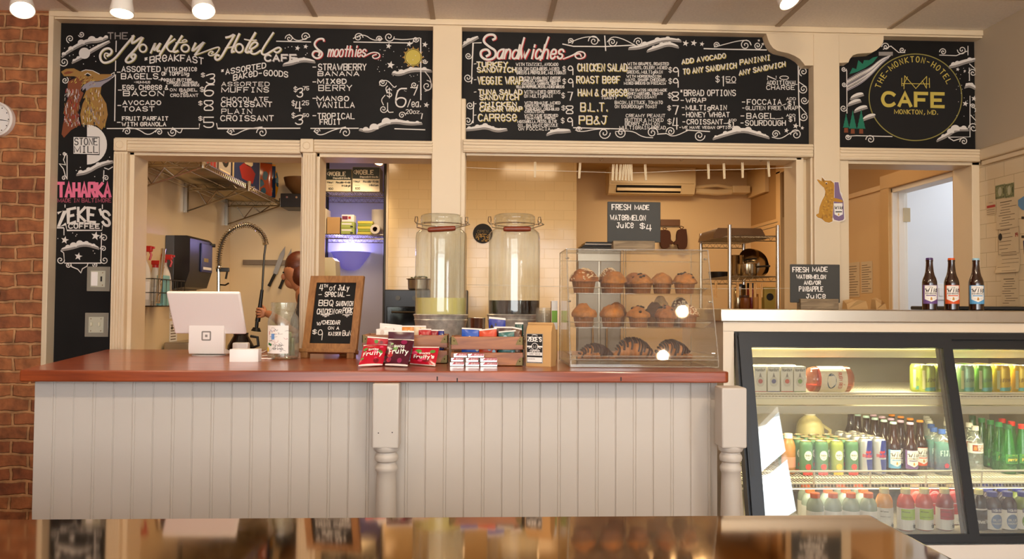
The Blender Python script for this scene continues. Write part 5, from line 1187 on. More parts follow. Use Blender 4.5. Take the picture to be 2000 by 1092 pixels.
# muffins
M_crust = mat('muffin_crust', '#96561e', .65, var=(40, .5), bump=(60, .8, .006)); M_cup = mat('baking_cup', '#8a5222', .7, var=(30, .25)); M_crumb = mat('sugar_crumbs', '#dcc3a0', .8); M_berry = mat('dark_berry', '#2c1612', .7, spec=.2)
M_choc = mat('chocolate_crust', '#5a3018', .8, spec=.15, var=(22, .3), bump=(45, .5, .004)); M_pale = mat('pale_crust', '#bd8f58', .65, var=(40, .3), bump=(60, .8, .006)); M_lite = mat('golden_crust', '#ad6c28', .65, var=(40, .4), bump=(60, .8, .006))
def muffin(label, px_, zt, Ym, r, hgt, crust, kind='', seed=0, group='muffins'):
    c = P(px_, 600, Ym); rr = random.Random(seed)
    t = thing('muffin', label, 'muffin', (c.x, Ym, ZCT+zt+.0005), rr.uniform(0, 6), group)
    n = 44; b = MB(); hc = hgt*.5; V = []; F = []
    for j_, (q, z) in enumerate(((.66, 0), (.70, hc*.3), (.76, hc*.7), (.80, hc))):
        for i in range(n):
            a = 2*PI*i/n; k = r*q*(1+(.018 if i % 2 else -.018)); V.append((k*math.cos(a), k*math.sin(a), z))
    for j_ in range(3):
        for i in range(n): F.append((j_*n+i, j_*n+(i+1) % n, (j_+1)*n+(i+1) % n, (j_+1)*n+i))
    F.append(tuple(range(n-1, -1, -1))); b.add(V, F); b.build('paper_cup', M_cup, t, smooth=0)
    b = MB(); V = []; F = []; m = 9; n = 32; ph = [rr.uniform(0, 6) for _ in range(4)]
    prof = [(.78, hc*.92), (.95, hc*.94), (1.0, hc*1.06), (.96, hc*1.2), (.84, hc*1.42), (.66, hc*1.66), (.45, hc*1.85), (.22, hc*1.97), (.0, hc*2.0)]
    for q, z in prof:
        for i in range(n):
            a = 2*PI*i/n; w_ = 1+.035*math.sin(3*a+ph[0])+.02*math.sin(7*a+ph[1])+rr.uniform(-.018, .018)*(q < 1 and q > .05); z += rr.uniform(-.0012, .0012)*(q > .05); V.append((r*q*w_*math.cos(a), r*q*w_*math.sin(a), z+r*.05*math.sin(2*a+ph[2])*q*(1-q)*4))
    for j_ in range(m-1):
        for i in range(n): F.append((j_*n+i, j_*n+(i+1) % n, (j_+1)*n+(i+1) % n, (j_+1)*n+i))
    b.add(V, F); b.build('crown', crust, t, smooth=70)
    def cz(q):
        for (q0, z0_), (q1, z1_) in zip(prof[2:], prof[3:]):
            if q <= q0 and q >= q1: return z0_+(z1_-z0_)*(q0-q)/(q0-q1)
        return hc*1.06
    if kind == 'crumb':
        b = MB()
        for i in range(150):
            a, q = rr.uniform(0, 2*PI), rr.random()**.6; z = cz(q)
            s_ = rr.uniform(.0025, .005); b.ball((r*q*math.cos(a), r*q*math.sin(a), z+.001), (s_, s_*.9, s_*.8), 5, 3)
        b.build('crumb_topping', M_crumb, t)
    if kind == 'berry':
        b = MB()
        for i in range(9):
            a, q = rr.uniform(0, 2*PI), rr.uniform(.1, .85); b.ball((r*q*math.cos(a), r*q*math.sin(a), cz(q)), (.0065, .0065, .005), 8, 5)
        b.build('blueberries', M_berry, t)
    return t
z1, z2 = ztr[0], ztr[1]
ya, yr = 3.245, 3.345
G = 'muffins on the top tray'
muffin('big crumb-topped muffin at the left end of the top tray', 1140, z1, ya, .058, .098, M_crust, 'crumb', 1, G)
muffin('muffin with crumbs on its crown, second from left on the top tray', 1199, z1, ya, .051, .088, M_lite, '', 2, G)
muffin('crumb-topped muffin at the back of the top tray, behind the second one', 1190, z1, 3.385, .046, .106, M_crust, 'crumb', 21, G)
muffin('blueberry muffin in the middle front of the top tray', 1254, z1, ya-.002, .048, .078, M_lite, 'berry', 3, G)
muffin('muffin at the back of the top tray, left of the blueberry one', 1236, z1, yr+.005, .044, .086, M_crust, '', 4, G)
muffin('muffin on the top tray between the blueberry one and the last one', 1293, z1, ya+.07, .048, .088, M_lite, '', 5, G)
muffin('muffin at the right end of the top tray', 1337, z1, ya, .051, .084, M_lite, 'berry', 6, G)
G = 'muffins on the middle tray'
yb_ = 3.215
muffin('plain muffin at the left end of the middle tray', 1140, z2, yb_+.01, .051, .092, M_lite, '', 7, G)
muffin('plain muffin second from left on the middle tray', 1194, z2, yb_+.01, .049, .086, M_lite, '', 8, G)
muffin('muffin at the back of the middle tray, behind the second one', 1204, z2, yr-.005, .046, .098, M_crust, '', 9, G)
muffin('blueberry muffin in the middle of the middle tray', 1247, z2, yb_+.005, .048, .082, M_lite, 'berry', 10, G)
muffin('muffin with dark spots right of the blueberry one on the middle tray', 1300, z2, yb_-.005, .045, .084, M_crust, 'berry', 11, G)
muffin('dark chocolate muffin at the back of the middle tray', 1278, z2, yr-.02, .040, .096, M_choc, '', 12, G)
muffin('pale muffin at the very back of the middle tray', 1290, z2, yr+.065, .038, .126, M_pale, '', 13, G)
muffin('dark muffin at the back of the middle tray, right of the pale one', 1328, z2, yr-.01, .044, .118, M_choc, 'crumb', 14, G)
muffin('crumbly muffin at the right end of the middle tray', 1343, z2, yb_+.005, .044, .086, M_crust, 'crumb', 15, G)
# chocolate croissants
M_crois = mat('croissant_crust', '#a8682a', .45, var=(16, .45, (6, 1, 1)), bump=(30, .3, .003)); M_drip = mat('dark_chocolate', '#3a1c10', .5, spec=.25)
def croissant(label, u, Yc, L, r, a, seed):
    c = P(u, 690, Yc); rr = random.Random(seed); t = thing('croissant', label, 'croissant', (c.x, Yc, ZCT+ztr[2]+.001), a, 'croissants on the bottom tray')
    n, m = 20, 33; V = []; F = []
    for j_ in range(m):
        s = -1+2*j_/(m-1); env = max(.12, (1-abs(s)**2.2))**.7; seg = 1+.15*abs(math.sin(s*11)); R = r*env*seg
        cx, cy = s*L/2, -.03*s*s+.01
        for i in range(n):
            q = 2*PI*i/n; z = R*math.sin(q)*.95; V.append((cx, cy+R*math.cos(q)*1.05, r*.86*max(.3, env)+max(z, -r*.86*max(.3, env))))
    for j_ in range(m-1):
        for i in range(n): F.append((j_*n+i, j_*n+(i+1) % n, (j_+1)*n+(i+1) % n, (j_+1)*n+i))
    b = MB().add(V, F+[tuple(range(n)), tuple((m-1)*n+i for i in range(n-1, -1, -1))]); b.build('pastry', M_crois, t, smooth=60)
    b = MB()
    for k in range(15):
        s = -.84+k*.118+rr.uniform(-.02, .02); env = max(.12, (1-abs(s)**2.2))**.7; R = r*env*1.13; cx, cy = s*L/2, -.03*s*s+.01; o_ = rr.uniform(-.3, .3)
        b.tube([(cx+.004*math.sin(q*3), cy+R*1.06*math.cos(q), r*.86*max(.3, env)+R*.98*math.sin(q)) for q in [.75+o_*.3+.23*w_ for w_ in range(rr.randint(8, 13))]], rr.uniform(.003, .0055), 6)
    b.build('chocolate_drizzle', M_drip, t)
croissant('chocolate-drizzled croissant at the left end of the bottom tray', 1162, 3.19, .145, .030, .05, 1)
croissant('largest chocolate croissant in the middle of the bottom tray', 1237, 3.25, .165, .042, -.08, 2)
croissant('chocolate-topped croissant at the right end of the bottom tray', 1312, 3.23, .15, .038, .04, 3)

# ---------- slate table signs on wooden blocks
M_driftwood = wood('weathered_oak', '#8f7a5c', '#6d5a42', .7, 5, (2, 16, 16), 0)
M_sl2 = mat('charcoal_slate', '#34332f', .7, var=(8, .12))
def slate_sign(label, u0, v0, u1, v1, Y, zbase, ub0, ub1, zx, rows):
    a, c_ = P(u0, v1, Y), P(u1, v0, Y); cx = (a.x+c_.x)/2; t = thing('slate_sign', label, 'sign', (cx, Y, zbase), 0, 'slate table signs')
    hw_ = (c_.x-a.x)/2; z0, z1 = a.z-zbase, c_.z-zbase
    MB().box((-hw_, -.003, max(z0, .012)), (hw_, .003, z1), bev=.0028).build('slate', M_sl2, t)
    b0, b1 = P(ub0, v1, Y).x-cx, P(ub1, v1, Y).x-cx; hb = zx
    b = MB(); b.box((b0, -.022, 0), (b1, -.0035, hb), bev=.002); b.box((b0, .0035, 0), (b1, .022, hb), bev=.002); b.box((b0, -.004, 0), (b1, .004, .011)); b.build('wooden_block', M_driftwood, t)
    d = MB(); f = plane((-hw_, -.0034, 0), (1, 0, 0), (0, 0, 1)); s = Y/FPX
    for s_, x0, yb2, x1, h in rows: lt(d, f, s_, (x0-u0)*s, z1-(yb2-v0)*s, h*s, (x1-x0)*s, 1.7*s, slope=0)
    d.build('chalk_lettering', M_chalk, t, smooth=0, fix=False)
q = lambda s_, x0, yb2, x1, h: (s_, 1100+x0/3.704, 290+yb2/3.704, 1100+x1/3.704, h/3.704)
slate_sign('slate sign for fresh watermelon juice standing on top of the pastry case', 1186, 395, 1290, 473, 3.34, ZT1+.0015, 1196, 1277, .042, [q('FRESH', 352, 448, 488, 38), q('MADE', 520, 445, 624, 32), q('WATeRMELON', 340, 524, 598, 36), q('JuiCe', 388, 580, 508, 36), q('$', 558, 582, 592, 34), q('4', 605, 600, 642, 44)])
q2 = lambda s_, x0, yb2, x1, h: (s_, 1360+x0/4.55, 400+yb2/4.55, 1360+x1/4.55, h/4.55)
# ================================================================ refrigerated display, its drinks, and the right-hand wall
ZS = 1.296; YS = 3.42
XF0 = P(1414, 640, YS).x; XF1 = XR-.06
M_cab = mat('cream_cabinet', '#e6d6bf', .45); M_fr = mat('charcoal_frame', '#24262a', .38, .2); M_in = mat('fridge_liner', '#8f8676', .5); M_wire = mat('white_coated_wire', '#e8e2cf', .4)
Yg = lambda z: 3.235+(z-.40)*.235          # the glass leans back towards the top
zt, zb, zgt, zgb = 1.197, .365, P(1640, 680, 3.41).z, P(1900, 1042, 3.24).z
wt = thing('stainless_worktop', 'stainless steel worktop running over the refrigerated display to the right wall', 'worktop')
b = MB(); b.box((P(1408, 617, YS).x, YS, ZS-.053), (XR-.006, 4.15, ZS), bev=.004); b.build('worktop', mat('satin_steel', '#b9ad9c', .3, 1.0, bump=(2, .03, .01)), wt)
fr = thing('display_fridge', 'refrigerated drinks display with slanted sliding glass doors in charcoal frames', 'display fridge')
b = MB(); b.box((XF0, YS+.012, 1.202), (XF1, 4.12, ZS-.054)); b.build('top_panel', M_cab, fr)
b = MB(); b.ext([(XF0, YS+.012, 1.203), (XF0, YS+.012, 1.0), (XF0, 3.27, .30), (XF0, 3.27, 0), (XF0, 4.12, 0), (XF0, 4.12, 1.203)], (P(1434, 660, 3.44).x-XF0-.004, 0, 0)); b.build('side_panel', M_cab, fr)
b = MB(); b.box((XF0+.06, 3.225, 0.02), (XF1, 3.27, zb-.006)); b.build('base_panel', mat('white_base', '#f0eae2', .4), fr)
xi0 = P(1437, 660, 3.43).x; xi1 = XF1-.01
b = MB(); b.box((xi0, 4.04, zb), (xi1, 4.08, 1.2)); b.box((xi0, 3.3, zb-.006), (xi1, 4.06, zb+.02)); b.box((xi0, 3.47, 1.185), (xi1, 4.06, 1.2)); b.box((xi1-.02, 3.4, zb), (xi1, 4.06, 1.19)); b.box((xi0, 3.5, zb), (xi0+.012, 4.06, 1.19)); b.build('liner', M_in, fr)
def slab(mb, pts, th_, back=False):
    """bar lying in the slanted door plane: pts are (X, z) corners"""
    nrm = Vector((0, -1, .235)).normalized()
    q = [Vector((x, Yg(z), z)) for x, z in pts]; mb.ext(q, -nrm*th_)
b = MB(); slab(b, [(xi0, 1.172), (xi1, 1.172), (xi1, zt), (xi0, zt)], .05); slab(b, [(xi0, zb), (xi1, zb), (xi1, zb+.028), (xi0, zb+.028)], .05); slab(b, [(xi0-.004, zb), (xi0+.012, zb), (xi0+.012, zt), (xi0-.004, zt)], .05); b.build('door_track', M_fr, fr, smooth=20)
def door(x0, x1, off, wl, wr, nm):
    nrm = Vector((0, -1, .235)).normalized(); z0, z1 = zb+.006, 1.183
    d = bpy.data.objects.new('door', None)
    b = MB(Matrix.Translation(nrm*off))
    slab(b, [(x0, z0), (x1, z0), (x1-wr, zgb), (x0+wl, zgb)], .024); slab(b, [(x0+wl, zgt), (x1-wr, zgt), (x1, z1), (x0, z1)], .024)
    slab(b, [(x0, z0), (x0+wl, zgb), (x0+wl, zgt), (x0, z1)], .024); slab(b, [(x1-wr, zgb), (x1, z0), (x1, z1), (x1-wr, zgt)], .024)
    fo = b.build('door_frame', M_fr, fr, smooth=20)
    b = MB(Matrix.Translation(nrm*(off-.008))); slab(b, [(x0+wl-.004, zgb-.004), (x1-wr+.004, zgb-.004), (x1-wr+.004, zgt+.004), (x0+wl-.004, zgt+.004)], .005)
    b.build('glass_pane', M_fglass, fo)
    return fo
M_fglass = clear('fridge_glass', '#f6f7f4', .075, .7, .012, .02, '#ffffff')
xm = P(1881, 860, Yg(.78)).x
d1 = door(xi0+.004, xm, .016, P(1461, 860, Yg(.78)).x-P(1437, 860, Yg(.78)).x, .042, 'left')
door(xm-.045, xi1-.005, -.014, .05, .05, 'right')
o = MB(Matrix.Translation(Vector((0, -.97, .23))*.0172)); slab(o, [(xi0+.010, .62), (xi0+.026, .62), (xi0+.026, .90), (xi0+.010, .90)], .004); o.build('handle_strip', M_black, d1)
# lights and shelves
M_tube = mat('fridge_lamp', '#ffffff', .5, emit=('#ffe98c', 3.2))
M_hous = mat('lamp_housing', '#efe6c4', .5)
b = MB(); b.box((xi0+.02, 3.56, 1.085), (xi1-.03, 3.70, 1.15), bev=.004); lh = b.build('light_housing', M_hous, fr)
MB().cyl((xi0+.03, 3.556, 1.128), (xi1-.04, 3.556, 1.128), .006, n=12).build('light_tube', M_tube, lh)
fm_ = ((xi0+xi1)/2, xi1-xi0-.1)
area('fridge_light', (fm_[0], 3.53, 1.08), (fm_[0], 3.62, .5), fm_[1], .02, 11, (1, .88, .54), 2.8)
area('fridge_light', (fm_[0], 3.455, .836), (fm_[0], 3.60, .3), fm_[1], .02, 7, (1, .88, .54), 2.8)
area('fridge_light', (fm_[0], 3.40, .548), (fm_[0], 3.55, .0), fm_[1], .02, 2.6, (1, .92, .7), 2.8)
def wire_shelf(z, yf, yb2, drop, nm, solid):
    b = MB(); n = int((xi1-xi0)/.0145)
    for k in range(n): x = xi0+.03+k*.0145; b.tube([(x, yb2, z), (x, yf, z), (x, yf-.004, z-drop)], .0017, 4)
    for y in (yf, yf+.12, yf+.24, yb2): b.tube([(xi0+.014, y, z-.002), (xi1-.022, y, z-.002)], .0028, 6)
    for y, zz in ((yf-.002, z+.008), (yf-.004, z-drop)) if solid else ((yf-.012, z+.052), (yf-.004, z-drop-.004), (yf-.002, z)): b.tube([(xi0+.014, y, zz), (xi1-.022, y, zz)], .0045, 8)
    if not solid:
        for k in range(7): x = xi0+.08+k*.24; b.tube([(x, yf-.012, z+.052), (x, yf-.004, z-drop)], .004, 6)
    s_ = b.build('wire_shelf', M_wire, fr)
    if solid:
        c = MB(); c.box((xi0+.014, yf-.004, z-.042), (xi1-.022, yf+.004, z-.014), bev=.002); c.build('price_rail', M_hous, s_)
        c = MB(); c.box((xi0+.014, yf, z-.083), (xi1-.022, yf+.05, z-.046), bev=.006); c.build('light_housing', mat('grey_housing', '#c9c4b2', .4), s_)
        MB().cyl((xi0+.03, yf+.058, z-.07), (xi1-.04, yf+.058, z-.07), .006, n=10).build('light_tube', M_tube, s_)
    return s_
DY = .13
Z1, Z2, Z3 = .935, .570, zb+.021
wire_shelf(Z1-.003, 3.455, 4.02, .012, 'upper', True); wire_shelf(Z2-.003, 3.405, 4.02, .016, 'lower', False)

# ---------- one of each drink, copied along the shelves
def capped(name, prof, cap, glass, lprof, liq, lab, Rl, z0, z1, a_half, labm, art, cat, h_cap, n=28):
    t = thing(name, 'drink bottle', cat)
    MB().lathe(prof, n).build('bottle', glass, t)
    if liq: MB().lathe(lprof, 20).build('drink', liq, t)
    MB().lathe(cap, 20, close=True).build('cap', _M[h_cap] if isinstance(h_cap, str) else h_cap, t)
    if lab:
        b = MB(); f = cylmap(0, 0, Rl, FR); W_2 = Rl*a_half; m = 16
        for i in range(m): xa, xb3 = -W_2+2*W_2*i/m, -W_2+2*W_2*(i+1)/m; b.add([f(xa, z0), f(xb3, z0), f(xb3, z1), f(xa, z1)], [(0, 1, 2, 3)])
        lb_ = b.build('label', labm, t, fix=False)
        if art: 
            d = MB(); mats = art(d, cylmap(0, 0, Rl, FR, eps=.0009), cylmap(0, 0, Rl, FR, eps=.0014)); d.build('label_print', mats, lb_, smooth=0, fix=False)
    return t
M_amber = mat('amber_glass', '#2a1006', .07, spec=.7, coat=.4); M_amb_nt = _M['amber_glass'].node_tree
capmat = lambda n, c: mat('cap_'+n, c, .35)
PURP, ORNG, BLUE = mat('label_purple', '#6a4a86', .6), mat('label_orange', '#d9541e', .6), mat('label_blue', '#5b9fd0', .6)
def komb_art(col, anim):
    def art(d, f, f2):
        R = .0305; w_ = .0265
        d.poly([(-w_, .107), (w_, .107), (w_, .048), (0, .036), (-w_, .048)], f, 0)
        lt(d, f2, 'Wild', -.0225, .0795, .0145, .046, .0028, 1, .15); d.strip([(-.0265, .092), (-.021, .0905), (-.016, .084)], .002, f2, 1); d.strip([(.018, .093), (.024, .092), (.026, .088)], .002, f2, 1)
        lt(d, f2, "M'S", -.006, .0965, .0035, .012, .0008, 1); lt(d, f2, 'KOMBUCHA', -.022, .0695, .0065, .044, .0011, 1)
        d.poly([(-.020, .0615), (.020, .0615), (.020, .0655), (-.020, .0655)], f2, 2)
        lt(d, f2, 'ORGANIC', -.014, .1005, .002, .028, .0004, 3)
        d.poly([(-.004, .0445), (.0035, .0435), (.0045, .049), (.003, .054), (.0005, .0575), (-.0025, .057), (-.002, .053), (-.004, .050)], f2, 4)
        d.strip([(-.014, .05), (-.008, .05)], .0006, f2, 1); d.strip([(.008, .05), (.014, .05)], .0006, f2, 1)
        return [M_paper, M_ink, col, M_grey, anim]
    return art
def kombucha(col, capc):
    pr = [(0, .001), (.0275, .001), (.0302, .004), (.0302, .112), (.0296, .124), (.0262, .138), (.0205, .152), (.0168, .168), (.0142, .195), (.0136, .212), (.0148, .213), (.0148, .219), (.0136, .220), (.0130, .2215), (0, .2215)]
    cp = [(.0142, .2195), (.0146, .2205), (.0142, .227), (.012, .2285), (0, .2287)]
    return capped('kombucha_bottle', pr, cp, M_amber, None, None, True, .0306, .028, .109, 1.18, col, komb_art(col, mat('label_animal', '#c08a3a', .7)), 'bottle', capc)
KP, KO, KB = kombucha(PURP, capmat('purple', '#4a3066')), kombucha(ORNG, capmat('orange', '#d9591c')), kombucha(BLUE, capmat('blue', '#9cc4d4'))
G = 'kombucha bottles lined up on the worktop'
for o, u, lab in ((KP, 1816, 'amber kombucha bottle with a purple label and cap on the steel worktop'), (KO, 1859, 'amber kombucha bottle with an orange label and cap on the steel worktop'), (KB, 1907, 'amber kombucha bottle with a blue label and cap on the steel worktop')):
    c = P(u, 600, YS+.075); o.location = (c.x, YS+.075, ZS+.0005); o['label'] = lab; o['group'] = G
    o.rotation_euler[2] = math.atan2(-c.x, YS+.075)*.6
slate_sign('slate sign for watermelon and pineapple juice standing on the steel worktop', 1543, 517, 1640, 591, YS+.10, ZS+.0005, 1560, 1634, .046, [q2('FRESH', 856, 602, 1000, 42), q2('MADE', 1038, 596, 1174, 40), q2('WATeRMELON', 890, 662, 1158, 34), q2('AND/OR', 960, 714, 1110, 32), q2('PiNeAPPLE', 914, 776, 1132, 42), q2('JuiCe', 980, 838, 1154, 36)])
tag(MB().box((0, 0, 0), (.62, .30, .018), bev=.006).build('serving_tray', M_black, None, (P(1846, 600, 3.62).x, 3.62, ZS+.0005)), 'flat black serving tray lying behind the kombucha bottles', 'tray')
ORD = ('first', 'second', 'third', 'fourth', 'fifth', 'sixth')
def at(o, x, y, z, lab, g, rz=None, first=[]):
    if o.name not in first and o['label'] in ('drink bottle', 'drink can', 'box'):
        first.append(o.name); o.location = (x, y, z); o['label'] = lab; o['group'] = g
        if rz is not None: o.rotation_euler[2] = rz
        return o
    return dup(o, (x, y, z), lab, rz, g)
# kombucha in the fridge: blue, purple and orange columns
G = 'kombucha bottles on the lower wire shelf'
cols = ((KB, 1745, 3.455+DY, 'blue', 5), (KP, 1778, 3.44+DY, 'purple', 5), (KO, 1797, 3.51+DY, 'orange', 4))
paleb, palep = capmat('pale_aqua', '#bfe0dc'), capmat('lilac', '#d4b4d0'); orc = capmat('bright_orange', '#f0941e')
for o, u, y0, nm, n in cols:
    for k in range(n):
        y = y0+.066*k; c = P(u, 880, y0)
        pos = 'front bottle' if k == 0 else ('rearmost bottle' if k == n-1 else ORD[k]+' bottle back')
        r = dup(o, (c.x-.009*k, y, Z2), '%s of the %s-capped kombucha row in the fridge' % (pos, nm), 0, G)
        recolor(r, 'cap', {'blue': paleb, 'purple': palep, 'orange': orc}[nm])
# drink cans
def can(r, h, body, art, lidm):
    t = thing('drink_can', 'drink can', 'can')
    MB().lathe([(0, .003), (r*.7, .002), (r*.8, 0), (r*.98, .008), (r, .014), (r, h-.016), (r*.97, h-.010), (r*.84, h-.001), (r*.86, h), (r*.82, h-.004), (0, h-.004)], 28).build('can_body', body, t)
    MB().lathe([(r*.86, h+.0005), (r*.80, h-.003), (0, h-.003)], 24).build('lid', lidm, t)
    if art:
        d = MB(); m2 = art(d, cylmap(0, 0, r, FR, eps=.0006), cylmap(0, 0, r, FR, eps=.0011)); d.build('can_print', m2, t, smooth=0, fix=False)
    return t
M_lid = mat('can_lid', '#dcd6c8', .25, .8)
# sparkling water cans
def seltzer(body, ink):
    def art(d, f, f2):
        d.poly([(-.026, .012), (.026, .012), (.026, .030), (-.026, .026)], f, 1)
        for x in (-.03, 0.028): d.poly([(x-.006, .02), (x+.006, .02), (x+.006, .10), (x-.006, .10)], f, 2)
        lt(d, f2, 'La Croix', -.022, .05, .015, .044, .0015, 0, .2, slope=.12)
        return [ink, mat('aqua_band', '#5aa59a', .35, .4), mat('pale_sheen', '#e2e6b0', .3, .4)]
    return can(.033, .122, body, art, M_lid)
al = lambda n, c: mat(n, c, .28, .35)
SL, SA, SY, SG = seltzer(al('lime_can', '#a9b84a'), M_ink), seltzer(al('aqua_can', '#8fb48c'), mat('teal_ink', '#2a5c58', .5)), seltzer(al('yellow_can', '#d8b532'), mat('umber_ink', '#5a3a14', .5)), seltzer(al('green_can', '#6ea24a'), mat('teal_ink', '#2a5c58', .5))
G = 'sparkling water cans on the upper shelf'
y0 = 3.50
rows = [(SL, 1811, 'dark lime', 2), (SL, 1842, 'pale lime', 2), (SA, 1886, 'aqua', 3), (SG, 1921, 'green', 3), (SY, 1956, 'amber yellow', 3), (SY, 1992, 'bright yellow', 3)]
for o, u, nm, n in rows:
    c = P(u, 745, y0)
    for k in range(n):
        lab = ('%s sparkling water can at the front of the upper fridge shelf' % nm) if k == 0 else '%s row can, %s from the front on the upper fridge shelf' % (nm, ORD[k])
        at(o, c.x-.004*k, y0+.068*k, Z1, lab, G)
# citrus soda cans and energy drinks
def citrus(body, fruit):
    def art(d, f, f2):
        d.poly([(.017*math.cos(t*PI/9), .085+.021*math.sin(t*PI/9)) for t in range(18)], f, 0); d.poly([(.013*math.cos(t*PI/9), .036+.013*math.sin(t*PI/9)) for t in range(18)], f, 1)
        d.poly([(-.024, .0), (.024, .0), (.024, .014), (-.024, .014)], f, 1); lt(d, f2, 'SODA', -.012, .083, .006, .024, .0012, 2); d.strip([(-.013, .078), (0, .073), (.013, .078)], .0015, f2, 2)
        return [mat('pale_badge', '#dfe6d8', .5), fruit, M_ink]
    return can(.0285, .145, body, art, foil)
foil = mat('foil_lid', '#e3c8a0', .3, .6); fo_r = mat('red_rim_foil', '#d9824e', .3, .6)
C1, C2 = citrus(mat('soda_green', '#4f7a5a', .4, .2), mat('print_red_fruit', '#c93a34', .5)), citrus(mat('soda_olive', '#8a9a4e', .4, .2), mat('print_yellow_fruit', '#dcae2a', .5))
G = 'citrus soda cans on the lower wire shelf'
y0 = 3.45+DY
for ci, (o, u, nm) in enumerate(((C1, 1574, 'red-fruit'), (C1, 1604, 'peach-red fruit'), (C2, 1634, 'yellow-fruit'), (C1, 1663, 'strawberry-red fruit'))):
    c = P(u, 890, y0)
    for k in range(4):
        col_ = ('leftmost', 'second', 'third', 'fourth')[ci]
        r = at(o, c.x-.009*k, y0+.060*k, Z2, '%s soda can, %s row of the cans, %s from the front' % (nm, col_, ORD[k]), G)
def energy():
    def art(d, f, f2):
        d.poly([(-.003, .150), (.030, .150), (.030, .075), (-.012, .075)], f, 0); d.poly([(-.04, .010), (-.012, .010), (-.003, .075), (-.04, .075)], f, 0) if False else None
        d.poly([(-.002, .008), (.03, .008), (.03, .068), (-.008, .068)], f, 0); lt(d, f2, 'RedBull', -.022, .078, .012, .048, .0022, 1)
        d.poly([(-.012, .098), (0, .092), (.004, .102), (-.006, .106)], f2, 1); d.poly([(.004, .094), (.015, .098), (.010, .107), (.003, .103)], f2, 1)
        return [mat('energy_blue', '#2b3a8c', .35, .3), mat('energy_red', '#b8222c', .4)]
    return can(.0285, .158, mat('energy_silver', '#b9bcc4', .3, .5), art, M_lid)
E = energy(); G = 'blue and silver energy drink cans'
for ci, u in enumerate((1690, 1717)):
    c = P(u, 890, 3.45+DY)
    for k in range(4): at(E, c.x-.009*k, 3.45+DY+.060*k, Z2, 'blue and silver energy can, %s row, %s from the front' % (('left', 'right')[ci], ORD[k]), G)
# water bottles
M_clearp = clear('clear_pet', '#f4f7f8', .07, .8, .04, .14, '#e4e8e6')
M_greenp = clear('green_pet', '#6cc474', .08, .7, .05, .34, '#2f9a40'); M_white = capmat('white', '#ece8dc'); M_bluecap = capmat('royal', '#3f63b0')
def water(lab, art, capm):
    pr = [(0, 0), (.026, 0), (.031, .006), (.031, .05), (.030, .053), (.031, .056), (.031, .12), (.029, .135), (.022, .155), (.014, .170), (.0125, .185), (.0125, .196)]
    return capped('water_bottle', pr, [(.0145, .184), (.0145, .202), (.013, .204), (0, .204)], M_clearp, None, None, True, .0314, .085, .128, 1.9, lab, art, 'bottle', capm)
def deer(d, f, f2):
    d.poly([(-.028, .094), (.028, .094), (.028, .122), (-.028, .122)], f, 0); lt(d, f2, 'DEER', -.006, .109, .010, .03, .002, 1); lt(d, f2, 'PARK', -.004, .096, .009, .026, .0018, 1); d.poly([(-.024, .098), (-.010, .098), (-.012, .116), (-.022, .116)], f2, 2)
    return [mat('spring_red', '#8a3a2a', .5), M_paper, mat('spring_brown', '#b9803a', .6)]
WB = water(mat('spring_white', '#dfe2e0', .5), deer, M_white)
G = 'clear water bottles with white caps'
c0 = P(1905, 880, 3.50+DY)
at(WB, c0.x, 3.50+DY, Z2, 'clear water bottle with white cap, in front right of the door stile', G)
for i, (u, y, lab) in enumerate(((1893, 3.60, 'second white-capped water bottle right of the door stile'), (1850, 3.64, 'white-capped water bottle nearest behind the blue-capped ones'), (1853, 3.71, 'white-capped water bottle second behind the blue-capped ones, right row'), (1851, 3.79, 'white-capped water bottle at the back of the right row behind the blue caps'), (1816, 3.67, 'white-capped water bottle leading the left row behind the blue caps'), (1813, 3.75, 'white-capped water bottle in the middle of the left row behind blue caps'), (1810, 3.83, 'white-capped water bottle at the back of the left row behind blue caps'))):
    y += DY; c = P(u, 860, y); at(WB, c.x, y, Z2, lab, G)
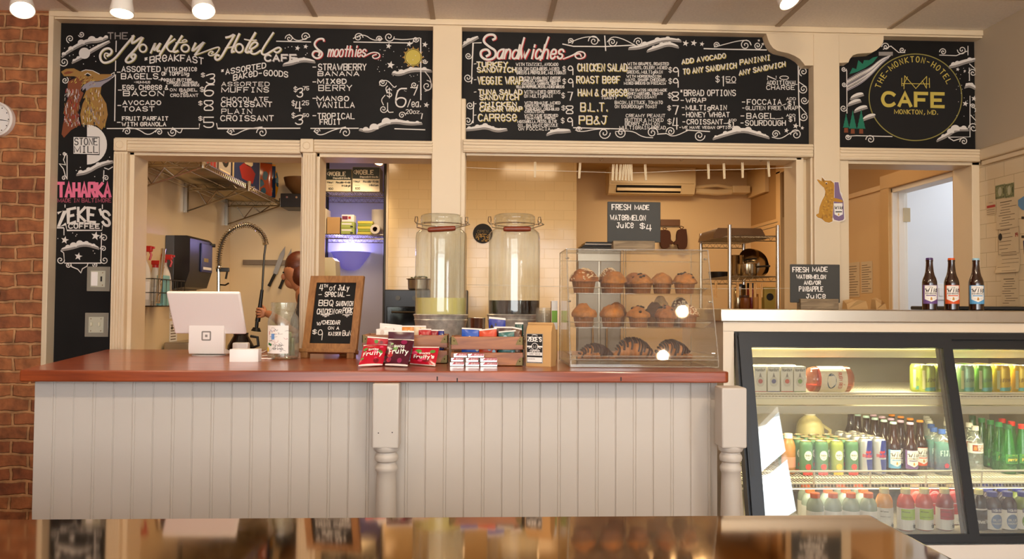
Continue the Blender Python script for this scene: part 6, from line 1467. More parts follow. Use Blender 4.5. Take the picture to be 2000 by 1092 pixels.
def island():
    t = thing('water_bottle', 'drink bottle', 'bottle'); r = .030
    def sq(r_, z, e=.72): return [(r_*(abs(math.cos(a))**e)*(1 if math.cos(a) >= 0 else -1), r_*(abs(math.sin(a))**e)*(1 if math.sin(a) >= 0 else -1), z) for a in [2*PI*i/24 for i in range(24)]]
    b = MB(); rg = [sq(r*.9, 0), sq(r, .006), sq(r, .145), sq(r*.92, .156), sq(r*.5, .170, 1), sq(.0135, .176, 1), sq(.0135, .19, 1)]
    b.add([p for g in rg for p in g], [(j_*24+i, j_*24+(i+1) % 24, j_*24+24+(i+1) % 24, j_*24+24+i) for j_ in range(len(rg)-1) for i in range(24)]+[tuple(range(23, -1, -1))]); b.build('bottle', M_clearp, t)
    b = MB(); rg = [sq(r*.97, .02), sq(r*.97, .138)]; b.add([p for g in rg for p in g], [(i, (i+1) % 24, 24+(i+1) % 24, 24+i) for i in range(24)])
    m = mat('ocean_label', '#2f6f9c', .35, coat=.3); nt = m.node_tree; tc = nt.nodes.new('ShaderNodeTexCoord'); sp = nt.nodes.new('ShaderNodeSeparateXYZ'); nt.links.new(tc.outputs['Object'], sp.inputs[0]); rp = nt.nodes.new('ShaderNodeValToRGB'); mr = nt.nodes.new('ShaderNodeMapRange'); mr.inputs[1].default_value = .02; mr.inputs[2].default_value = .138; nt.links.new(sp.outputs['Z'], mr.inputs[0]); nt.links.new(mr.outputs[0], rp.inputs[0]); rp.color_ramp.elements[0].color = lin('#2b3f86'); rp.color_ramp.elements[1].color = lin('#3fa39e'); nt.links.new(rp.outputs[0], nt.nodes['Principled BSDF'].inputs['Base Color'])
    wl = b.build('wrap_label', m, t)
    d = MB(); f = plane((0, -r*.985, 0), (1, 0, 0), (0, 0, 1)); lt(d, f, 'FIJI', -.022, .085, .022, .044, .0038, 0); d.poly([(.004+.012*math.cos(t_*2*PI/5+.3)*(1 if t_ % 1 == 0 else .4), .042+.012*math.sin(t_*2*PI/5+.3)) for t_ in range(5)], f, 1); d.build('label_print', [mat('pale_aqua_print', '#b8d8d8', .5), mat('hibiscus', '#c03a5a', .5)], wl, smooth=0, fix=False)
    MB().lathe([(.0155, .178), (.0155, .196), (.014, .198), (0, .198)], 20, close=True).build('cap', M_bluecap, t)
    return t
IB = island(); G = 'square blue-capped water bottles'
for u, y, lab in ((1840, 3.44, 'square water bottle with dark blue cap, at the front beside the door stile'), (1824, 3.50, 'square water bottle with blue cap, second from the front'), (1819, 3.60, 'square water bottle with blue cap, third and next to the kombucha')):
    y += DY; c = P(u, 880, y); at(IB, c.x, y, Z2, lab, G)
# green sparkling water
def sparkling():
    pr = [(0, 0), (.028, 0), (.0345, .008), (.036, .03), (.035, .06), (.030, .095), (.023, .135), (.017, .170), (.0135, .192), (.013, .205)]
    def art(d, f, f2):
        d.poly([(.026*math.cos(t*PI/10), .065+.016*math.sin(t*PI/10)) for t in range(20)], f, 0); lt(d, f2, 'perrier', -.021, .060, .012, .042, .0022, 1); d.strip([(-.02, .082), (0, .086), (.02, .082)], .0014, f2, 1)
        return [mat('deep_green_label', '#2c6a34', .5), mat('gold_print', '#e0c94a', .5)]
    t = capped('sparkling_water_bottle', pr, [(.0152, .196), (.0152, .214), (.0135, .216), (0, .216)], M_greenp, None, None, True, .0372, .046, .088, .85, mat('green_label', '#3c8a3e', .4), art, 'bottle', capmat('pine', '#2f8a52'))
    return t
SB = sparkling(); G = 'green sparkling water bottles'; gc, rc_, dc = capmat('pine', '#2f8a52'), capmat('scarlet', '#d8322a'), capmat('dark_pine', '#1f5a38')
for u, y, cm, lab in ((1969, 3.46, dc, 'green sparkling water bottle with dark green cap, nearest the fridge glass'), (1951, 3.53, gc, 'green sparkling water bottle second from the front in the green-capped row'), (1935, 3.60, gc, 'green sparkling water bottle third in the green-capped row'), (1918, 3.67, gc, 'green sparkling water bottle fourth in the green-capped row'), (1900, 3.76, dc, 'green sparkling water bottle at the back, behind the clear water bottle'), (1996, 3.47, rc_, 'green sparkling water bottle with red cap, at the right edge of the photo'), (1976, 3.56, rc_, 'green sparkling water bottle with red cap, second in the red-capped row'), (1958, 3.65, rc_, 'green sparkling water bottle with red cap, at the back of its row')):
    y += DY; c = P(u, 880, y); r = at(SB, c.x, y, Z2, lab, G); recolor(r, 'cap', cm)
# bottom shelf
def stout(liq, labs, capm, h=.165, r=.034, name='juice_bottle', txt=None, glass=None):
    pr = [(0, 0), (r*.85, 0), (r, .008), (r, h*.55), (r*1.0, h*.6), (r*.97, h*.72), (r*.75, h*.84), (r*.5, h*.9), (r*.48, h)]
    def art(d, f, f2):
        m2 = labs(d, f, f2); return m2
    return capped(name, pr, [(r*.56, h*.9), (r*.57, h*.915), (r*.57, h*1.02), (r*.5, h*1.035), (0, h*1.035)], glass or liq, None, None, True, r*1.006, .004, h*.56, 2.2, mat('label_white_gloss', '#e6e2da', .4), art, 'bottle', capm)
def vit(cola):
    def art(d, f, f2):
        d.poly([(-.034, .046), (.034, .046), (.034, .090), (-.034, .090)], f, 0); lt(d, f2, 'defense', -.03, .076, .006, .03, .0009, 1); lt(d, f2, 'raspberry-apple', -.03, .056, .004, .04, .0005, 1); lt(d, f2, 'vitamin', .012, .012, .02, .02, .0016, 1)
        for y in (.012, .02, .028): d.strip([(-.03, y), (.006, y)], .0008, f2, 1)
        return [cola, M_ink]
    return art
capcl = mat('cap_clear', '#d8cfa8', .3)
VR = stout(mat('raspberry_drink', '#c0402e', .12, spec=.6), vit(mat('lime_label', '#a6c832', .4)), capcl); VA = stout(mat('amber_drink', '#c98a3a', .12, spec=.6), vit(mat('white_label', '#dcd8ce', .5)), capcl); VD = stout(mat('dark_berry_drink', '#8a1a1a', .12, spec=.6), vit(mat('crimson_label', '#b81a24', .4)), capcl)
G = 'fruit water bottles on the bottom shelf'
for o, u, y, lab in ((VA, 1727, 3.37, 'amber fruit water bottle on the bottom shelf behind the bar corner'), (VR, 1769, 3.36, 'pink-red fruit water bottle with lime label, left of its pair'), (VR, 1805, 3.36, 'pink-red fruit water bottle with lime label, right of its pair'), (VD, 1845, 3.36, 'dark red fruit water bottle with crimson label beside the door stile'), (VR, 1787, 3.45, 'red fruit water bottle standing behind the pair with lime labels'), (VD, 1822, 3.45, 'dark fruit water bottle standing behind and between the red ones'), (VD, 1858, 3.45, 'dark fruit water bottle at the back, half hidden by the door stile')):
    c = P(u, 1000, y); at(o, c.x, y, Z3, lab, G)
def naked(col, word):
    def art(d, f, f2):
        d.poly([(-.022, .074), (.022, .074), (.022, .092), (-.022, .092)], f, 0); lt(d, f2, 'Naked', -.018, .079, .009, .036, .0016, 1)
        d.poly([(.024*math.cos(t*PI/10), .038+.030*math.sin(t*PI/10)) for t in range(20)], f, 2); lt(d, f2, word, -.017, .040, .008, .034, .0013, 1); lt(d, f2, 'MACHINE', -.019, .027, .007, .038, .0012, 1)
        return [mat('navy_logo', '#22285a', .5), M_paper, col]
    return art
NB = stout(mat('blue_smoothie', '#2a1420', .15), naked(mat('slate_blue_disc', '#6a82a8', .5), 'BLUE'), mat('cap_navy', '#2a3390', .35), .150, .035, 'smoothie_bottle'); NG = stout(mat('green_smoothie', '#6a7a24', .15), naked(mat('leaf_green_disc', '#7aa040', .5), 'GREEN'), mat('cap_navy', '#2a3390', .35), .150, .035, 'smoothie_bottle')
G = 'smoothie bottles with blue caps'
for o, u, y, lab in ((NB, 1938, 3.36, 'purple smoothie bottle with blue cap, left one at the front'), (NB, 1968, 3.36, 'purple smoothie bottle with blue cap, second at the front'), (NG, 1998, 3.36, 'green smoothie bottle with blue cap, at the right edge'), (NB, 1929, 3.45, 'blue-capped smoothie bottle in the second row, left'), (NB, 1958, 3.45, 'blue-capped smoothie bottle in the second row, middle'), (NG, 1987, 3.45, 'blue-capped smoothie bottle in the second row, right'), (NB, 1921, 3.54, 'blue-capped smoothie bottle in the third row, left'), (NB, 1950, 3.54, 'blue-capped smoothie bottle in the third row, middle')):
    c = P(u, 1000, y); at(o, c.x, y, Z3, lab, G)
def honest(d, f, f2):
    lt(d, f2, 'simple', -.02, .02, .012, .05, .0018, 0, .1); return [M_paper]
JD = stout(mat('dark_tea', '#1c1010', .12), lambda d, f, f2: (d.poly([(-.036, .002), (.036, .002), (.036, .084), (-.036, .084)], f, 0), lt(d, f2, 'brewed tea', -.03, .03, .016, .06, .0018, 1), [M_ink, M_paper])[2], mat('cap_pale_yellow', '#d8d29a', .4), .160, .030, 'tea_bottle')
c = P(1914, 1000, 3.36); at(JD, c.x-.005, 3.36, Z3, 'black-labelled tea bottle with pale cap right of the door stile', 'bottom shelf tea')
SPT = stout(mat('pale_sports_drink', '#9aa89a', .15), lambda d, f, f2: [M_paper], mat('cap_tangerine', '#e2662a', .4), .150, .034, 'sports_drink_bottle')
G = 'orange-capped sports drinks behind the bar top'
for i, (u, y) in enumerate(((1592, 3.35), (1627, 3.35), (1662, 3.35), (1696, 3.35), (1582, 3.44), (1617, 3.44), (1652, 3.44), (1686, 3.44), (1574, 3.53), (1642, 3.53), (1676, 3.53))):
    c = P(u, 1000, y); rw = 'front' if i < 4 else ('second' if i < 8 else 'third'); k = i if i < 4 else (i-4 if i < 8 else i-8)
    at(SPT, c.x, y, Z3, 'orange-capped sports drink, %s row, %s from the left' % (rw, ORD[k]), G)
# upper shelf: juice cartons and a juice bottle on its side
def carton(acc):
    t = thing('juice_carton', 'box', 'juice carton'); w2 = .0265
    MB().box((-w2, -.02, 0), (w2, .02, .115), bev=.002).build('carton', mat('carton_white', '#ddd8c8', .5), t)
    d = MB(); f = plane((0, -.0203, 0), (1, 0, 0), (0, 0, 1)); lt(d, f, 'Honest', -.021, .095, .011, .042, .0016, 0)
    d.poly([(.018*math.cos(s_*PI/9), .05+.022*math.sin(s_*PI/9)) for s_ in range(18)], f, 1); d.poly([(-.006, .07), (0, .09), (.006, .07)], f, 3); f2 = plane((0, -.0206, 0), (1, 0, 0), (0, 0, 1)); d.poly([(.010*math.cos(s_*PI/6), .052+.010*math.sin(s_*PI/6)) for s_ in range(12)], f2, 2); d.poly([(-w2, .0), (w2, .0), (w2, .010), (-w2, .010)], f, 2)
    d.build('carton_print', [M_ink, mat('pale_disc', '#c9c2b2', .6), acc, M_grey], t, smooth=0, fix=False)
    return t
G = 'juice cartons on the upper shelf'
for u, ac, lab in ((1482, mat('print_berry', '#b85a5a', .6), 'berry juice carton, leftmost on the upper fridge shelf'), (1508, mat('print_grape', '#5a5a86', .6), 'grape juice carton, second on the upper fridge shelf'), (1534, mat('print_punch', '#c0523a', .6), 'red punch juice carton, third on the upper fridge shelf'), (1559, mat('print_apple', '#7a9a52', .6), 'green-edged juice carton next to the lying bottle')):
    o = carton(ac); c = P(u, 745, 3.50); o.location = (c.x, 3.50, Z1); o['label'] = lab; o['group'] = G
    dup(o, (c.x-.005, 3.60, Z1), lab.split(' juice')[0]+' juice carton standing in the second row', None, G)
c0, c1_ = P(1572, 745, 3.52), P(1661, 745, 3.52)
L = c1_.x-c0.x; r = .056
bt = thing('juice_bottle', 'big juice bottle lying on its side on the upper fridge shelf', 'juice bottle', (c1_.x, 3.525, Z1+r+.001)); Mx = Matrix.Rotation(-PI/2, 4, 'Y')
MB().lathe([(0, 0), (r*.8, .0), (r, .012), (r, .05), (r*.97, .06), (r*.97, L*.75), (r, L*.78), (r*.9, L*.9), (r*.5, L*.985), (r*.4, L*1.0)], 32, M=Mx).build('bottle', clear('juice_pet', '#e8c4b0', .08, .7, .05, .2, '#b07860'), bt)
b = MB(); n = 24; V = []; F = []
for i in range(n+1):
    a = PI*1.15+PI*.7*i/n; V += [(-.012, r*.95*math.cos(a), r*.95*math.sin(a)), (-L*.88, r*.95*math.cos(a), r*.95*math.sin(a))]
for i in range(n): F.append((2*i, 2*i+1, 2*i+3, 2*i+2))
F.append(tuple(range(0, 2*n+2, 2))); F.append(tuple(range(1, 2*n+2, 2))); F.append((0, 1, 2*n+1, 2*n)); b.add(V, F); b.build('juice', mat('grapefruit_juice', '#b8432e', .25), bt)
fl = lambda x, y: Vector((-x, -(r+.0008)*math.cos(y/r), (r+.0008)*math.sin(y/r)))
fl2 = lambda x, y: Vector((-x, -(r+.0020)*math.cos(y/r), (r+.0014)*math.sin(y/r)))
b = MB(); xa, xz = L*.17, L*.74
for i in range(12): y0_, y1_ = -.085+.17*i/12, -.085+.17*(i+1)/12; b.add([fl(xa, y0_), fl(xz, y0_), fl(xz, y1_), fl(xa, y1_)], [(0, 1, 2, 3)])
lb_ = b.build('label', mat('label_ivory', '#e8dcc0', .5), bt, fix=False)
d = MB(); d.poly([(xz, -.08), (xz, .08), (xz-.018, .08), (xz-.03, .03), (xz-.02, -.08)], fl2, 0); f4 = lambda x, y: fl2(xz-.050-.018*x, .034*y) 
d.poly([(xz-.045+.020*math.cos(t*PI/10), .034*math.sin(t*PI/10)-.004) for t in range(20)], fl2, 1)
fl3 = lambda x, y: Vector((-x, -(r+.003)*math.cos(y/r), (r+.002)*math.sin(y/r)))
g_ = lambda x, y: fl3(xz-.040-y, -x)
lt(d, g_, 'Ocean', -.026, .004, .008, .05, .0014, 2); lt(d, g_, 'Spray', -.026, -.010+.016, .0001, .05, .0001, 2) if False else lt(d, g_, 'Spray', -.022, .016, .008, .044, .0014, 2)
lt(d, g_, 'RUBY RED', -.034, .036, .014, .07, .0022, 0); d.poly([(xa+.012, -.02), (xa+.018, -.02), (xa+.018, .05), (xa+.012, .05)], fl2, 0)
d.build('label_print', [mat('grapefruit_red', '#c2452c', .5), mat('ocean_blue', '#1f4a66', .5), M_paper], lb_, smooth=0, fix=False)
MB().lathe([(r*.42, L*.99), (r*.42, L*1.05), (0, L*1.05)], 20, M=Mx, close=True).build('cap', M_white, bt)
# back of the lower shelf: a jug, a tall carton and a single amber bottle
c = P(1582, 840, 3.92)
jg = thing('juice_jug', 'yellow juice jug behind the citrus soda cans', 'jug', (c.x, 3.92, Z2)); MB().lathe([(0, 0), (.06, 0), (.066, .01), (.066, .13), (.062, .165), (.05, .19), (.026, .21), (.022, .23)], 28).build('jug', mat('lemon_juice', '#d8ca90', .3), jg); MB().lathe([(.026, .215), (.026, .24), (0, .24)], 20, close=True).build('cap', M_white, jg)
b = MB(); b.tube([(.06, 0, .06), (.095, 0, .07), (.098, 0, .14), (.058, 0, .165)], .009, 8); b.build('handle', mat('lemon_juice', '#d8ca90', .3), jg)
c = P(1540, 870, 3.60)
t = thing('cold_brew_bottle', 'tall brown bottle with white cap beside the leftmost soda cans', 'bottle', (c.x, 3.60, Z2)); MB().lathe([(0, 0), (.026, 0), (.03, .006), (.03, .12), (.024, .14), (.016, .155), (.016, .165)], 24).build('bottle', mat('caramel_drink', '#a8743e', .25), t); MB().lathe([(.018, .155), (.018, .175), (0, .175)], 18, close=True).build('cap', M_white, t); MB().lathe([(.0304, .03), (.0304, .075)], 24).build('label', mat('salmon_label', '#c98a72', .5), t)
r_ = dup(KO, (P(1662, 850, 3.95).x, 3.95, Z2), 'lone amber bottle at the back of the fridge, left of the kombucha rows', 0)
r_['group'] = 'kombucha bottles on the lower wire shelf'

# ---------- right wall: papers, banknotes, blue tag
def sheet(u0, v0, u1, v1, label, cat, art=None, m=None, nm='pinned_paper', curl=.0):
    X = XR-.0065; p = PX(u0, v0, X); q_ = PX(u1, v1, X); b = MB(); n = 5
    for i in range(n):
        za, zb2 = p.z+(q_.z-p.z)*i/n, p.z+(q_.z-p.z)*(i+1)/n; ca = -curl*((i/n)**3); cb3 = -curl*(((i+1)/n)**3)
        b.add([(X+ca, p.y, za), (X+ca, q_.y, za), (X+cb3, q_.y, zb2), (X+cb3, p.y, zb2), (X+ca+.002, p.y, za), (X+ca+.002, q_.y, za), (X+cb3+.002, q_.y, zb2), (X+cb3+.002, p.y, zb2)], [(0, 1, 2, 3), (7, 6, 5, 4)])
    o = b.build(nm, m or M_pap2, None, smooth=0, fix=False); tag(o, label, cat, 'papers on the tiled right wall')
    w_, h_ = p.y-q_.y, p.z-q_.z
    f = lambda x, y: Vector((X-.0012-curl*((1-y)**3), p.y-x*w_, q_.z+y*h_))
    if art: d = MB(); m2 = art(d, f); d.build('print', m2, o, smooth=0, fix=False)
    return o
M_pap2 = mat('aged_paper', '#d2bc98', .8); M_type = mat('grey_type', '#7d6a55', .8)
def lines(n, y0=.9, y1=.1, title=True):
    def art(d, f):
        rr = random.Random(n)
        for i in range(n):
            y = y0-(y0-y1)*i/(n-1); a = rr.uniform(.06, .3); d.strip([(a, y), (min(.95, a+rr.uniform(.35, .75)), y)], .018 if i else .03, f, 0)
        return [M_type, mat('stamp_red', '#b03a30', .7), M_ink]
    return art
def red_head(d, f): d.poly([(.04, .55), (.96, .55), (.96, .72), (.04, .72)], f, 1); d.strip([(.3, .9), (.7, .9)], .03, f, 0); [d.strip([(.05, y), (.9, y)], .03, f, 0) for y in (.4, .25, .1)]; return [M_type, mat('stamp_red', '#b03a30', .7)]
def cert(d, f):
    lines(7, .92, .08)(d, f); d.poly([(.12+.09*math.cos(t*PI/6), .68+.14*math.sin(t*PI/6)) for t in range(12)], f, 2); lt(d, f, '19', .8, .62, .14, .12, .025, 1)
    for e in ([(.02, .02), (.98, .02), (.98, .98), (.02, .98), (.02, .02)],): d.strip(e, .012, f, 0)
    return [M_type, mat('stamp_red', '#b03a30', .7), M_ink]
sheet(1927, 395, 1945, 419, 'small paper with a red bar on the tiled right wall', 'paper', red_head)
sheet(1946, 392, 1989, 443, 'typed paper under the pinned banknotes', 'paper', lines(10), curl=.004)
sheet(1949, 447, 1992, 495, 'framed certificate sheet with round seal on the right wall', 'certificate', cert)
sheet(1947, 497, 1993, 531, 'lower half of a curling notice under the certificate', 'paper', lines(5), curl=.012)
sheet(1955, 540, 1990, 598, 'bottom typed notice just above the steel worktop', 'paper', lines(11))
M_bill = mat('dollar_green', '#8a8a62', .8, var=(90, .3))
def bill(d, f): d.poly([(.5+.2*math.cos(t*PI/8), .5+.33*math.sin(t*PI/8)) for t in range(16)], f, 1); d.strip([(.06, .1), (.94, .1), (.94, .9), (.06, .9), (.06, .1)], .03, f, 0); lt(d, f, '1', .8, .3, .4, .1, .05, 0); return [mat('bill_ink', '#4f5238', .8), mat('bill_pale', '#b5b292', .8)]
sheet(1944, 363, 1963, 386, 'folded dollar bill pinned to the right wall, left of its twin', 'banknote', bill, M_bill, 'banknote')
sheet(1963, 360, 1980, 384, 'folded dollar bill pinned to the right wall, right of its twin', 'banknote', bill, M_bill, 'banknote')
X = XR-.006
b = MB(); pts = [PX(u, v, X) for u, v in ((1982, 395), (2000, 383), (2012, 385), (2010, 412), (1996, 410))]; b.ext(pts, (.003, 0, 0)); bo = tag(b.build('blue_tag', mat('sky_card', '#5f8fb8', .6)), 'blue card tag at the right edge of the tiled wall', 'card', 'papers on the tiled right wall')
for u, v, nm_ in ((1998, 425, 'upper'), (1998, 462, 'lower')): 
    pts = [PX(u+a, v+c_, X) for a, c_ in ((-3, -2), (5, -2), (5, 3), (-3, 3))]
    tag(MB().ext(pts, (.003, 0, 0)).build('magnet', M_black), 'small dark magnet at the right edge, %s of the pair by the certificate' % nm_, 'magnet')
pts = [PX(u+0, v, X) for u, v in ((1998, 470), (2014, 468), (2014, 495), (2000, 497))]; tag(MB().ext(pts, (.003, 0, 0)).build('dark_card', mat('indigo_card', '#3a3a5a', .6)), 'dark indigo card at the right edge beside the curling notice', 'card')

# ---------- animal sticker on the right post
YSK = YT-.0045; zr = lambda p: [P(1580+x/10.92, 340+y/10.92, YSK) for x, y in p]
def zmap(e): return lambda x, y: P(1580+x/10.92, 340+y/10.92, YSK-e)
out = [(150, 110), (200, 105), (270, 150), (275, 60), (290, 55), (345, 120), (380, 130), (470, 130), (535, 180), (540, 165), (640, 165), (655, 250), (670, 370), (710, 410), (715, 460), (700, 470), (745, 560), (755, 760), (778, 960), (740, 1000), (640, 1020), (525, 1000), (500, 1030), (430, 1050), (340, 1030), (270, 970), (180, 940), (135, 890), (150, 850), (195, 835), (215, 700), (270, 560), (330, 450), (345, 370), (310, 300), (300, 270), (220, 210), (155, 140)]
sk = thing('wall_sticker', 'cut-out sticker of a spotted rabbit hugging a purple bottle on the white post', 'sticker')
b = MB(); b.ext(zr(out), (0, .0018, 0)); b.build('backing', mat('sticker_white', '#e9dfd2', .5), sk, smooth=0)
d = MB(); f = zmap(.0006)
d.poly([(160, 115), (205, 115), (270, 155), (278, 65), (340, 135), (390, 140), (465, 138), (530, 190), (540, 250), (535, 480), (500, 960), (505, 1010), (430, 1040), (345, 1020), (270, 955), (190, 930), (148, 885), (160, 855), (205, 840), (225, 700), (280, 560), (335, 460), (350, 370), (318, 290), (225, 205)], f, 0)
d.poly([(545, 175), (630, 175), (660, 390), (690, 470), (735, 580), (750, 950), (720, 985), (640, 1000), (540, 975), (510, 920), (530, 620), (545, 480)], f, 1)
f2 = zmap(.001); d.poly([(530, 625), (715, 622), (722, 860), (635, 905), (545, 860)], f2, 2); d.poly([(490, 500), (600, 520), (715, 560), (725, 595), (690, 605), (560, 590), (480, 570)], f2, 0)
f3 = zmap(.0014); lt(d, lambda x, y: f3(x, -y), 'Wild', 545, -745, 60, 165, 13, 3, .15); d.poly([(565, 795), (705, 793), (705, 815), (565, 818)], f3, 3); d.poly([(622, 840), (645, 840), (648, 885), (622, 885)], f3, 4)
d.poly([(372+16*math.cos(t*PI/5), 208+14*math.sin(t*PI/5)) for t in range(10)], f3, 3); d.strip([(350, 190), (372, 178), (395, 195)], 10, f3, 2); d.poly([(455, 165), (490, 170), (478, 192)], f3, 5); d.poly([(285, 80), (330, 140), (325, 185), (285, 120)], f3, 5)
rr = random.Random(2)
for i in range(60):
    y = rr.uniform(280, 950); x = rr.uniform(360-max(0, (y-400))*.22, 500); d.strip([(x+14*math.cos(t*PI/3), y+14*math.sin(t*PI/3)) for t in range(7)], 6, f3, 4 if i % 2 else 5)
d.build('printed_picture', [mat('rabbit_ochre', '#b8821c', .55), mat('bottle_mauve', '#7d6488', .5), M_paper, M_ink, mat('spot_gold', '#d8a838', .6), mat('spot_brown', '#7a5014', .6)], sk, smooth=0, fix=False)

# ---------- switch plates on the chalkboard column
def plate(u0, v0, u1, v1, label, rock):
    a, c_ = P(u0, v1, YB), P(u1, v0, YB); t = thing('light_switch', label, 'light switch', ((a.x+c_.x)/2, YB, (a.z+c_.z)/2), 0, 'switch plates on the chalkboard column'); w2, h2 = (c_.x-a.x)/2, (c_.z-a.z)/2
    MB().box((-w2, -.006, -h2), (w2, -.001, h2), bev=.003).build('clear_guard', mat('grey_guard', '#8a8578', .3), t)
    MB().box((-w2*.66, -.0095, -h2*.66), (w2*.62, -.006, h2*.66), bev=.0015).build('cover_plate', mat('plate_ivory', '#b9b6a2', .35), t)
    if rock:
        MB().box((-w2*.58, -.0125, -h2*.56), (-w2*.02, -.0095, h2*.56), bev=.001).build('rocker', M_whiteplastic, t); MB().box((w2*.22, -.011, -h2*.2), (w2*.36, -.0095, h2*.2)).build('toggle_slot', M_ink, t)
    else:
        for x in (-.36, .32): MB().box((w2*(x-.06), -.022, -.006), (w2*(x+.06), -.0095, .012), bev=.002).build('toggle', mat('toggle_ivory', '#d9d3b8', .35), t)
    b = MB()
    for x in (-.45, .4):
        for z in (-.5, .5): b.cyl((w2*x, -.0095, h2*z), (w2*x, -.0105, h2*z), .0025, n=8)
    b.build('screws', M_chrome, t)
plate(170, 521, 216, 569, 'upper light switch plate with a white rocker on the chalkboard column', True)
plate(166, 611, 213, 658, 'lower light switch plate with two toggles on the chalkboard column', False)
# ================================================================ track lights, clock
M_lampw = mat('lamp_white', '#e9e4dc', .35); M_lens = mat('lamp_lens', '#ffffff', .4, emit=('#ffd9a0', 14))
def track_lamp(pos, axis, label, power, size=1.5, rail=True, vis=True):
    """white spot head hanging from a stem; its mouth centre is at pos and it shines along axis"""
    ax = Vector(axis).normalized(); pos = Vector(pos); Mq = ax.to_track_quat('Z', 'Y').to_matrix().to_4x4()
    t = thing('track_lamp', label, 'track light', pos, 0, 'white track lights on the ceiling')
    MB().lathe([(.0, -.155), (.020, -.155), (.032, -.145), (.036, -.12), (.040, -.06), (.047, -.02), (.0485, 0), (.0455, .0), (.044, -.012), (.036, -.03), (0, -.034)], 32, M=Mq).build('lamp_head', M_lampw, t)
    MB().lathe([(0, -.004), (.030, -.006), (.0435, -.011)], 28, M=Mq).build('lens', M_lens, t)
    top = Mq @ Vector((0, 0, -.10)); b = MB(); b.cyl(top, (top.x, top.y, ZC-.022-pos.z), .009, n=12); b.box((top.x-.03, top.y-.018, ZC-.05-pos.z), (top.x+.03, top.y+.018, ZC-.028-pos.z), bev=.004); b.build('stem', M_lampw, t)
    s_ = spot('track_spot', pos+ax*.012, pos+ax, power, WARM, size, .5, .035)
    return t
LP = 24
track_lamp(P(44, 20, 3.5), (.30, -.42, -.85), 'track light at the far left of the ceiling, over the brick wall', LP)
track_lamp(P(238, 27, 3.5), (.03, -.14, -.99), 'track light pointing straight down, second from the brick wall', LP)
track_lamp(P(398, 22, 3.5), (.28, -.40, -.87), 'track light third from the brick wall, above the menu heading', LP)
track_lamp(P(1543, 3, 3.45), (.30, -.42, -.85), 'track light above the sandwiches board, near the right post', LP)
for x, y, tx, nm in ((1.36, 1.32, 1.1, 'right end'), (1.33, .78, 1.5, 'right, nearer the viewer'), (-1.7, 1.3, -1.3, 'added at the left end'), (-.55, 1.25, -.4, 'added centre left'), (.45, 1.28, .4, 'added centre right')):
    track_lamp((x, y, 2.60), (tx-x, 3.9-y, -.75), 'track light behind the viewer, %s of its rail' % nm, 34, 1.9)  # the left and centre heads are added to light the counter
for y, nm, x0_, x1_ in ((3.52, 'front', -2.9, 2.5), (1.28, 'rear', -2.6, 2.4)):
    tag(MB().box((x0_, y-.018, ZC-.030), (x1_, y+.018, ZC-.006), bev=.003).build('lighting_track', M_lampw), 'white ceiling track carrying the %s row of spot heads' % ('far' if nm == 'front' else 'near'), 'lighting track')
c = P(-11, 232, 4.17)
ck = thing('wall_clock', 'round white wall clock on the brick wall, cut by the photo edge', 'clock', (c.x, 4.199, c.z)); Mx = Matrix.Rotation(PI/2, 4, 'X')
MB().lathe([(0, .0), (.088, .0), (.088, .028), (.080, .036), (.074, .030), (.073, .02), (0, .02)], 40, M=Mx).build('case', M_whiteplastic, ck)
b = MB(); b.box((-.002, -.022, -.005), (.002, -.0215, .045)); b.add([(-.003, -.0225, -.002), (-.003, -.0225, .003), (.066, -.0225, -.008), (.066, -.0225, -.010)], [(0, 1, 2, 3)]); b.build('hands', M_ink, ck)
b = MB()
for k_ in range(12): a = k_*PI/6; b.cyl((.064*math.sin(a), -.0205, .064*math.cos(a)), (.064*math.sin(a), -.0215, .064*math.cos(a)), .003, n=6)
b.build('hour_marks', M_ink, ck)

# ================================================================ strings with clothespins across the wide opening
M_pin = mat('clothespin_wood', '#e3cfa8', .6); M_pin2 = mat('clothespin_pine', '#cf9a58', .6); M_line = mat('white_string', '#e6dcc6', .7)
def string(pts, Y, label):
    tag(MB().tube([P(u, v, Y) for u, v in pts], .0011, 5).build('string_line', M_line), label, 'string')
string([(906, 327), (1045, 333), (1131, 335), (1210, 338), (1262, 337), (1340, 333), (1450, 331), (1501, 329), (1562, 326)], 4.285, 'thin white string stretched under the top of the wide opening')
string([(909, 556), (1050, 559), (1300, 563), (1398, 564), (1470, 564), (1562, 563)], 4.285, 'thin string stretched low across the wide opening behind the pastry case')
pin0 = None
def pin(u, v0, v1, Y, lab, m, g, tiltp=0):
    global pin0
    c = P(u, (v0+v1)/2, Y); h = (v1-v0)*Y/FPX
    t = thing('clothespin', lab, 'clothespin', c, 0, g); t.rotation_euler = (0, tiltp, 0)
    for s in (-1, 1):
        MB().ext([(s*.0006, -.005, -h/2), (s*.0048, -.005, -h/2), (s*.0062, -.005, h*.1), (s*.0052, -.005, h/2), (s*.002, -.005, h/2), (s*.0006, -.005, h*.08)], (0, .010, 0)).build('prong', m, t)
    MB().tube([(.006*math.cos(a), -.0055+.011*(q % 2), .004+.004*math.sin(a)) for q, a in enumerate([0, 1, 2, 3.1, 4.2, 5.2])], .0007, 4).build('spring', M_chrome, t)
G = 'pale clothespins on the upper string'
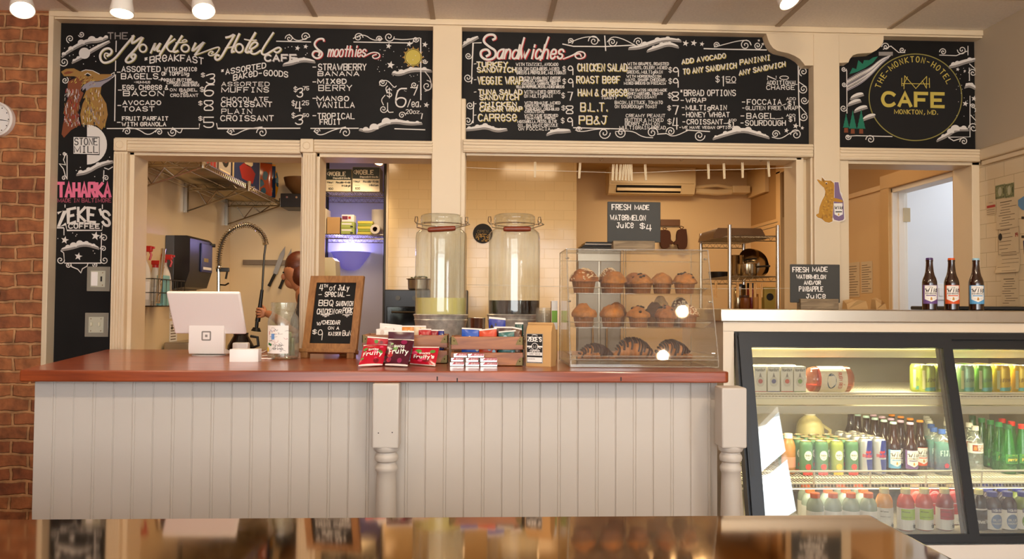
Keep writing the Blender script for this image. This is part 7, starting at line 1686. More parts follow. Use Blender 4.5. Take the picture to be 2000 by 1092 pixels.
for u, v0, v1, lab, tl in ((1045, 316, 347, 'pale clothespin farthest left on the upper string, over the tiled wall', 0), (1132, 318, 349, 'pale clothespin on the upper string left of the air conditioner', .06), (1197, 321, 353, 'leftmost of the bunched clothespins before the air conditioner', .05), (1204, 321, 353, 'second of the bunched clothespins before the air conditioner', .04), (1211, 321, 353, 'third of the bunched clothespins before the air conditioner', .08), (1217, 321, 353, 'fourth of the bunched clothespins before the air conditioner', .12), (1222.5, 321, 353, 'fifth of the bunched clothespins before the air conditioner', .05), (1228, 321, 354, 'sixth of the bunched clothespins before the air conditioner', .0), (1233, 321, 354, 'rightmost of the bunched clothespins before the air conditioner', -.04), (1260.6, 321, 353, 'lone clothespin just right of the bunch on the upper string', -.06), (1383.5, 320, 350, 'clothespin on the upper string just right of the air conditioner', -.04), (1414, 319, 350, 'clothespin on the upper string, second right of the air conditioner', -.05), (1450, 317, 348, 'clothespin on the upper string in front of the far wall corner', -.02), (1501, 315, 346, 'clothespin farthest right on the upper string', -.07)):
    pin(u, v0, v1, 4.285, lab, M_pin, G, tl)
G = 'pine clothespins on the lower string'
for u, lab in ((1398.5, 'pine clothespin nearest the pastry case on the lower string'), (1441, 'pine clothespin second from the pastry case on the lower string'), (1466, 'pine clothespin third on the lower string, left of a close neighbour'), (1474.5, 'pine clothespin fourth on the lower string, right of its close neighbour'), (1487, 'pine clothespin farthest right on the lower string')):
    pin(u, 553, 581, 4.285, lab, M_pin2, G)
def hook(u, v, Yh, lab):
    c = P(u, v, Yh); b = MB(); b.tube([(c.x+.009*math.sin(a*PI/6), Yh, c.z-.012+.009*math.cos(a*PI/6)) for a in range(12)]+[(c.x, Yh, c.z-.003), (c.x, Yh, c.z+.012)], .0016, 6); tag(b.build('eye_hook', M_chrome), lab, 'hook', 'screw eyes under the casing')
for u, lab in ((1174, 'screw eye under the wide opening, left of the air conditioner'), (1331, 'screw eye under the wide opening above the air conditioner'), (1486, 'screw eye under the wide opening near the right end')): hook(u, 307, 4.25, lab)

# ================================================================ kitchen
M_sst = mat('kitchen_steel', '#a89e8e', .3, .9); M_blackm = mat('black_enamel', '#151314', .3); M_wirek = mat('chrome_wire', '#b9b2a4', .25, 1.0)
def ubox(u0, u1, Y0, Y1, z0, z1, vref=560): return (P(u0, vref, Y0).x, Y0, z0), (P(u1, vref, Y0).x, Y1, z1)
# back work tables that carry the things seen above the counter
t = thing('work_table', 'steel kitchen work table along the back wall', 'table', (0, 0, 0)); MB().box((-1.86, 5.93, .86), (-.80, 6.36, .90), bev=.003).build('table_top', M_sst, t)
for x in (-1.82, -.84):
    for y in (5.97, 6.32): MB().cyl((x, y, 0), (x, y, .86), .02, n=12).build('leg', M_sst, t)
# wall-mounted wire shelf on the left kitchen wall
def wire_panel(mb, x0, x1, y0, y1, z, dy=.022, r=.0022, along='x'):
    n = int((y1-y0)/dy)
    for i in range(n+1): y = y0+(y1-y0)*i/n; mb.tube([(x0, y, z), (x1, y, z)], r, 4)
    for x in (x0, (x0+x1)/2, x1): mb.tube([(x, y0, z-.004), (x, y1, z-.004)], .003, 5)
    for x in (x0, x1): mb.tube([(x, y0, z-.032), (x, y1, z-.032)], .003, 5)
    for y in (y0, y1): mb.tube([(x0, y, z-.032), (x1, y, z-.032)], .003, 5); mb.tube([(x0, y, z), (x1, y, z)], .0035, 5)
    m = int((y1-y0)/.035)
    for i in range(m):
        ya, yb5 = y0+(y1-y0)*i/m, y0+(y1-y0)*(i+.5)/m; mb.tube([(x1, ya, z-.032), (x1, yb5, z), (x1, y0+(y1-y0)*(i+1)/m, z-.032)], .0016, 4)
    m = int((x1-x0)/.06)
    for y in (y0, y1):
        for i in range(m): mb.tube([(x0+(x1-x0)*i/m, y, z-.032), (x0+(x1-x0)*(i+.5)/m, y, z), (x0+(x1-x0)*(i+1)/m, y, z-.032)], .0016, 4)
ZW = 2.085; xw0, xw1 = XKL+.03, -1.50
t = thing('wall_shelf', 'chrome wire shelf on brackets along the left kitchen wall', 'shelf')
for y0, y1 in ((4.47, 5.38), (5.40, 6.30)):
    b = MB(); wire_panel(b, xw0, xw1, y0, y1, ZW); b.build('shelf_panel', M_wirek, t)
for y in (4.50, 5.40, 6.27):
    b = MB(); b.box((XKL+.001, y-.016, ZW-.19), (XKL+.022, y+.016, ZW+.01)); b.tube([(XKL+.02, y, ZW-.18), (xw1+.03, y, ZW-.03), (xw1+.05, y, ZW-.015)], .005, 6); b.tube([(XKL+.02, y, ZW-.045), (xw1+.03, y, ZW-.035)], .005, 6)
    for q in (.3, .6): xx = XKL+.02+(xw1-XKL)*q; b.tube([(xx, y, ZW-.18+.15*q), (xx+.07, y, ZW-.04)], .004, 5); b.tube([(xx, y, ZW-.18+.15*q), (xx-.06, y, ZW-.04)], .004, 5)
    b.cyl((xw1+.012, y, ZW-.045), (xw1+.012, y, ZW+.02), .013, n=12); b.build('bracket', M_wirek, t)
def kbox(u0, u1, Xf, dpt, h, label, cat, m, z0=ZW+.004, extra=None, name='grocery_box', group='groceries on the wall shelf'):
    """box standing along the left wall: seen edge from u0 to u1 on the plane X = Xf"""
    ya, yb5 = PX(u0, 350, Xf).y, PX(u1, 350, Xf).y
    o = MB().box((-dpt, -(yb5-ya)/2, 0), (0, (yb5-ya)/2, h), bev=.002).build(name, m, None, (Xf, (ya+yb5)/2, z0)); tag(o, label, cat, group)
    if extra:
        d = MB(); w_ = (yb5-ya)
        fx = lambda x, y: Vector((.0008, -w_/2+x*w_, y*h)); fy = lambda x, y: Vector((-dpt+x*dpt, -w_/2-.0008, y*h)); fx2 = lambda x, y: Vector((.0014, -w_/2+x*w_, y*h)); fy2 = lambda x, y: Vector((-dpt+x*dpt, -w_/2-.0014, y*h))
        m2 = extra(d, fx, fy, fx2, fy2); d.build('box_print', m2, o, smooth=0, fix=False)
    return o
def pr_can(d, fx, fy, fx2, fy2):
    for q in (.1, .38, .66): d.poly([(q, .05), (q+.2, .05), (q+.2, .6), (q, .6)], fx, 0); d.poly([(q, .05), (q+.2, .05), (q+.2, .6), (q, .6)], fy, 0)
    return [mat('tomato_red', '#9c1f1c', .5)]
def pr_roll(d, fx, fy, fx2, fy2):
    for f_, g_ in ((fx, fx2), (fy, fy2)):
        d.poly([(.03, .03), (.97, .03), (.97, .97), (.03, .97)], f_, 0); d.poly([(.5+.2*math.cos(t*PI/8), .72+.13*math.sin(t*PI/8)) for t in range(16)], g_, 1); d.poly([(.3, .2), (.7, .2), (.8, .5), (.6, .62), (.35, .6), (.2, .45)], g_, 2)
    return [mat('navy_print', '#1f2f5c', .5), mat('cream_badge', '#d8c8ac', .5), mat('tomato_red', '#9c1f1c', .5)]
def pr_round(d, fx, fy, fx2, fy2):
    for f_, g_ in ((fx, fx2), (fy, fy2)): d.poly([(.5+.32*math.cos(t*PI/8), .6+.3*math.sin(t*PI/8)) for t in range(16)], f_, 0); d.poly([(.5+.2*math.cos(t*PI/8), .6+.18*math.sin(t*PI/8)) for t in range(16)], g_, 1); d.poly([(.1, .06), (.9, .06), (.9, .2), (.1, .2)], f_, 2)
    return [mat('black_print', '#1c1a1a', .5), mat('rust_print', '#8a4a36', .5), mat('cream_badge', '#d8c8ac', .5)]
kbox(377, 398, -1.57, .16, .15, 'box of red-labelled cans at the near end of the wall shelf', 'box', mat('tan_box', '#c7ac72', .6), extra=pr_can)
kbox(401, 424, -1.57, .2, .20, 'grey and red packet box beside the can box on the wall shelf', 'box', mat('mauve_box', '#8a7a78', .6), extra=pr_can)
kbox(427, 451, -1.57, .22, .22, 'dark box with a round emblem on the wall shelf', 'box', mat('grey_carton', '#a59c94', .6), extra=pr_round)
kbox(455, 508, -1.57, .20, .27, 'large blue box with a red figure on the wall shelf', 'box', mat('pale_carton', '#c9b690', .6), extra=pr_roll)
for u, c_, c2_, lab in ((521, ('rust_chips_foil', '#8a3a1c'), ('teal_chips_print', '#1f4a5c'), 'shiny red-brown chip bag hanging by the big blue box'), (528, ('navy_chips_foil', '#1c2c4a'), ('amber_print', '#c98a2c'), 'dark blue chip bag behind the red-brown one'), (541, ('yellow_chips_foil', '#dc9a1c'), ('teal_chips_print', '#1f4a5c'), 'yellow chip bag at the far end of the wall shelf')):
    y = PX(u, 350, -1.55).y; q = [Vector((-1.66, y-.05, ZW+.27)), Vector((-1.52, y+.03, ZW+.27)), Vector((-1.52, y+.04, ZW+.006)), Vector((-1.66, y-.04, ZW+.006))]
    packet(lab, q, [m_(*c_, .2), m_(*c2_), m_(*c2_)], 'chip bags on the wall shelf', bulge=.03, name='chip_bag', cat='chip bag')
# dark ledge with a bowl at the far right of the left opening
c = P(566, 410, 6.15); lx0, lx1 = P(548, 400, 6.15).x, P(612, 400, 6.15).x; lz0, lz1 = P(566, 405, 6.15).z, P(566, 378, 6.15).z
sh = thing('black_ledge', 'dark wall cabinet high on the back wall beside the mullion', 'cabinet', (0, 0, 0)); MB().box((lx0, 6.14, lz0), (lx1, 6.399, lz1), bev=.004).build('cabinet_body', M_blackm, sh)
b = MB()
for k_ in range(3): b.cyl((lx0+.05+.07*k_, 6.139, lz1-.03), (lx0+.05+.07*k_, 6.132, lz1-.03), .008, n=10)
b.build('knobs', M_chrome, sh)
tag(MB().lathe([(0, 0), (.05, 0), (.11, .07), (.125, .13), (.118, .13), (.1, .07), (0, .01)], 28).build('mixing_bowl', mat('brown_bowl', '#6a4a2a', .4), None, ((lx0+lx1)/2+.0, 6.26, lz1+.001)), 'brown bowl standing on the dark wall cabinet', 'bowl')
tag(MB().box((-.15, -.06, 0), (.12, .06, .10), bev=.003).build('storage_box', mat('forest_box', '#2c3a2a', .6), None, ((lx0+lx1)/2-.0, 6.33, lz1+.14)) if False else MB().box((-.09, -.05, 0), (.09, .05, .16), bev=.003).build('storage_box', mat('forest_box', '#2c3a2a', .6), None, (XKL+.13, 6.22, ZW+.004)), 'dark green box at the far end behind the chip bags', 'box')
# white panel, soap caddy with spray bottles, dispenser, notices
ya, yb5 = 4.43, PX(277, 600, XKL+.03).y
o = MB().box((XKL, ya, .9), (XKL+.03, yb5, P(276, 503, yb5).z), bev=.004).build('wall_board', mat('ivory_board', '#e2d6bc', .5)); tag(o, 'ivory wall board with green tape at the left edge of the opening', 'board')
b = MB()
for u, v0, v1 in ((268, 535, 551), (259, 627, 641)):
    p = PX(u, v0, XKL+.031); q_ = PX(u+7, v1, XKL+.031); b.add([(XKL+.0312, p.y, p.z), (XKL+.0312, q_.y, p.z-.005), (XKL+.0312, q_.y, q_.z), (XKL+.0312, p.y, q_.z+.004)], [(0, 1, 2, 3)])
b.build('green_tape', mat('tape_green', '#3f8a3c', .6), o, fix=False)
cy0, cy1 = PX(278, 570, XKL+.1).y, PX(340, 570, XKL+.1).y; cz0, cz1 = P(300, 598, 4.9).z, P(300, 548, 4.9).z
t = thing('wire_basket', 'black wire basket of spray bottles hanging on the left kitchen wall', 'basket', (XKL+.002, (cy0+cy1)/2, cz0)); hy, hx, hz = (cy1-cy0)/2, .16, cz1-cz0
b = MB()
for z in (0, hz*.5, hz): b.tube([(0, -hy, z), (hx, -hy, z), (hx, hy, z), (0, hy, z)], .003, 5, closed=True)
for i in range(9): y = -hy+2*hy*i/8; b.tube([(hx, y, hz), (hx, y, 0), (0, y, 0)], .0018, 4)
for i in range(4): x = hx*i/3; b.tube([(x, -hy, hz), (x, -hy, 0), (x, hy, 0), (x, hy, hz)], .0018, 4)
b.build('wire_frame', M_dkmetal, t)
M_trig = mat('trigger_red', '#c2241f', .35)
def spray(y, x, h, lab, tl):
    t2 = thing('spray_bottle', lab, 'spray bottle', (XKL+x, y, cz0+.004), 0, 'spray bottles in the wire basket')
    MB().lathe([(0, 0), (.040, 0), (.044, .008), (.044, h*.45), (.036, h*.62), (.018, h*.78), (.015, h*.86)], 24).build('bottle', mat('cloudy_plastic', '#d6d0c4', .35), t2)
    MB().lathe([(.0175, h*.84), (.0175, h*.90), (0, h*.90)], 16, close=True).build('collar', M_trig, t2)
    b = MB(); b.box((-.022, -.012, h*.90), (.05, .012, h*1.0), bev=.005); b.box((.05, -.007, h*.95), (.062, .007, h*.99), bev=.002); b.tube([(.035, 0, h*.92), (.045, 0, h*.85), (.036, 0, h*.76)], .006, 6); b.build('trigger', M_trig, t2)
    b = MB(); f = cylmap(0, 0, .0445, FR+.6); 
    for i in range(6): b.add([f(-.03+.01*i, h*.1), f(-.02+.01*i, h*.1), f(-.02+.01*i, h*.4), f(-.03+.01*i, h*.4)], [(0, 1, 2, 3)])
    b.build('label', M_paper, t2, fix=False)
ys = [PX(u, 560, XKL+.09).y for u in (289, 316, 332)]
spray(ys[0], .06, .33, 'spray bottle with red trigger at the near end of the wire basket', 0); spray(ys[1], .052, .26, 'shorter spray bottle with red cap in the middle of the basket', 0); spray(ys[2]-.02, .06, .30, 'spray bottle with red trigger at the far end, beside the black dispenser', 0)
p0, p1 = Vector((XKL+.145, PX(292, 560, XKL+.1).y, cz0+.02)), Vector((XKL+.14, PX(305, 490, XKL+.1).y, P(312, 492, 4.95).z)); tag(MB().cyl(p0, p1, .014, n=14).build('steel_wand', M_chrome), 'shiny steel wand leaning out of the wire basket', 'wand')
o = MB().box((-.02, -.045, 0), (.02, .045, .17), bev=.003).build('aqua_box', mat('aqua_carton', '#7fb4b0', .5), None, (XKL+.136, PX(320, 570, XKL+.14).y, cz0+.004)); tag(o, 'aqua cardboard box standing in the wire basket', 'box')
y0, y1 = PX(322, 500, XKL).y, PX(417, 500, -1.74).y; z0, z1 = P(362, 566, 5.1).z, P(345, 460, 5.1).z
t = thing('drink_machine', 'black wall-mounted dispenser with grey side and blue display on the left kitchen wall', 'dispenser', (XKL, y0, z0)); dy, dz = y1-y0, z1-z0
MB().box((0.001, 0, 0), (.055, dy, dz), bev=.004).build('back_housing', mat('slate_grey_shell', '#4a4c50', .4), t)
b = MB(); b.ext([(.055, .0, dz*.02), (.12, 0, dz*.05), (.15, 0, dz*.35), (.15, 0, dz*.95), (.13, 0, dz), (.055, 0, dz)], (0, dy, 0)); b.build('front_housing', M_blackm, t, smooth=20)
b = MB(); b.box((.15, dy*.45, dz*.35), (.16, dy*.95, dz*.9), bev=.003); dp = b.build('display', mat('dim_blue_screen', '#23265a', .3), t); b = MB(); b.box((.16, dy*.52, dz*.40), (.1615, dy*.9, dz*.45)); b.build('label_strip', M_paper, dp); b = MB(); b.box((.16, dy*.55, dz*.55), (.1615, dy*.75, dz*.62)); b.build('button_panel', mat('brass_button', '#a08a3a', .5), dp)
b = MB(); b.cyl((.09, dy*.9, dz*.9), (.17, dy*1.0, dz*.9), .012, n=10); b.build('latch_knob', M_black, t)
def wnote(u0, v0, u1, v1, label):
    X = XKL+.001; p, q_ = PX(u0, v0, X), PX(u1, v1, X); b = MB().box((X, p.y, q_.z), (X+.002, q_.y, p.z)); o = tag(b.build('wall_notice', M_paper), label, 'notice', 'notices on the left kitchen wall')
    d = MB(); f = lambda x, y: Vector((X+.0024, p.y+x*(q_.y-p.y), q_.z+y*(p.z-q_.z)))
    for i in range(6): d.strip([(.15, .15+.13*i), (.8, .15+.13*i)], .05, f, 0)
    for a_, b_ in ((.2, .6), (.6, .6)): d.poly([(a_, b_), (a_+.2, b_), (a_+.2, b_+.16), (a_, b_+.16)], f, 0)
    d.build('print', [M_type], o, smooth=0, fix=False)
wnote(331, 588, 345, 622, 'upper paper notice behind the tablet on the left kitchen wall'); wnote(331, 627, 345, 668, 'lower paper notice behind the tablet on the left kitchen wall')
lo, hi = ubox(322, 372, 5.05, 5.55, 0, P(340, 669, 5.05).z); tag(MB().box(lo, hi, bev=.006).build('steel_bin', M_sst), 'low steel cabinet seen behind the counter left of the tablet', 'cabinet')
# pre-rinse faucet
YF = 5.60; t = thing('pre_rinse_faucet', 'tall spring-arched pre-rinse faucet over the kitchen sink', 'faucet', (0, 0, 0)); pf = lambda u, v: P(u, v, YF)
MB().tube([(pf(427, 600).x, YF, .9), pf(427, 600), pf(427, 520)], .011, 10).build('riser', M_chrome, t)
arc = [pf(u, v) for u, v in chaikin([(427, 525), (427, 505), (431, 480), (441, 459), (460, 444), (482, 438), (502, 446), (516, 462), (519, 478)], 2)]
MB().tube(arc+[pf(516, 500), pf(512, 568)], .007, 8).build('hose', M_dkmetal, t)
b = MB(); pts = []; n = 46*10; Ls = len(arc)-1
for i in range(n+1):
    q = i/n*Ls; k_ = min(int(q), Ls-1); p = arc[k_].lerp(arc[k_+1], q-k_); tg = (arc[k_+1]-arc[k_]).normalized(); nn = tg.cross(Vector((0, 1, 0))).normalized(); a = 2*PI*i/10; pts.append(p+(nn*math.cos(a)+Vector((0, 1, 0))*math.sin(a))*.019)
b.tube(pts, .0028, 5); b.build('spring', M_chrome, t)
MB().tube([pf(512, 566), pf(509, 590), pf(506, 612), pf(503, 628)], [.011, .013, .016, .018], 12).build('spray_handle', M_black, t)
b = MB(); b.cyl(pf(502, 628), pf(501, 640), .012, n=12); b.cyl(pf(501, 640), pf(500, 647), .022, .034, n=18); b.build('spray_head', M_black, t)
b = MB(); p = pf(436, 527); b.box((p.x-.045, YF-.01, p.z-.014), (p.x+.04, YF+.01, p.z+.014), bev=.003); p = pf(442, 545); b.tube([pf(444, 530), pf(441, 545)], .007, 6); b.tube([pf(427, 556), pf(440, 557), pf(447, 553)], .006, 6); b.build('wall_bracket', M_dkmetal, t)
# knives on a magnetic bar
kz0, kz1 = P(520, 518, 6.39).z, P(520, 508, 6.39).z; tag(MB().box((P(475, 513, 6.39).x, 6.375, kz0), (P(592, 513, 6.39).x, 6.399, kz1), bev=.002).build('knife_rack', mat('grey_brown_bar', '#7a6a58', .4, .5)), 'magnetic knife bar on the back wall of the kitchen', 'knife rack')
def knife(tip, bol, end, wdt, lab):
    Yk = 6.366; a, b_, c_ = P(*tip, Yk), P(*bol, Yk), P(*end, Yk); d = (a-b_).normalized(); nn = Vector((0, 1, 0)).cross(d)
    t = thing('kitchen_knife', lab, 'knife', b_, 0, 'knives on the magnetic bar'); A, C_ = a-b_, c_-b_
    MB().ext([-nn*wdt*.5, -nn*wdt*.5+A*.7, A, nn*wdt*.5+A*.75, nn*wdt*.5], (0, .003, 0)).build('blade', mat('knife_steel', '#9a9288', .3, .8), t)
    MB().tube([Vector((0, 0, 0)), C_*.3, C_*.7, C_], [.011, .012, .011, .013], 8).build('handle', M_black, t)
knife((557, 481), (537, 535), (525, 559), .035, 'longer kitchen knife, left one on the magnetic bar'); knife((569, 485), (556, 540), (546, 564), .03, 'shorter kitchen knife, right one on the magnetic bar, by the worker')
# person at the sink
M_skin = mat('skin_tone', '#b97a55', .5, bump=(60, .05)); M_hair = mat('auburn_hair', '#5a2a16', .45, var=(40, .4, (1, 1, 6))); M_shirt = mat('charcoal_shirt', '#3a3432', .8); M_jean = mat('dark_trousers', '#25262c', .8)
YP = 5.62; hc = P(575, 527, YP); hx0, hz0 = hc.x, hc.z
pr = thing('person', 'worker with auburn hair and dark shirt bending over the sink, holding the sprayer', 'person', (0, 0, 0))
def skin(name, verts, edges, rad, m, par, sub=2):
    me = bpy.data.meshes.new(name); me.from_pydata([tuple(v) for v in verts], edges, []); o = bpy.data.objects.new(name, me); COL.objects.link(o); o.parent = par
    sk_ = o.modifiers.new('skin', 'SKIN'); 
    for i, r_ in enumerate(rad):
        sv = me.skin_vertices[0].data[i]; sv.radius = r_ if isinstance(r_, tuple) else (r_, r_); sv.use_root = (i == 0)
    sk_.use_smooth_shade = True
    o.modifiers.new('subsurf', 'SUBSURF').levels = sub; o.modifiers['subsurf'].render_levels = sub
    me.materials.append(m); return o
hand = P(509, 612, 5.60); sx, sz = hx0+.13, hz0-.21
V = [(sx+.10, YP+.02, .92), (sx+.09, YP+.02, 1.08), (sx+.05, YP+.02, sz-.06), (sx-.02, YP+.02, sz+.05), (hx0+.045, YP, hz0-.12), (hx0+.01, YP, hz0-.03), (hx0-.005, YP, hz0+.05),
     (sx+.0, YP-.17, sz-.02), (sx-.08, YP-.20, sz-.20), (hand.x+.07, YP-.05, hand.z-.005), (hand.x+.035, YP-.035, hand.z),
     (sx+.0, YP+.20, sz-.02), (sx-.05, YP+.23, sz-.22), (sx-.22, YP+.10, sz-.30), (sx-.27, YP+.08, sz-.31),
     (sx+.10, YP-.09, .86), (sx+.09, YP-.10, .47), (sx+.12, YP-.10, .08), (sx+.02, YP-.11, .04), (sx+.10, YP+.12, .86), (sx+.09, YP+.12, .47), (sx+.12, YP+.12, .08), (sx+.02, YP+.13, .04)]
E = [(0, 1), (1, 2), (2, 3), (3, 4), (4, 5), (5, 6), (3, 7), (7, 8), (8, 9), (9, 10), (3, 11), (11, 12), (12, 13), (13, 14), (0, 15), (15, 16), (16, 17), (17, 18), (0, 19), (19, 20), (20, 21), (21, 22)]
Rr = [(.13, .15), (.12, .14), (.11, .16), (.09, .13), (.055, .055), (.098, .086), (.10, .09), .055, .043, .026, .028, .055, .043, .027, .025, .085, .058, .04, .035, .085, .058, .04, .035]
body = skin('body', V, E, Rr, M_skin, pr)
# clothing a little larger than the body
skin('shirt', [V[i] for i in (0, 1, 2, 3, 7, 8, 11, 12)], [(0, 1), (1, 2), (2, 3), (3, 4), (4, 5), (3, 6), (6, 7)], [(.145, .165), (.135, .155), (.125, .175), (.098, .145), .068, .056, .068, .056], M_shirt, pr)
skin('trousers', [(V[0][0], V[0][1], .90)]+[V[i] for i in (15, 16, 17, 19, 20, 21)], [(0, 1), (1, 2), (2, 3), (0, 4), (4, 5), (5, 6)], [(.14, .16), .098, .07, .055, .098, .07, .055], M_jean, pr)
# hair: cap over the back and top of the head with a knot
b = MB(); b.ball((hx0+.028, YP, hz0+.028), (.092, .090, .100), 20, 14); b.ball((hx0+.048, YP, hz0-.025), (.078, .098, .105), 20, 14); b.ball((hx0+.125, YP, hz0+.0), (.04, .04, .045), 12, 8); b.build('hair', M_hair, pr)
# face turned down and to the left: brow, nose, mouth, ear, eyes
MB().ball((hx0-.072, YP, hz0-.048), (.017, .012, .022), 12, 8).build('nose', M_skin, pr); MB().ball((hx0-.048, YP, hz0-.082), (.018, .022, .007), 12, 8).build('mouth', mat('lip_tone', '#8a4a3c', .5), pr); MB().ball((hx0-.012, YP, hz0-.085), (.052, .048, .045), 14, 10).build('jaw', M_skin, pr); MB().ball((hx0+.018, YP-.076, hz0-.02), (.018, .010, .028), 12, 8).build('ear', M_skin, pr)
b = MB()
for s in (-1, 1): b.ball((hx0-.066, YP+s*.03, hz0-.02), (.007, .009, .006), 8, 6)
b.build('eyes', M_ink, pr)
# hand closed on the spray handle
px_, pz_ = hand.x+.02, hand.z
Vh = [(px_+.03, YP-.03, pz_-.004), (px_-.005, YP-.03, pz_)]; Eh = [(0, 1)]; Rh = [(.024, .018), (.030, .020)]
for k_, (dz_, ln) in enumerate(((.030, .9), (.012, 1.0), (-.007, .96), (-.025, .8))):
    i0 = len(Vh); Vh += [(px_-.012, YP-.045, pz_+dz_), (px_-.035*ln, YP-.052, pz_+dz_+.002), (px_-.048*ln, YP-.025, pz_+dz_-.002), (px_-.034*ln, YP-.008, pz_+dz_-.004)]
    Eh += [(1, i0), (i0, i0+1), (i0+1, i0+2), (i0+2, i0+3)]; Rh += [.0095, .0088, .0082, .007]
i0 = len(Vh); Vh += [(px_+.006, YP-.010, pz_+.034), (px_-.016, YP-.004, pz_+.052), (px_-.032, YP-.010, pz_+.056)]; Eh += [(1, i0), (i0, i0+1), (i0+1, i0+2)]; Rh += [.011, .0095, .008]
skin('hand', Vh, Eh, Rh, M_skin, pr, 1)
# coffee carafe behind the tablet
c = P(470, 680, 4.02); t = thing('coffee_carafe', 'dark glass coffee carafe behind the tablet stand', 'carafe', (c.x, 4.02, ZCT)); MB().lathe([(0, 0), (.055, 0), (.062, .01), (.06, .03), (.035, .075), (.033, .085)], 28).build('glass_body', mat('dark_coffee_glass', '#1c120c', .08), t); MB().tube([(.05, -.01, .075), (.085, -.02, .07), (.09, -.02, .03), (.06, -.01, .02)], .007, 8).build('handle', M_black, t); MB().lathe([(.034, .082), (.036, .09), (0, .094)], 20).build('lid', M_black, t)
# ---- storage recess: two wire shelves, glove boxes, rolls, wall sconce
YR0, YR1 = YK1+.08, YK1+.52; rx0, rx1 = P(612, 450, YK1).x+.02, P(752, 450, YR0).x
zr1, zr2 = P(690, 375, YR0).z, P(690, 458, YR0).z
t = thing('storage_rack', 'chrome wire rack in the storage recess behind the narrow opening', 'rack')
def wire_panel2(mb, x0, x1, y0, y1, z): 
    n = int((x1-x0)/.02)
    for i in range(n+1): x = x0+(x1-x0)*i/n; mb.tube([(x, y0, z), (x, y1, z)], .002, 4)
    for y in (y0, y1):
        mb.tube([(x0, y, z), (x1, y, z)], .0035, 5); mb.tube([(x0, y, z-.035), (x1, y, z-.035)], .0035, 5); m = int((x1-x0)/.045)
        for i in range(m): mb.tube([(x0+(x1-x0)*i/m, y, z-.035), (x0+(x1-x0)*(i+.5)/m, y, z), (x0+(x1-x0)*(i+1)/m, y, z-.035)], .0018, 4)
for z in (zr1, zr2, .75): b = MB(); wire_panel2(b, rx0, rx1, YR0, YR1-.05, z); b.build('shelf', M_wirek, t)
for x in (rx0, rx1):
    for y in (YR0, YR1-.05): MB().cyl((x, y, 0), (x, y, 2.5), .0125, n=10).build('post', M_dkmetal, t)
def rbox(u0, v0, u1, z, Y, dpt, label, cat, m, name, prt=None, group='supplies on the storage rack', h=None):
    a = P(u0, v0, Y); x1 = P(u1, v0, Y).x; hh = h or a.z-z; w_ = x1-a.x
    o = MB().box((0, 0, 0), (w_, dpt, hh), bev=.002).build(name, m, None, (a.x, Y, z+.004)); tag(o, label, cat, group)
    if prt:
        d = MB(); f = lambda x, y: Vector((x*w_, -.0008, y*hh)); f2 = lambda x, y: Vector((x*w_, -.0016, y*hh)); m2 = prt(d, f, f2); d.build('box_print', m2, o, smooth=0, fix=False)
    return o
def glove(sz):
    def prt(d, f, f2):
        d.poly([(.01, .52), (.99, .52), (.99, .99), (.01, .99)], f, 0); lt(d, f2, 'NOBLE', .14, .70, .17, .62, .035, 1); lt(d, f2, 'Disposable Gloves', .28, .57, .06, .66, .016, 1)
        lt(d, f2, 'Vinyl', .05, .37, .07, .22, .018, 0); lt(d, f2, 'Powder-Free', .40, .37, .07, .55, .018, 0); lt(d, f2, sz, .62, .23, .07, .33, .018, 0); lt(d, f2, '100', .10, .08, .09, .18, .016, 0); d.strip([(.1, .26), (.28, .26)], .01, f2, 0)
        d.strip(spiral(.12, .78, .10, 1.4, 0), .02, f2, 1); return [mat('deep_green_black', '#15211c', .5), mat('ivory_print', '#e4dcc6', .6)]
    return prt
M_glv = mat('glove_box_cream', '#dccfae', .6)
rbox(637, 331, 687, zr1, YR0+.02, .22, 'glove box marked X-large on the upper storage shelf', 'glove box', M_glv, 'glove_box', glove('X-Large')); rbox(688.5, 327, 742, zr1, YR0+.0, .22, 'glove box marked medium on the upper storage shelf, right of its twin', 'glove box', M_glv, 'glove_box', glove('Medium'))
rbox(616, 408, 637, zr2, YR0+.02, .2, 'black and white box at the left of the lower storage shelf', 'box', M_glv, 'supply_box', lambda d, f, f2: (d.poly([(.05, .5), (.7, .5), (.7, .97), (.05, .97)], f, 0), lt(d, f2, 'null', .3, .2, .1, .6, .03, 0))[-1] or [M_ink])
rbox(639, 425, 664, zr2, YR0+.03, .18, 'plain brown cardboard box on the lower storage shelf', 'box', M_kraft, 'cardboard_box')
lime = mat('lime_box', '#a9b45a', .6); lz = (P(680, 434, YR0).z-zr2)/2
for k_, lab in enumerate(('lower green tea box on the lower storage shelf', 'upper green tea box stacked on its twin')):
    o = rbox(666, 440, 692, zr2+k_*(lz+.001), YR0+.03, .12, lab, 'box', lime, 'tea_box', lambda d, f, f2: (d.poly([(.05, .55), (.8, .55), (.8, .8), (.05, .8)], f, 0), d.poly([(.7, .1), (.9, .1), (.9, .35), (.7, .35)], f, 1), [M_paper, mat('deep_green_black', '#15211c', .5)])[-1], h=lz)
rbox(667, 440, 691, zr2+2*(lz+.001), YR0+.03, .12, 'small white box with red print on top of the tea boxes', 'box', M_paper, 'medicine_box', lambda d, f, f2: (d.poly([(.05, .3), (.5, .3), (.5, .8), (.05, .8)], f, 0), d.poly([(.55, .4), (.75, .4), (.75, .75), (.55, .75)], f, 1), [mat('plum_print', '#7a2a44', .6), mat('stamp_red', '#b03a30', .7)])[-1], h=P(680, 419, YR0).z-P(680, 433, YR0).z)
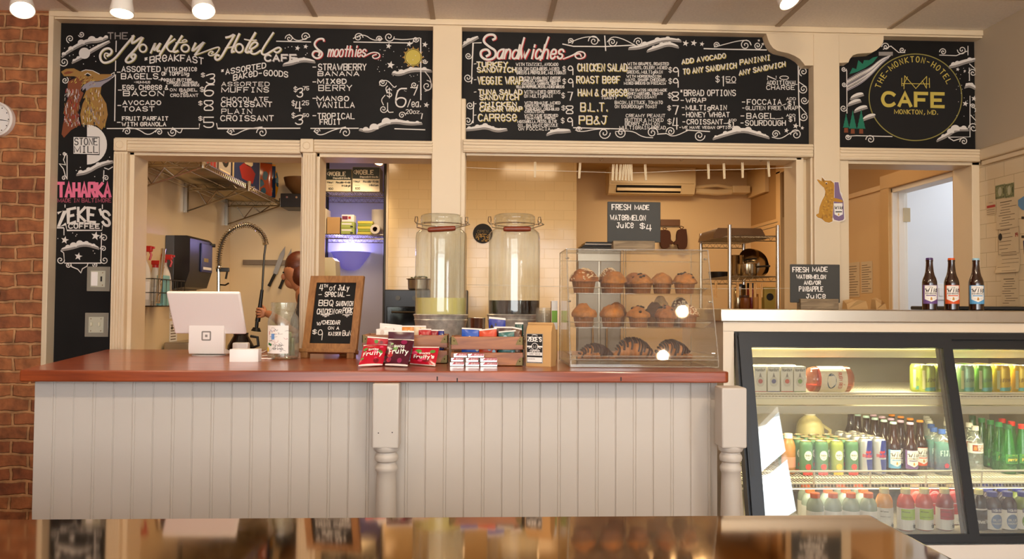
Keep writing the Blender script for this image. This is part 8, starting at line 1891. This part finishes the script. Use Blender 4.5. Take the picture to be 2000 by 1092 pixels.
for k_ in range(5):
    rbox(698+(k_ % 2), 440, 728-(k_ % 2), zr2+k_*.0215, YR0+.03, .11, 'yellow-green packet in the stack on the storage shelf, %s' % ('at the bottom', 'second up', 'third up', 'fourth up', 'on top')[k_], 'packet', (mat('acid_yellow', '#cfc03c', .4), mat('olive_pack', '#8f9a2c', .4))[k_ % 2], 'sponge_packet', h=.020)
def roll(p0, p1, r, lab):
    d = (Vector(p1)-Vector(p0)); Mq = d.to_track_quat('Z', 'Y').to_matrix().to_4x4(); t = thing('paper_roll', lab, 'paper roll', p0, 0, 'paper rolls on the storage rack'); MB().lathe([(.019, 0), (r, 0), (r, d.length), (.019, d.length)], 28, M=Mq).build('paper', mat('soft_paper', '#cfc4b4', .9), t); MB().lathe([(.019, d.length), (.019, .0)], 18, M=Mq).build('cardboard_core', mat('core_brown', '#6a3a2a', .8), t)
c = P(738, 440, YR0+.2); roll((c.x, YR0+.22, zr2+.005), (c.x, YR0+.22, zr2+.22), .055, 'paper towel roll standing on the lower storage shelf'); c = P(733, 449, YR0); roll((c.x+.01, YR0+.14, zr2+.042), (c.x-.0, YR0-.02, zr2+.042), .038, 'small paper roll lying with its core towards the viewer')
# bowl-shaped wall sconce with cool light
c = P(681, 508, YK1+.42); sc = thing('wall_sconce', 'ribbed bowl wall sconce glowing blue-violet in the storage recess', 'wall lamp', (c.x, YK1+.545, P(681, 527, YK1+.42).z)); hs = P(681, 491, YK1+.42).z-P(681, 527, YK1+.42).z
pf_ = [(.035, 0)]+[(.05+.115*(i/9)**.8+(.004 if i % 2 else 0), hs*i/9) for i in range(1, 10)]
MB().lathe(pf_+[(.155, hs-.004), (.04, .012), (.0, .01)], 32, a0=PI, a1=2*PI).build('bowl_shade', mat('frosted_lilac', '#b9b2e4', .5, emit=('#6a64e8', .28)), sc)
MB().ball((0, -.06, hs-.02), .022, 14, 10).build('bulb', mat('violet_bulb', '#ffffff', .5, emit=('#b8b4ff', 9)), sc)
l_ = bpy.data.lights.new('sconce_glow', 'POINT'); l_.energy = 2.6; l_.color = (.42, .40, 1.0); l_.shadow_soft_size = .03; lo_ = bpy.data.objects.new('sconce_glow', l_); COL.objects.link(lo_); lo_.location = (c.x, YK1+.44, P(681, 491, YK1+.42).z+.03)
# clip lamp at the top of the narrow opening
track_pos = P(738, 318, YK1-.15)
t = thing('ceiling_spot', 'small lit spot lamp under the kitchen ceiling in the narrow opening', 'spot lamp', track_pos); Mq = Vector((-.25, -.45, -.85)).to_track_quat('Z', 'Y').to_matrix().to_4x4()
MB().lathe([(0, -.09), (.02, -.09), (.028, -.05), (.042, 0), (.039, 0), (.03, -.01), (0, -.014)], 24, M=Mq).build('lamp_head', mat('brass_lamp', '#a07a4a', .4, .6), t); MB().lathe([(0, -.003), (.037, -.004)], 20, M=Mq).build('lens', M_lens, t)
MB().cyl(Mq @ Vector((0, 0, -.06)), (.02, .04, ZK-track_pos.z), .007, n=10).build('stem', M_dkmetal, t); spot('kitchen_spot', track_pos+Vector((-.02, -.03, -.05)), track_pos+Vector((-.4, .1, -.6)), 14, WARM, 2.2, .7, .03)
# cream dispenser, black oven, pot
a, c_ = P(613, 540, 6.1), P(657, 503, 6.1); t = thing('towel_dispenser', 'cream towel dispenser on a made-up tall body behind the easel sign', 'appliance', ((a.x+c_.x)/2, 6.2, .901)); w2 = (c_.x-a.x)/2; hh = c_.z-.901
b = MB(); b.ext([(-w2, -.1, 0), (w2, -.1, 0), (w2, -.1, hh*.8), (w2*.9, -.1, hh*.97), (w2*.6, -.1, hh), (-w2, -.1, hh*1.0)], (0, .2, 0)); b.build('housing', mat('cream_enamel', '#d6cba0', .35), t, smooth=20)  # towel dispenser, its lower body made up to reach the table
b = MB(); b.box((-w2*.8, -.106, .05), (w2*.8, -.1, .2), bev=.003); b.build('front_tray', M_dkmetal, t)
lo, hi = ubox(750, 914, 5.88, 6.37, 0, P(800, 566, 5.88).z); t = thing('black_oven', 'black oven standing against the tiled kitchen wall', 'oven', (lo[0], 5.88, 0)); w_ = hi[0]-lo[0]; hh = hi[2]
MB().box((0, 0.01, 0), (w_, .49, hh), bev=.006).build('oven_body', M_blackm, t); dr = MB().box((.02, 0, hh-.62), (w_-.02, .012, hh-.12), bev=.004).build('door', mat('black_glass', '#0c0c0d', .08), t); MB().tube([(.06, .0, hh-.16), (.06, -.03, hh-.16), (w_-.06, -.03, hh-.16), (w_-.06, 0, hh-.16)], .008, 8).build('handle', M_dkmetal, dr)
b = MB()
for i in range(4): b.cyl((.1+i*.12, .012, hh-.06), (.1+i*.12, -.012, hh-.06), .018, n=14)
b.build('knob', M_dkmetal, t)
c = P(818, 566, 6.0); t = thing('stock_pot', 'steel pot with green herbs standing on the black oven', 'pot', (c.x, 6.02, hh)); MB().lathe([(0, 0), (.07, 0), (.08, .01), (.083, .075), (.095, .082), (.083, .085), (.078, .02), (0, .012)], 28).build('pot', M_sst, t)
b = MB(); rr = random.Random(4)
for i in range(40): a = rr.uniform(0, 6.28); r_ = rr.uniform(0, .07); p = Vector((r_*math.cos(a), r_*math.sin(a), .08+rr.uniform(0, .02))); b.ball(p, (.012, .006, .004), 6, 4, rot=Matrix.Rotation(a, 3, 'Z') @ Matrix.Rotation(rr.uniform(-1, 1), 3, 'X'))
b.build('herb_leaves', mat('herb_green', '#4a5a2a', .7), t)
# round black plaque on the tiles
c = P(943, 456, 6.385); t = thing('round_plaque', 'round black plaque with gold lower half on the tiled kitchen wall', 'plaque', (c.x, 6.399, c.z)); Mx = Matrix.Rotation(PI/2, 4, 'X')
MB().lathe([(0, 0), (.077, 0), (.077, .008), (0, .008)], 36, M=Mx).build('disc', M_ink, t); d = MB(); f = plane((0, -.0086, 0), (1, 0, 0), (0, 0, 1)); rr = random.Random(8)
lt(d, f, 'OPEN', -.042, .004, .022, .084, .004, 1)
for i in range(60):
    x, y = rr.uniform(-.06, .06), rr.uniform(-.065, -.004)
    if x*x+y*y < .0048: d.poly([(x+rr.uniform(.003, .007)*math.cos(q*PI/3), y+.004*math.sin(q*PI/3)) for q in range(6)], f, 0)
d.build('gold_flecks', [mat('gold_leaf', '#b08a34', .5), mat('faded_gold', '#6a5a34', .6)], t, smooth=0, fix=False)
# ---- far wall: air conditioner, cooler, oven mitts
Ya = 7.66; a, c_ = P(1190, 378, Ya), P(1359, 319, Ya); t = thing('air_conditioner', 'cream wall-mounted air conditioner high on the far kitchen wall', 'air conditioner', ((a.x+c_.x)/2, YK2, a.z)); w2, hh = (c_.x-a.x)/2, c_.z-a.z; M_ac = mat('ac_cream', '#e4cfa6', .35)
b = MB(); b.ext([(-w2, 0, .02), (-w2, -.10, 0), (-w2, -.17, .01), (-w2, -.215, hh*.3), (-w2, -.22, hh*.85), (-w2, -.19, hh), (-w2, 0, hh)], (2*w2, 0, 0)); b.build('ac_body', M_ac, t, smooth=25)
b = MB(); b.ext([(-w2*.83, -.176, hh*.06), (-w2*.83, -.214, hh*.28), (-w2*.83, -.19, hh*.28), (-w2*.83, -.16, hh*.08)], (w2*1.5, 0, 0)); b.build('outlet_slot', M_ink, t); b = MB(); b.box((-w2*.82, -.215, hh*.10), (w2*.66, -.205, hh*.2), bev=.003); b.build('louver', M_ac, t); b = MB(); b.box((-w2*.96, -.2225, hh*.33), (w2*.96, -.219, hh*.345)); b.build('panel_seam', mat('ac_seam', '#b89c6c', .6), t)
b = MB(); tl = Vector(t.location); pp = lambda u, v: P(u, v, 7.78)-tl; b.tube([pp(1358, 373), pp(1400, 376), pp(1428, 374)], .03, 10); b.tube([pp(1358, 366), pp(1400, 362), pp(1436, 368)], .018, 8); b.build('pipe', M_ac, t); b = MB(); p, q_ = pp(1428, 378), pp(1464, 364); b.box((p.x, 7.72-tl.y, p.z), (q_.x-.01, 7.87-tl.y, q_.z), bev=.01); b.build('pipe_cover', M_ac, t)
lo, hi = ubox(1127, 1214, 7.0, 7.7, 0, P(1200, 487, 7.0).z); t = thing('upright_cooler', 'steel upright cooler behind the pastry case', 'cooler', (lo[0], 7.0, 0)); w_, hh = hi[0]-lo[0], hi[2]
MB().box((0, .02, 0), (w_, .7, hh), bev=.01).build('cabinet', M_sst, t)
for k_ in range(2): d_ = MB().box((.01+k_*w_/2, 0, .1), (w_/2-.01+k_*w_/2, .02, hh-.1), bev=.004).build('door', mat('cooler_door', '#8c8478', .35, .7), t); MB().tube([(w_/2-.06+k_*.12, 0, .7), (w_/2-.06+k_*.12, -.035, .72), (w_/2-.06+k_*.12, -.035, 1.2), (w_/2-.06+k_*.12, 0, 1.22)], .009, 8).build('handle', M_chrome, d_)
for k_ in range(5):
    a, c_ = P(1133+k_*3, 470, 7.05), P(1196, 470, 7.05); tag(MB().box((a.x, 7.06, 0), (c_.x+.1, 7.4, .012), bev=.003).build('sheet_pan', (M_blackm, M_dkmetal, M_blackm, M_sst, M_blackm)[k_], None, (0, 0, hh+.001+k_*.0135)), 'thin pan in the stack on the steel cooler, %s' % ('at the bottom', 'second from the bottom', 'in the middle', 'second from the top', 'on top')[k_], 'pan', 'pans stacked on the cooler')
a, c_ = P(1290, 441, 7.86), P(1328, 429, 7.86); pg = tag(MB().box((a.x, 7.85, a.z), (c_.x, 7.879, c_.z), bev=.003).build('hook_rail', mat('walnut_rail', '#6a4526', .5)), 'short brown hook rail on the far wall right of the slate sign', 'hook rail')
M_mitt = mat('dark_quilted_mitt', '#4a2a1c', .9, bump=(80, .3))
def mitt(u, v0, v1, lab, s):
    a, c_ = P(u-13, v1, 7.83), P(u+13, v0, 7.83); w_, h_ = c_.x-a.x, c_.z-a.z; t = thing('oven_mitt', lab, 'oven mitt', ((a.x+c_.x)/2, 7.815, a.z), 0, 'oven mitts on the hook rail')
    q = chaikin([(-.3, .0), (.3, .0), (.42, .25), (.40, .55), (.62*1, .62), (.60, .78), (.30, .74), (.32, .92), (0, 1.02), (-.34, .92), (-.40, .5), (-.3, .0)], 2)
    b = MB(); b.ext([(s*x*w_, -.02, h_*(1-y)) for x, y in q[:-1]], (0, .04, 0)); b.build('mitt', M_mitt, t, smooth=40); MB().tube([(0, 0, h_*.98), (.02, .01, h_*1.1), (0, .03, h_*1.16), (-.02, .01, h_*1.1), (0, 0, h_*.98)], .004, 6).build('loop', M_mitt, t)
mitt(1298, 450, 486, 'dark oven mitt hanging on the left of the hook rail', 1); mitt(1331, 448, 488, 'dark oven mitt hanging on the right of the hook rail', -1)
# ---- wire rack with pans and jars
rx = [P(1425, 520, 5.6).x, P(1519, 520, 5.6).x]; ry = (5.6, 6.33); zs_ = [P(1470, 461, 5.6).z, P(1470, 540, 5.6).z, P(1470, 606, 5.6).z]
t = thing('wire_rack', 'chrome wire kitchen rack with pans and jars behind the worktop', 'rack')
M_rk = mat('aged_chrome_wire', '#8f8676', .3, .9)
for z in zs_+[.5]: b = MB(); wire_panel2(b, rx[0]-.0, rx[1], ry[0], ry[1], z); b.build('shelf', M_rk, t)
for x in rx:
    for y in ry:
        MB().cyl((x, y, 0), (x, y, P(1519, 440, 5.6).z), .0135, n=12).build('post', M_chrome, t)
b = MB(); b.tube([(rx[1], ry[0], zs_[0]+.1), (rx[1], ry[1], zs_[0]+.1)], .003, 5); b.tube([(rx[1], ry[0], zs_[0]+.07), (rx[1], ry[1], zs_[0]+.07)], .003, 5); b.build('side_rail', M_rk, t)
z = zs_[0]+.004
b = MB(); cx_, cy_ = (rx[0]+rx[1])/2-.015, 6.06; W3, D3 = .195, .20
bm_ = [(-W3*.92, 0), (-W3, .0), (-W3*.96, .03), (-W3*.86, .065), (-W3*.8, .075), (W3*.8, .075), (W3*.86, .065), (W3*.96, .03), (W3, 0), (W3*.92, 0)]
o = MB().ext([(x, -D3, y) for x, y in bm_], (0, 2*D3, 0)).build('roasting_pan', mat('brown_baked_steel', '#6a4a2a', .35, .6), None, (cx_, cy_, z), smooth=25); tag(o, 'upturned brown roasting pan on top of the wire rack', 'pan')
z = zs_[1]+.004
def steel_pot(u, Yp, r, h, lab, m, nm='saucepan', cat='pan', lid=False):
    c = P(u, 540, Yp); t = thing(nm, lab, cat, (c.x, Yp, z)); MB().lathe([(0, 0), (r*.94, 0), (r, .01), (r, h), (r*1.05, h+.004), (r*.97, h), (r*.95, .012), (0, .008)], 32).build('pan_body', m, t)
    MB().tube([(r, 0, h*.8), (r+.05, -.02, h*.85), (r+.09, -.03, h*.86)], .007, 8).build('handle', M_dkmetal, t); return t
M_brs = mat('warm_steel', '#b3a284', .18, 1.0)
steel_pot(1459, 5.72, .066, .085, 'shiny saucepan on the middle shelf of the wire rack', M_brs); steel_pot(1437, 5.88, .055, .155, 'tall steel pot behind the left post of the wire rack', M_brs, 'steel_canister', 'pot')
c = P(1474, 515, 5.95); o = MB(Matrix.Translation((0, 0, .10)) @ Matrix.Rotation(math.radians(62), 4, 'X') @ Matrix.Rotation(math.radians(12), 4, 'Y')).lathe([(0, .07), (.05, .064), (.09, .04), (.115, 0), (.122, -.002), (.112, .004), (.088, .036), (0, .062)], 36).build('steel_bowl', M_brs, None, (c.x, 5.96, z+.012)); tag(o, 'big steel bowl tipped on its side on the wire rack', 'bowl')
c = P(1400, 535, 6.1); o = MB().lathe([(0, 0), (.075, 0), (.085, .05), (.08, .05), (.07, .006), (0, .006)], 28).build('black_pan', M_blackm, None, (rx[0]+.105, 6.19, z)); tag(o, 'dark pan at the back left of the wire rack', 'pan')
z = zs_[2]+.004
def jar(u, Yp, r, h, lab, body, capm, capn=.2, nm='spice_jar'):
    c = P(u, 590, Yp); t = thing(nm, lab, 'jar', (c.x, Yp, z), 0, 'jars on the low shelf of the wire rack'); MB().lathe([(0, 0), (r*.95, 0), (r, .006), (r, h*.8), (r*.85, h*.86)], 22, close=True).build('jar_body', body, t); MB().lathe([(r*.92, h*.8), (r*.95, h*.82), (r*.95, h), (0, h)], 22, close=True).build('lid', capm, t)
jar(1441, 5.70, .03, .16, 'steel shaker beside the left front post of the wire rack', M_brs, M_chrome); jar(1411, 5.75, .024, .09, 'little jar with red lid nearest the pastry case', mat('pink_salt', '#b98a6a', .5), mat('lid_red', '#a8281e', .4)) if False else None
jar(1455, 5.66, .034, .10, 'short amber honey jar on the low rack shelf', mat('amber_honey', '#7a4418', .2), mat('lid_brown', '#4a2a18', .4)); jar(1476, 5.66, .02, .11, 'small wooden pepper mill on the low rack shelf', mat('mill_wood', '#b5803e', .5), mat('mill_wood_dark', '#9a6428', .5), nm='pepper_mill'); jar(1468, 5.80, .034, .19, 'tall red sauce bottle behind the pepper mill', mat('chili_red', '#7a1a12', .3), M_black, nm='sauce_bottle'); jar(1447, 5.9, .035, .18, 'dark oil bottle behind the honey jar', mat('oil_brown', '#5a4420', .2), M_black, nm='oil_bottle')
c = P(1503, 600, 5.72); o = MB().box((-.04, -.03, 0), (.04, .03, .16), bev=.002).build('tea_box', mat('mustard_box', '#a8923a', .5), None, (c.x, 5.74, z)); tag(o, 'yellow box with a dark disc near the right post of the wire rack', 'box'); d = MB(); f = plane((0, -.0305, 0), (1, 0, 0), (0, 0, 1)); d.poly([(.026*math.cos(q*PI/8), .09+.026*math.sin(q*PI/8)) for q in range(16)], f, 0); d.build('dark_disc', [M_ink], o, smooth=0, fix=False)
# wall notices and paper bags seen through the right opening
def rnote(u0, v0, u1, v1, label):
    X = XKR-.0015; p, q_ = PX(u0, v0, X), PX(u1, v1, X); b = MB().box((X-.0015, q_.y, q_.z), (X, p.y, p.z)); o = tag(b.build('wall_notice', M_pap2), label, 'notice', 'notices on the tan kitchen wall')
    d = MB(); f = lambda x, y: Vector((X-.002, p.y+x*(q_.y-p.y), q_.z+y*(p.z-q_.z))); rr = random.Random(int(u0))
    for i in range(12): d.strip([(.08, .06+.075*i), (rr.uniform(.5, .95), .06+.075*i)], .02, f, 0)
    d.build('print', [M_type], o, smooth=0, fix=False)
rnote(1656, 514, 1679, 580, 'typed notice on the tan wall, left one seen through the right opening'); rnote(1682, 512, 1704, 572, 'typed notice on the tan wall, right one seen through the right opening')
def bag(u, Yb_, wd, h, lab, fl):
    c = P(u, 600, Yb_); b = MB(); V = [(-wd, -.03, 0), (wd, -.03, 0), (wd, .03, 0), (-wd, .03, 0), (-wd*1.0, -.02, h*(.5+.3*fl)), (0, -.03, h*(.9-.5*fl)), (wd*.9, -.02, h*(.8-.3*fl)), (wd, .02, h*.75), (0, .03, h), (-wd, .02, h*.85)]
    b.add(V, [(3, 2, 1, 0), (0, 1, 6, 5), (0, 5, 4), (1, 2, 7, 6), (2, 3, 9, 8), (2, 8, 7), (3, 0, 4, 9)]); o = tag(b.build('paper_bag', M_kraft, None, (c.x, Yb_, ZS+.0005), smooth=0), lab, 'paper bag', 'crumpled paper bags on the worktop')
bag(1670, 3.98, .052, .052, 'crumpled brown paper bag behind the slate sign on the worktop', 0); bag(1716, 3.98, .026, .06, 'small crumpled brown paper bag near the door frame on the worktop', 1)
c = P(1838, 570, 5.74); t = thing('light_switch', 'white light switch on the pale wall beyond the open door', 'light switch', (c.x, 5.749, c.z)); MB().box((-.035, -.006, -.057), (.035, 0, .057), bev=.002).build('cover_plate', M_whiteplastic, t); MB().box((-.015, -.010, -.03), (.015, -.006, .03), bev=.001).build('rocker', M_whiteplastic, t)
# door hinge
p = P(1776, 421, yA1-.02); hg = tag(MB().box((XKR+.062, yA1-.054, p.z-.045), (XKR+.108, yA1-.050, p.z+.045), bev=.001).build('door_hinge', mat('brass_hinge', '#cbb894', .35, .6)), 'metal hinge on the white door frame at the right', 'hinge')
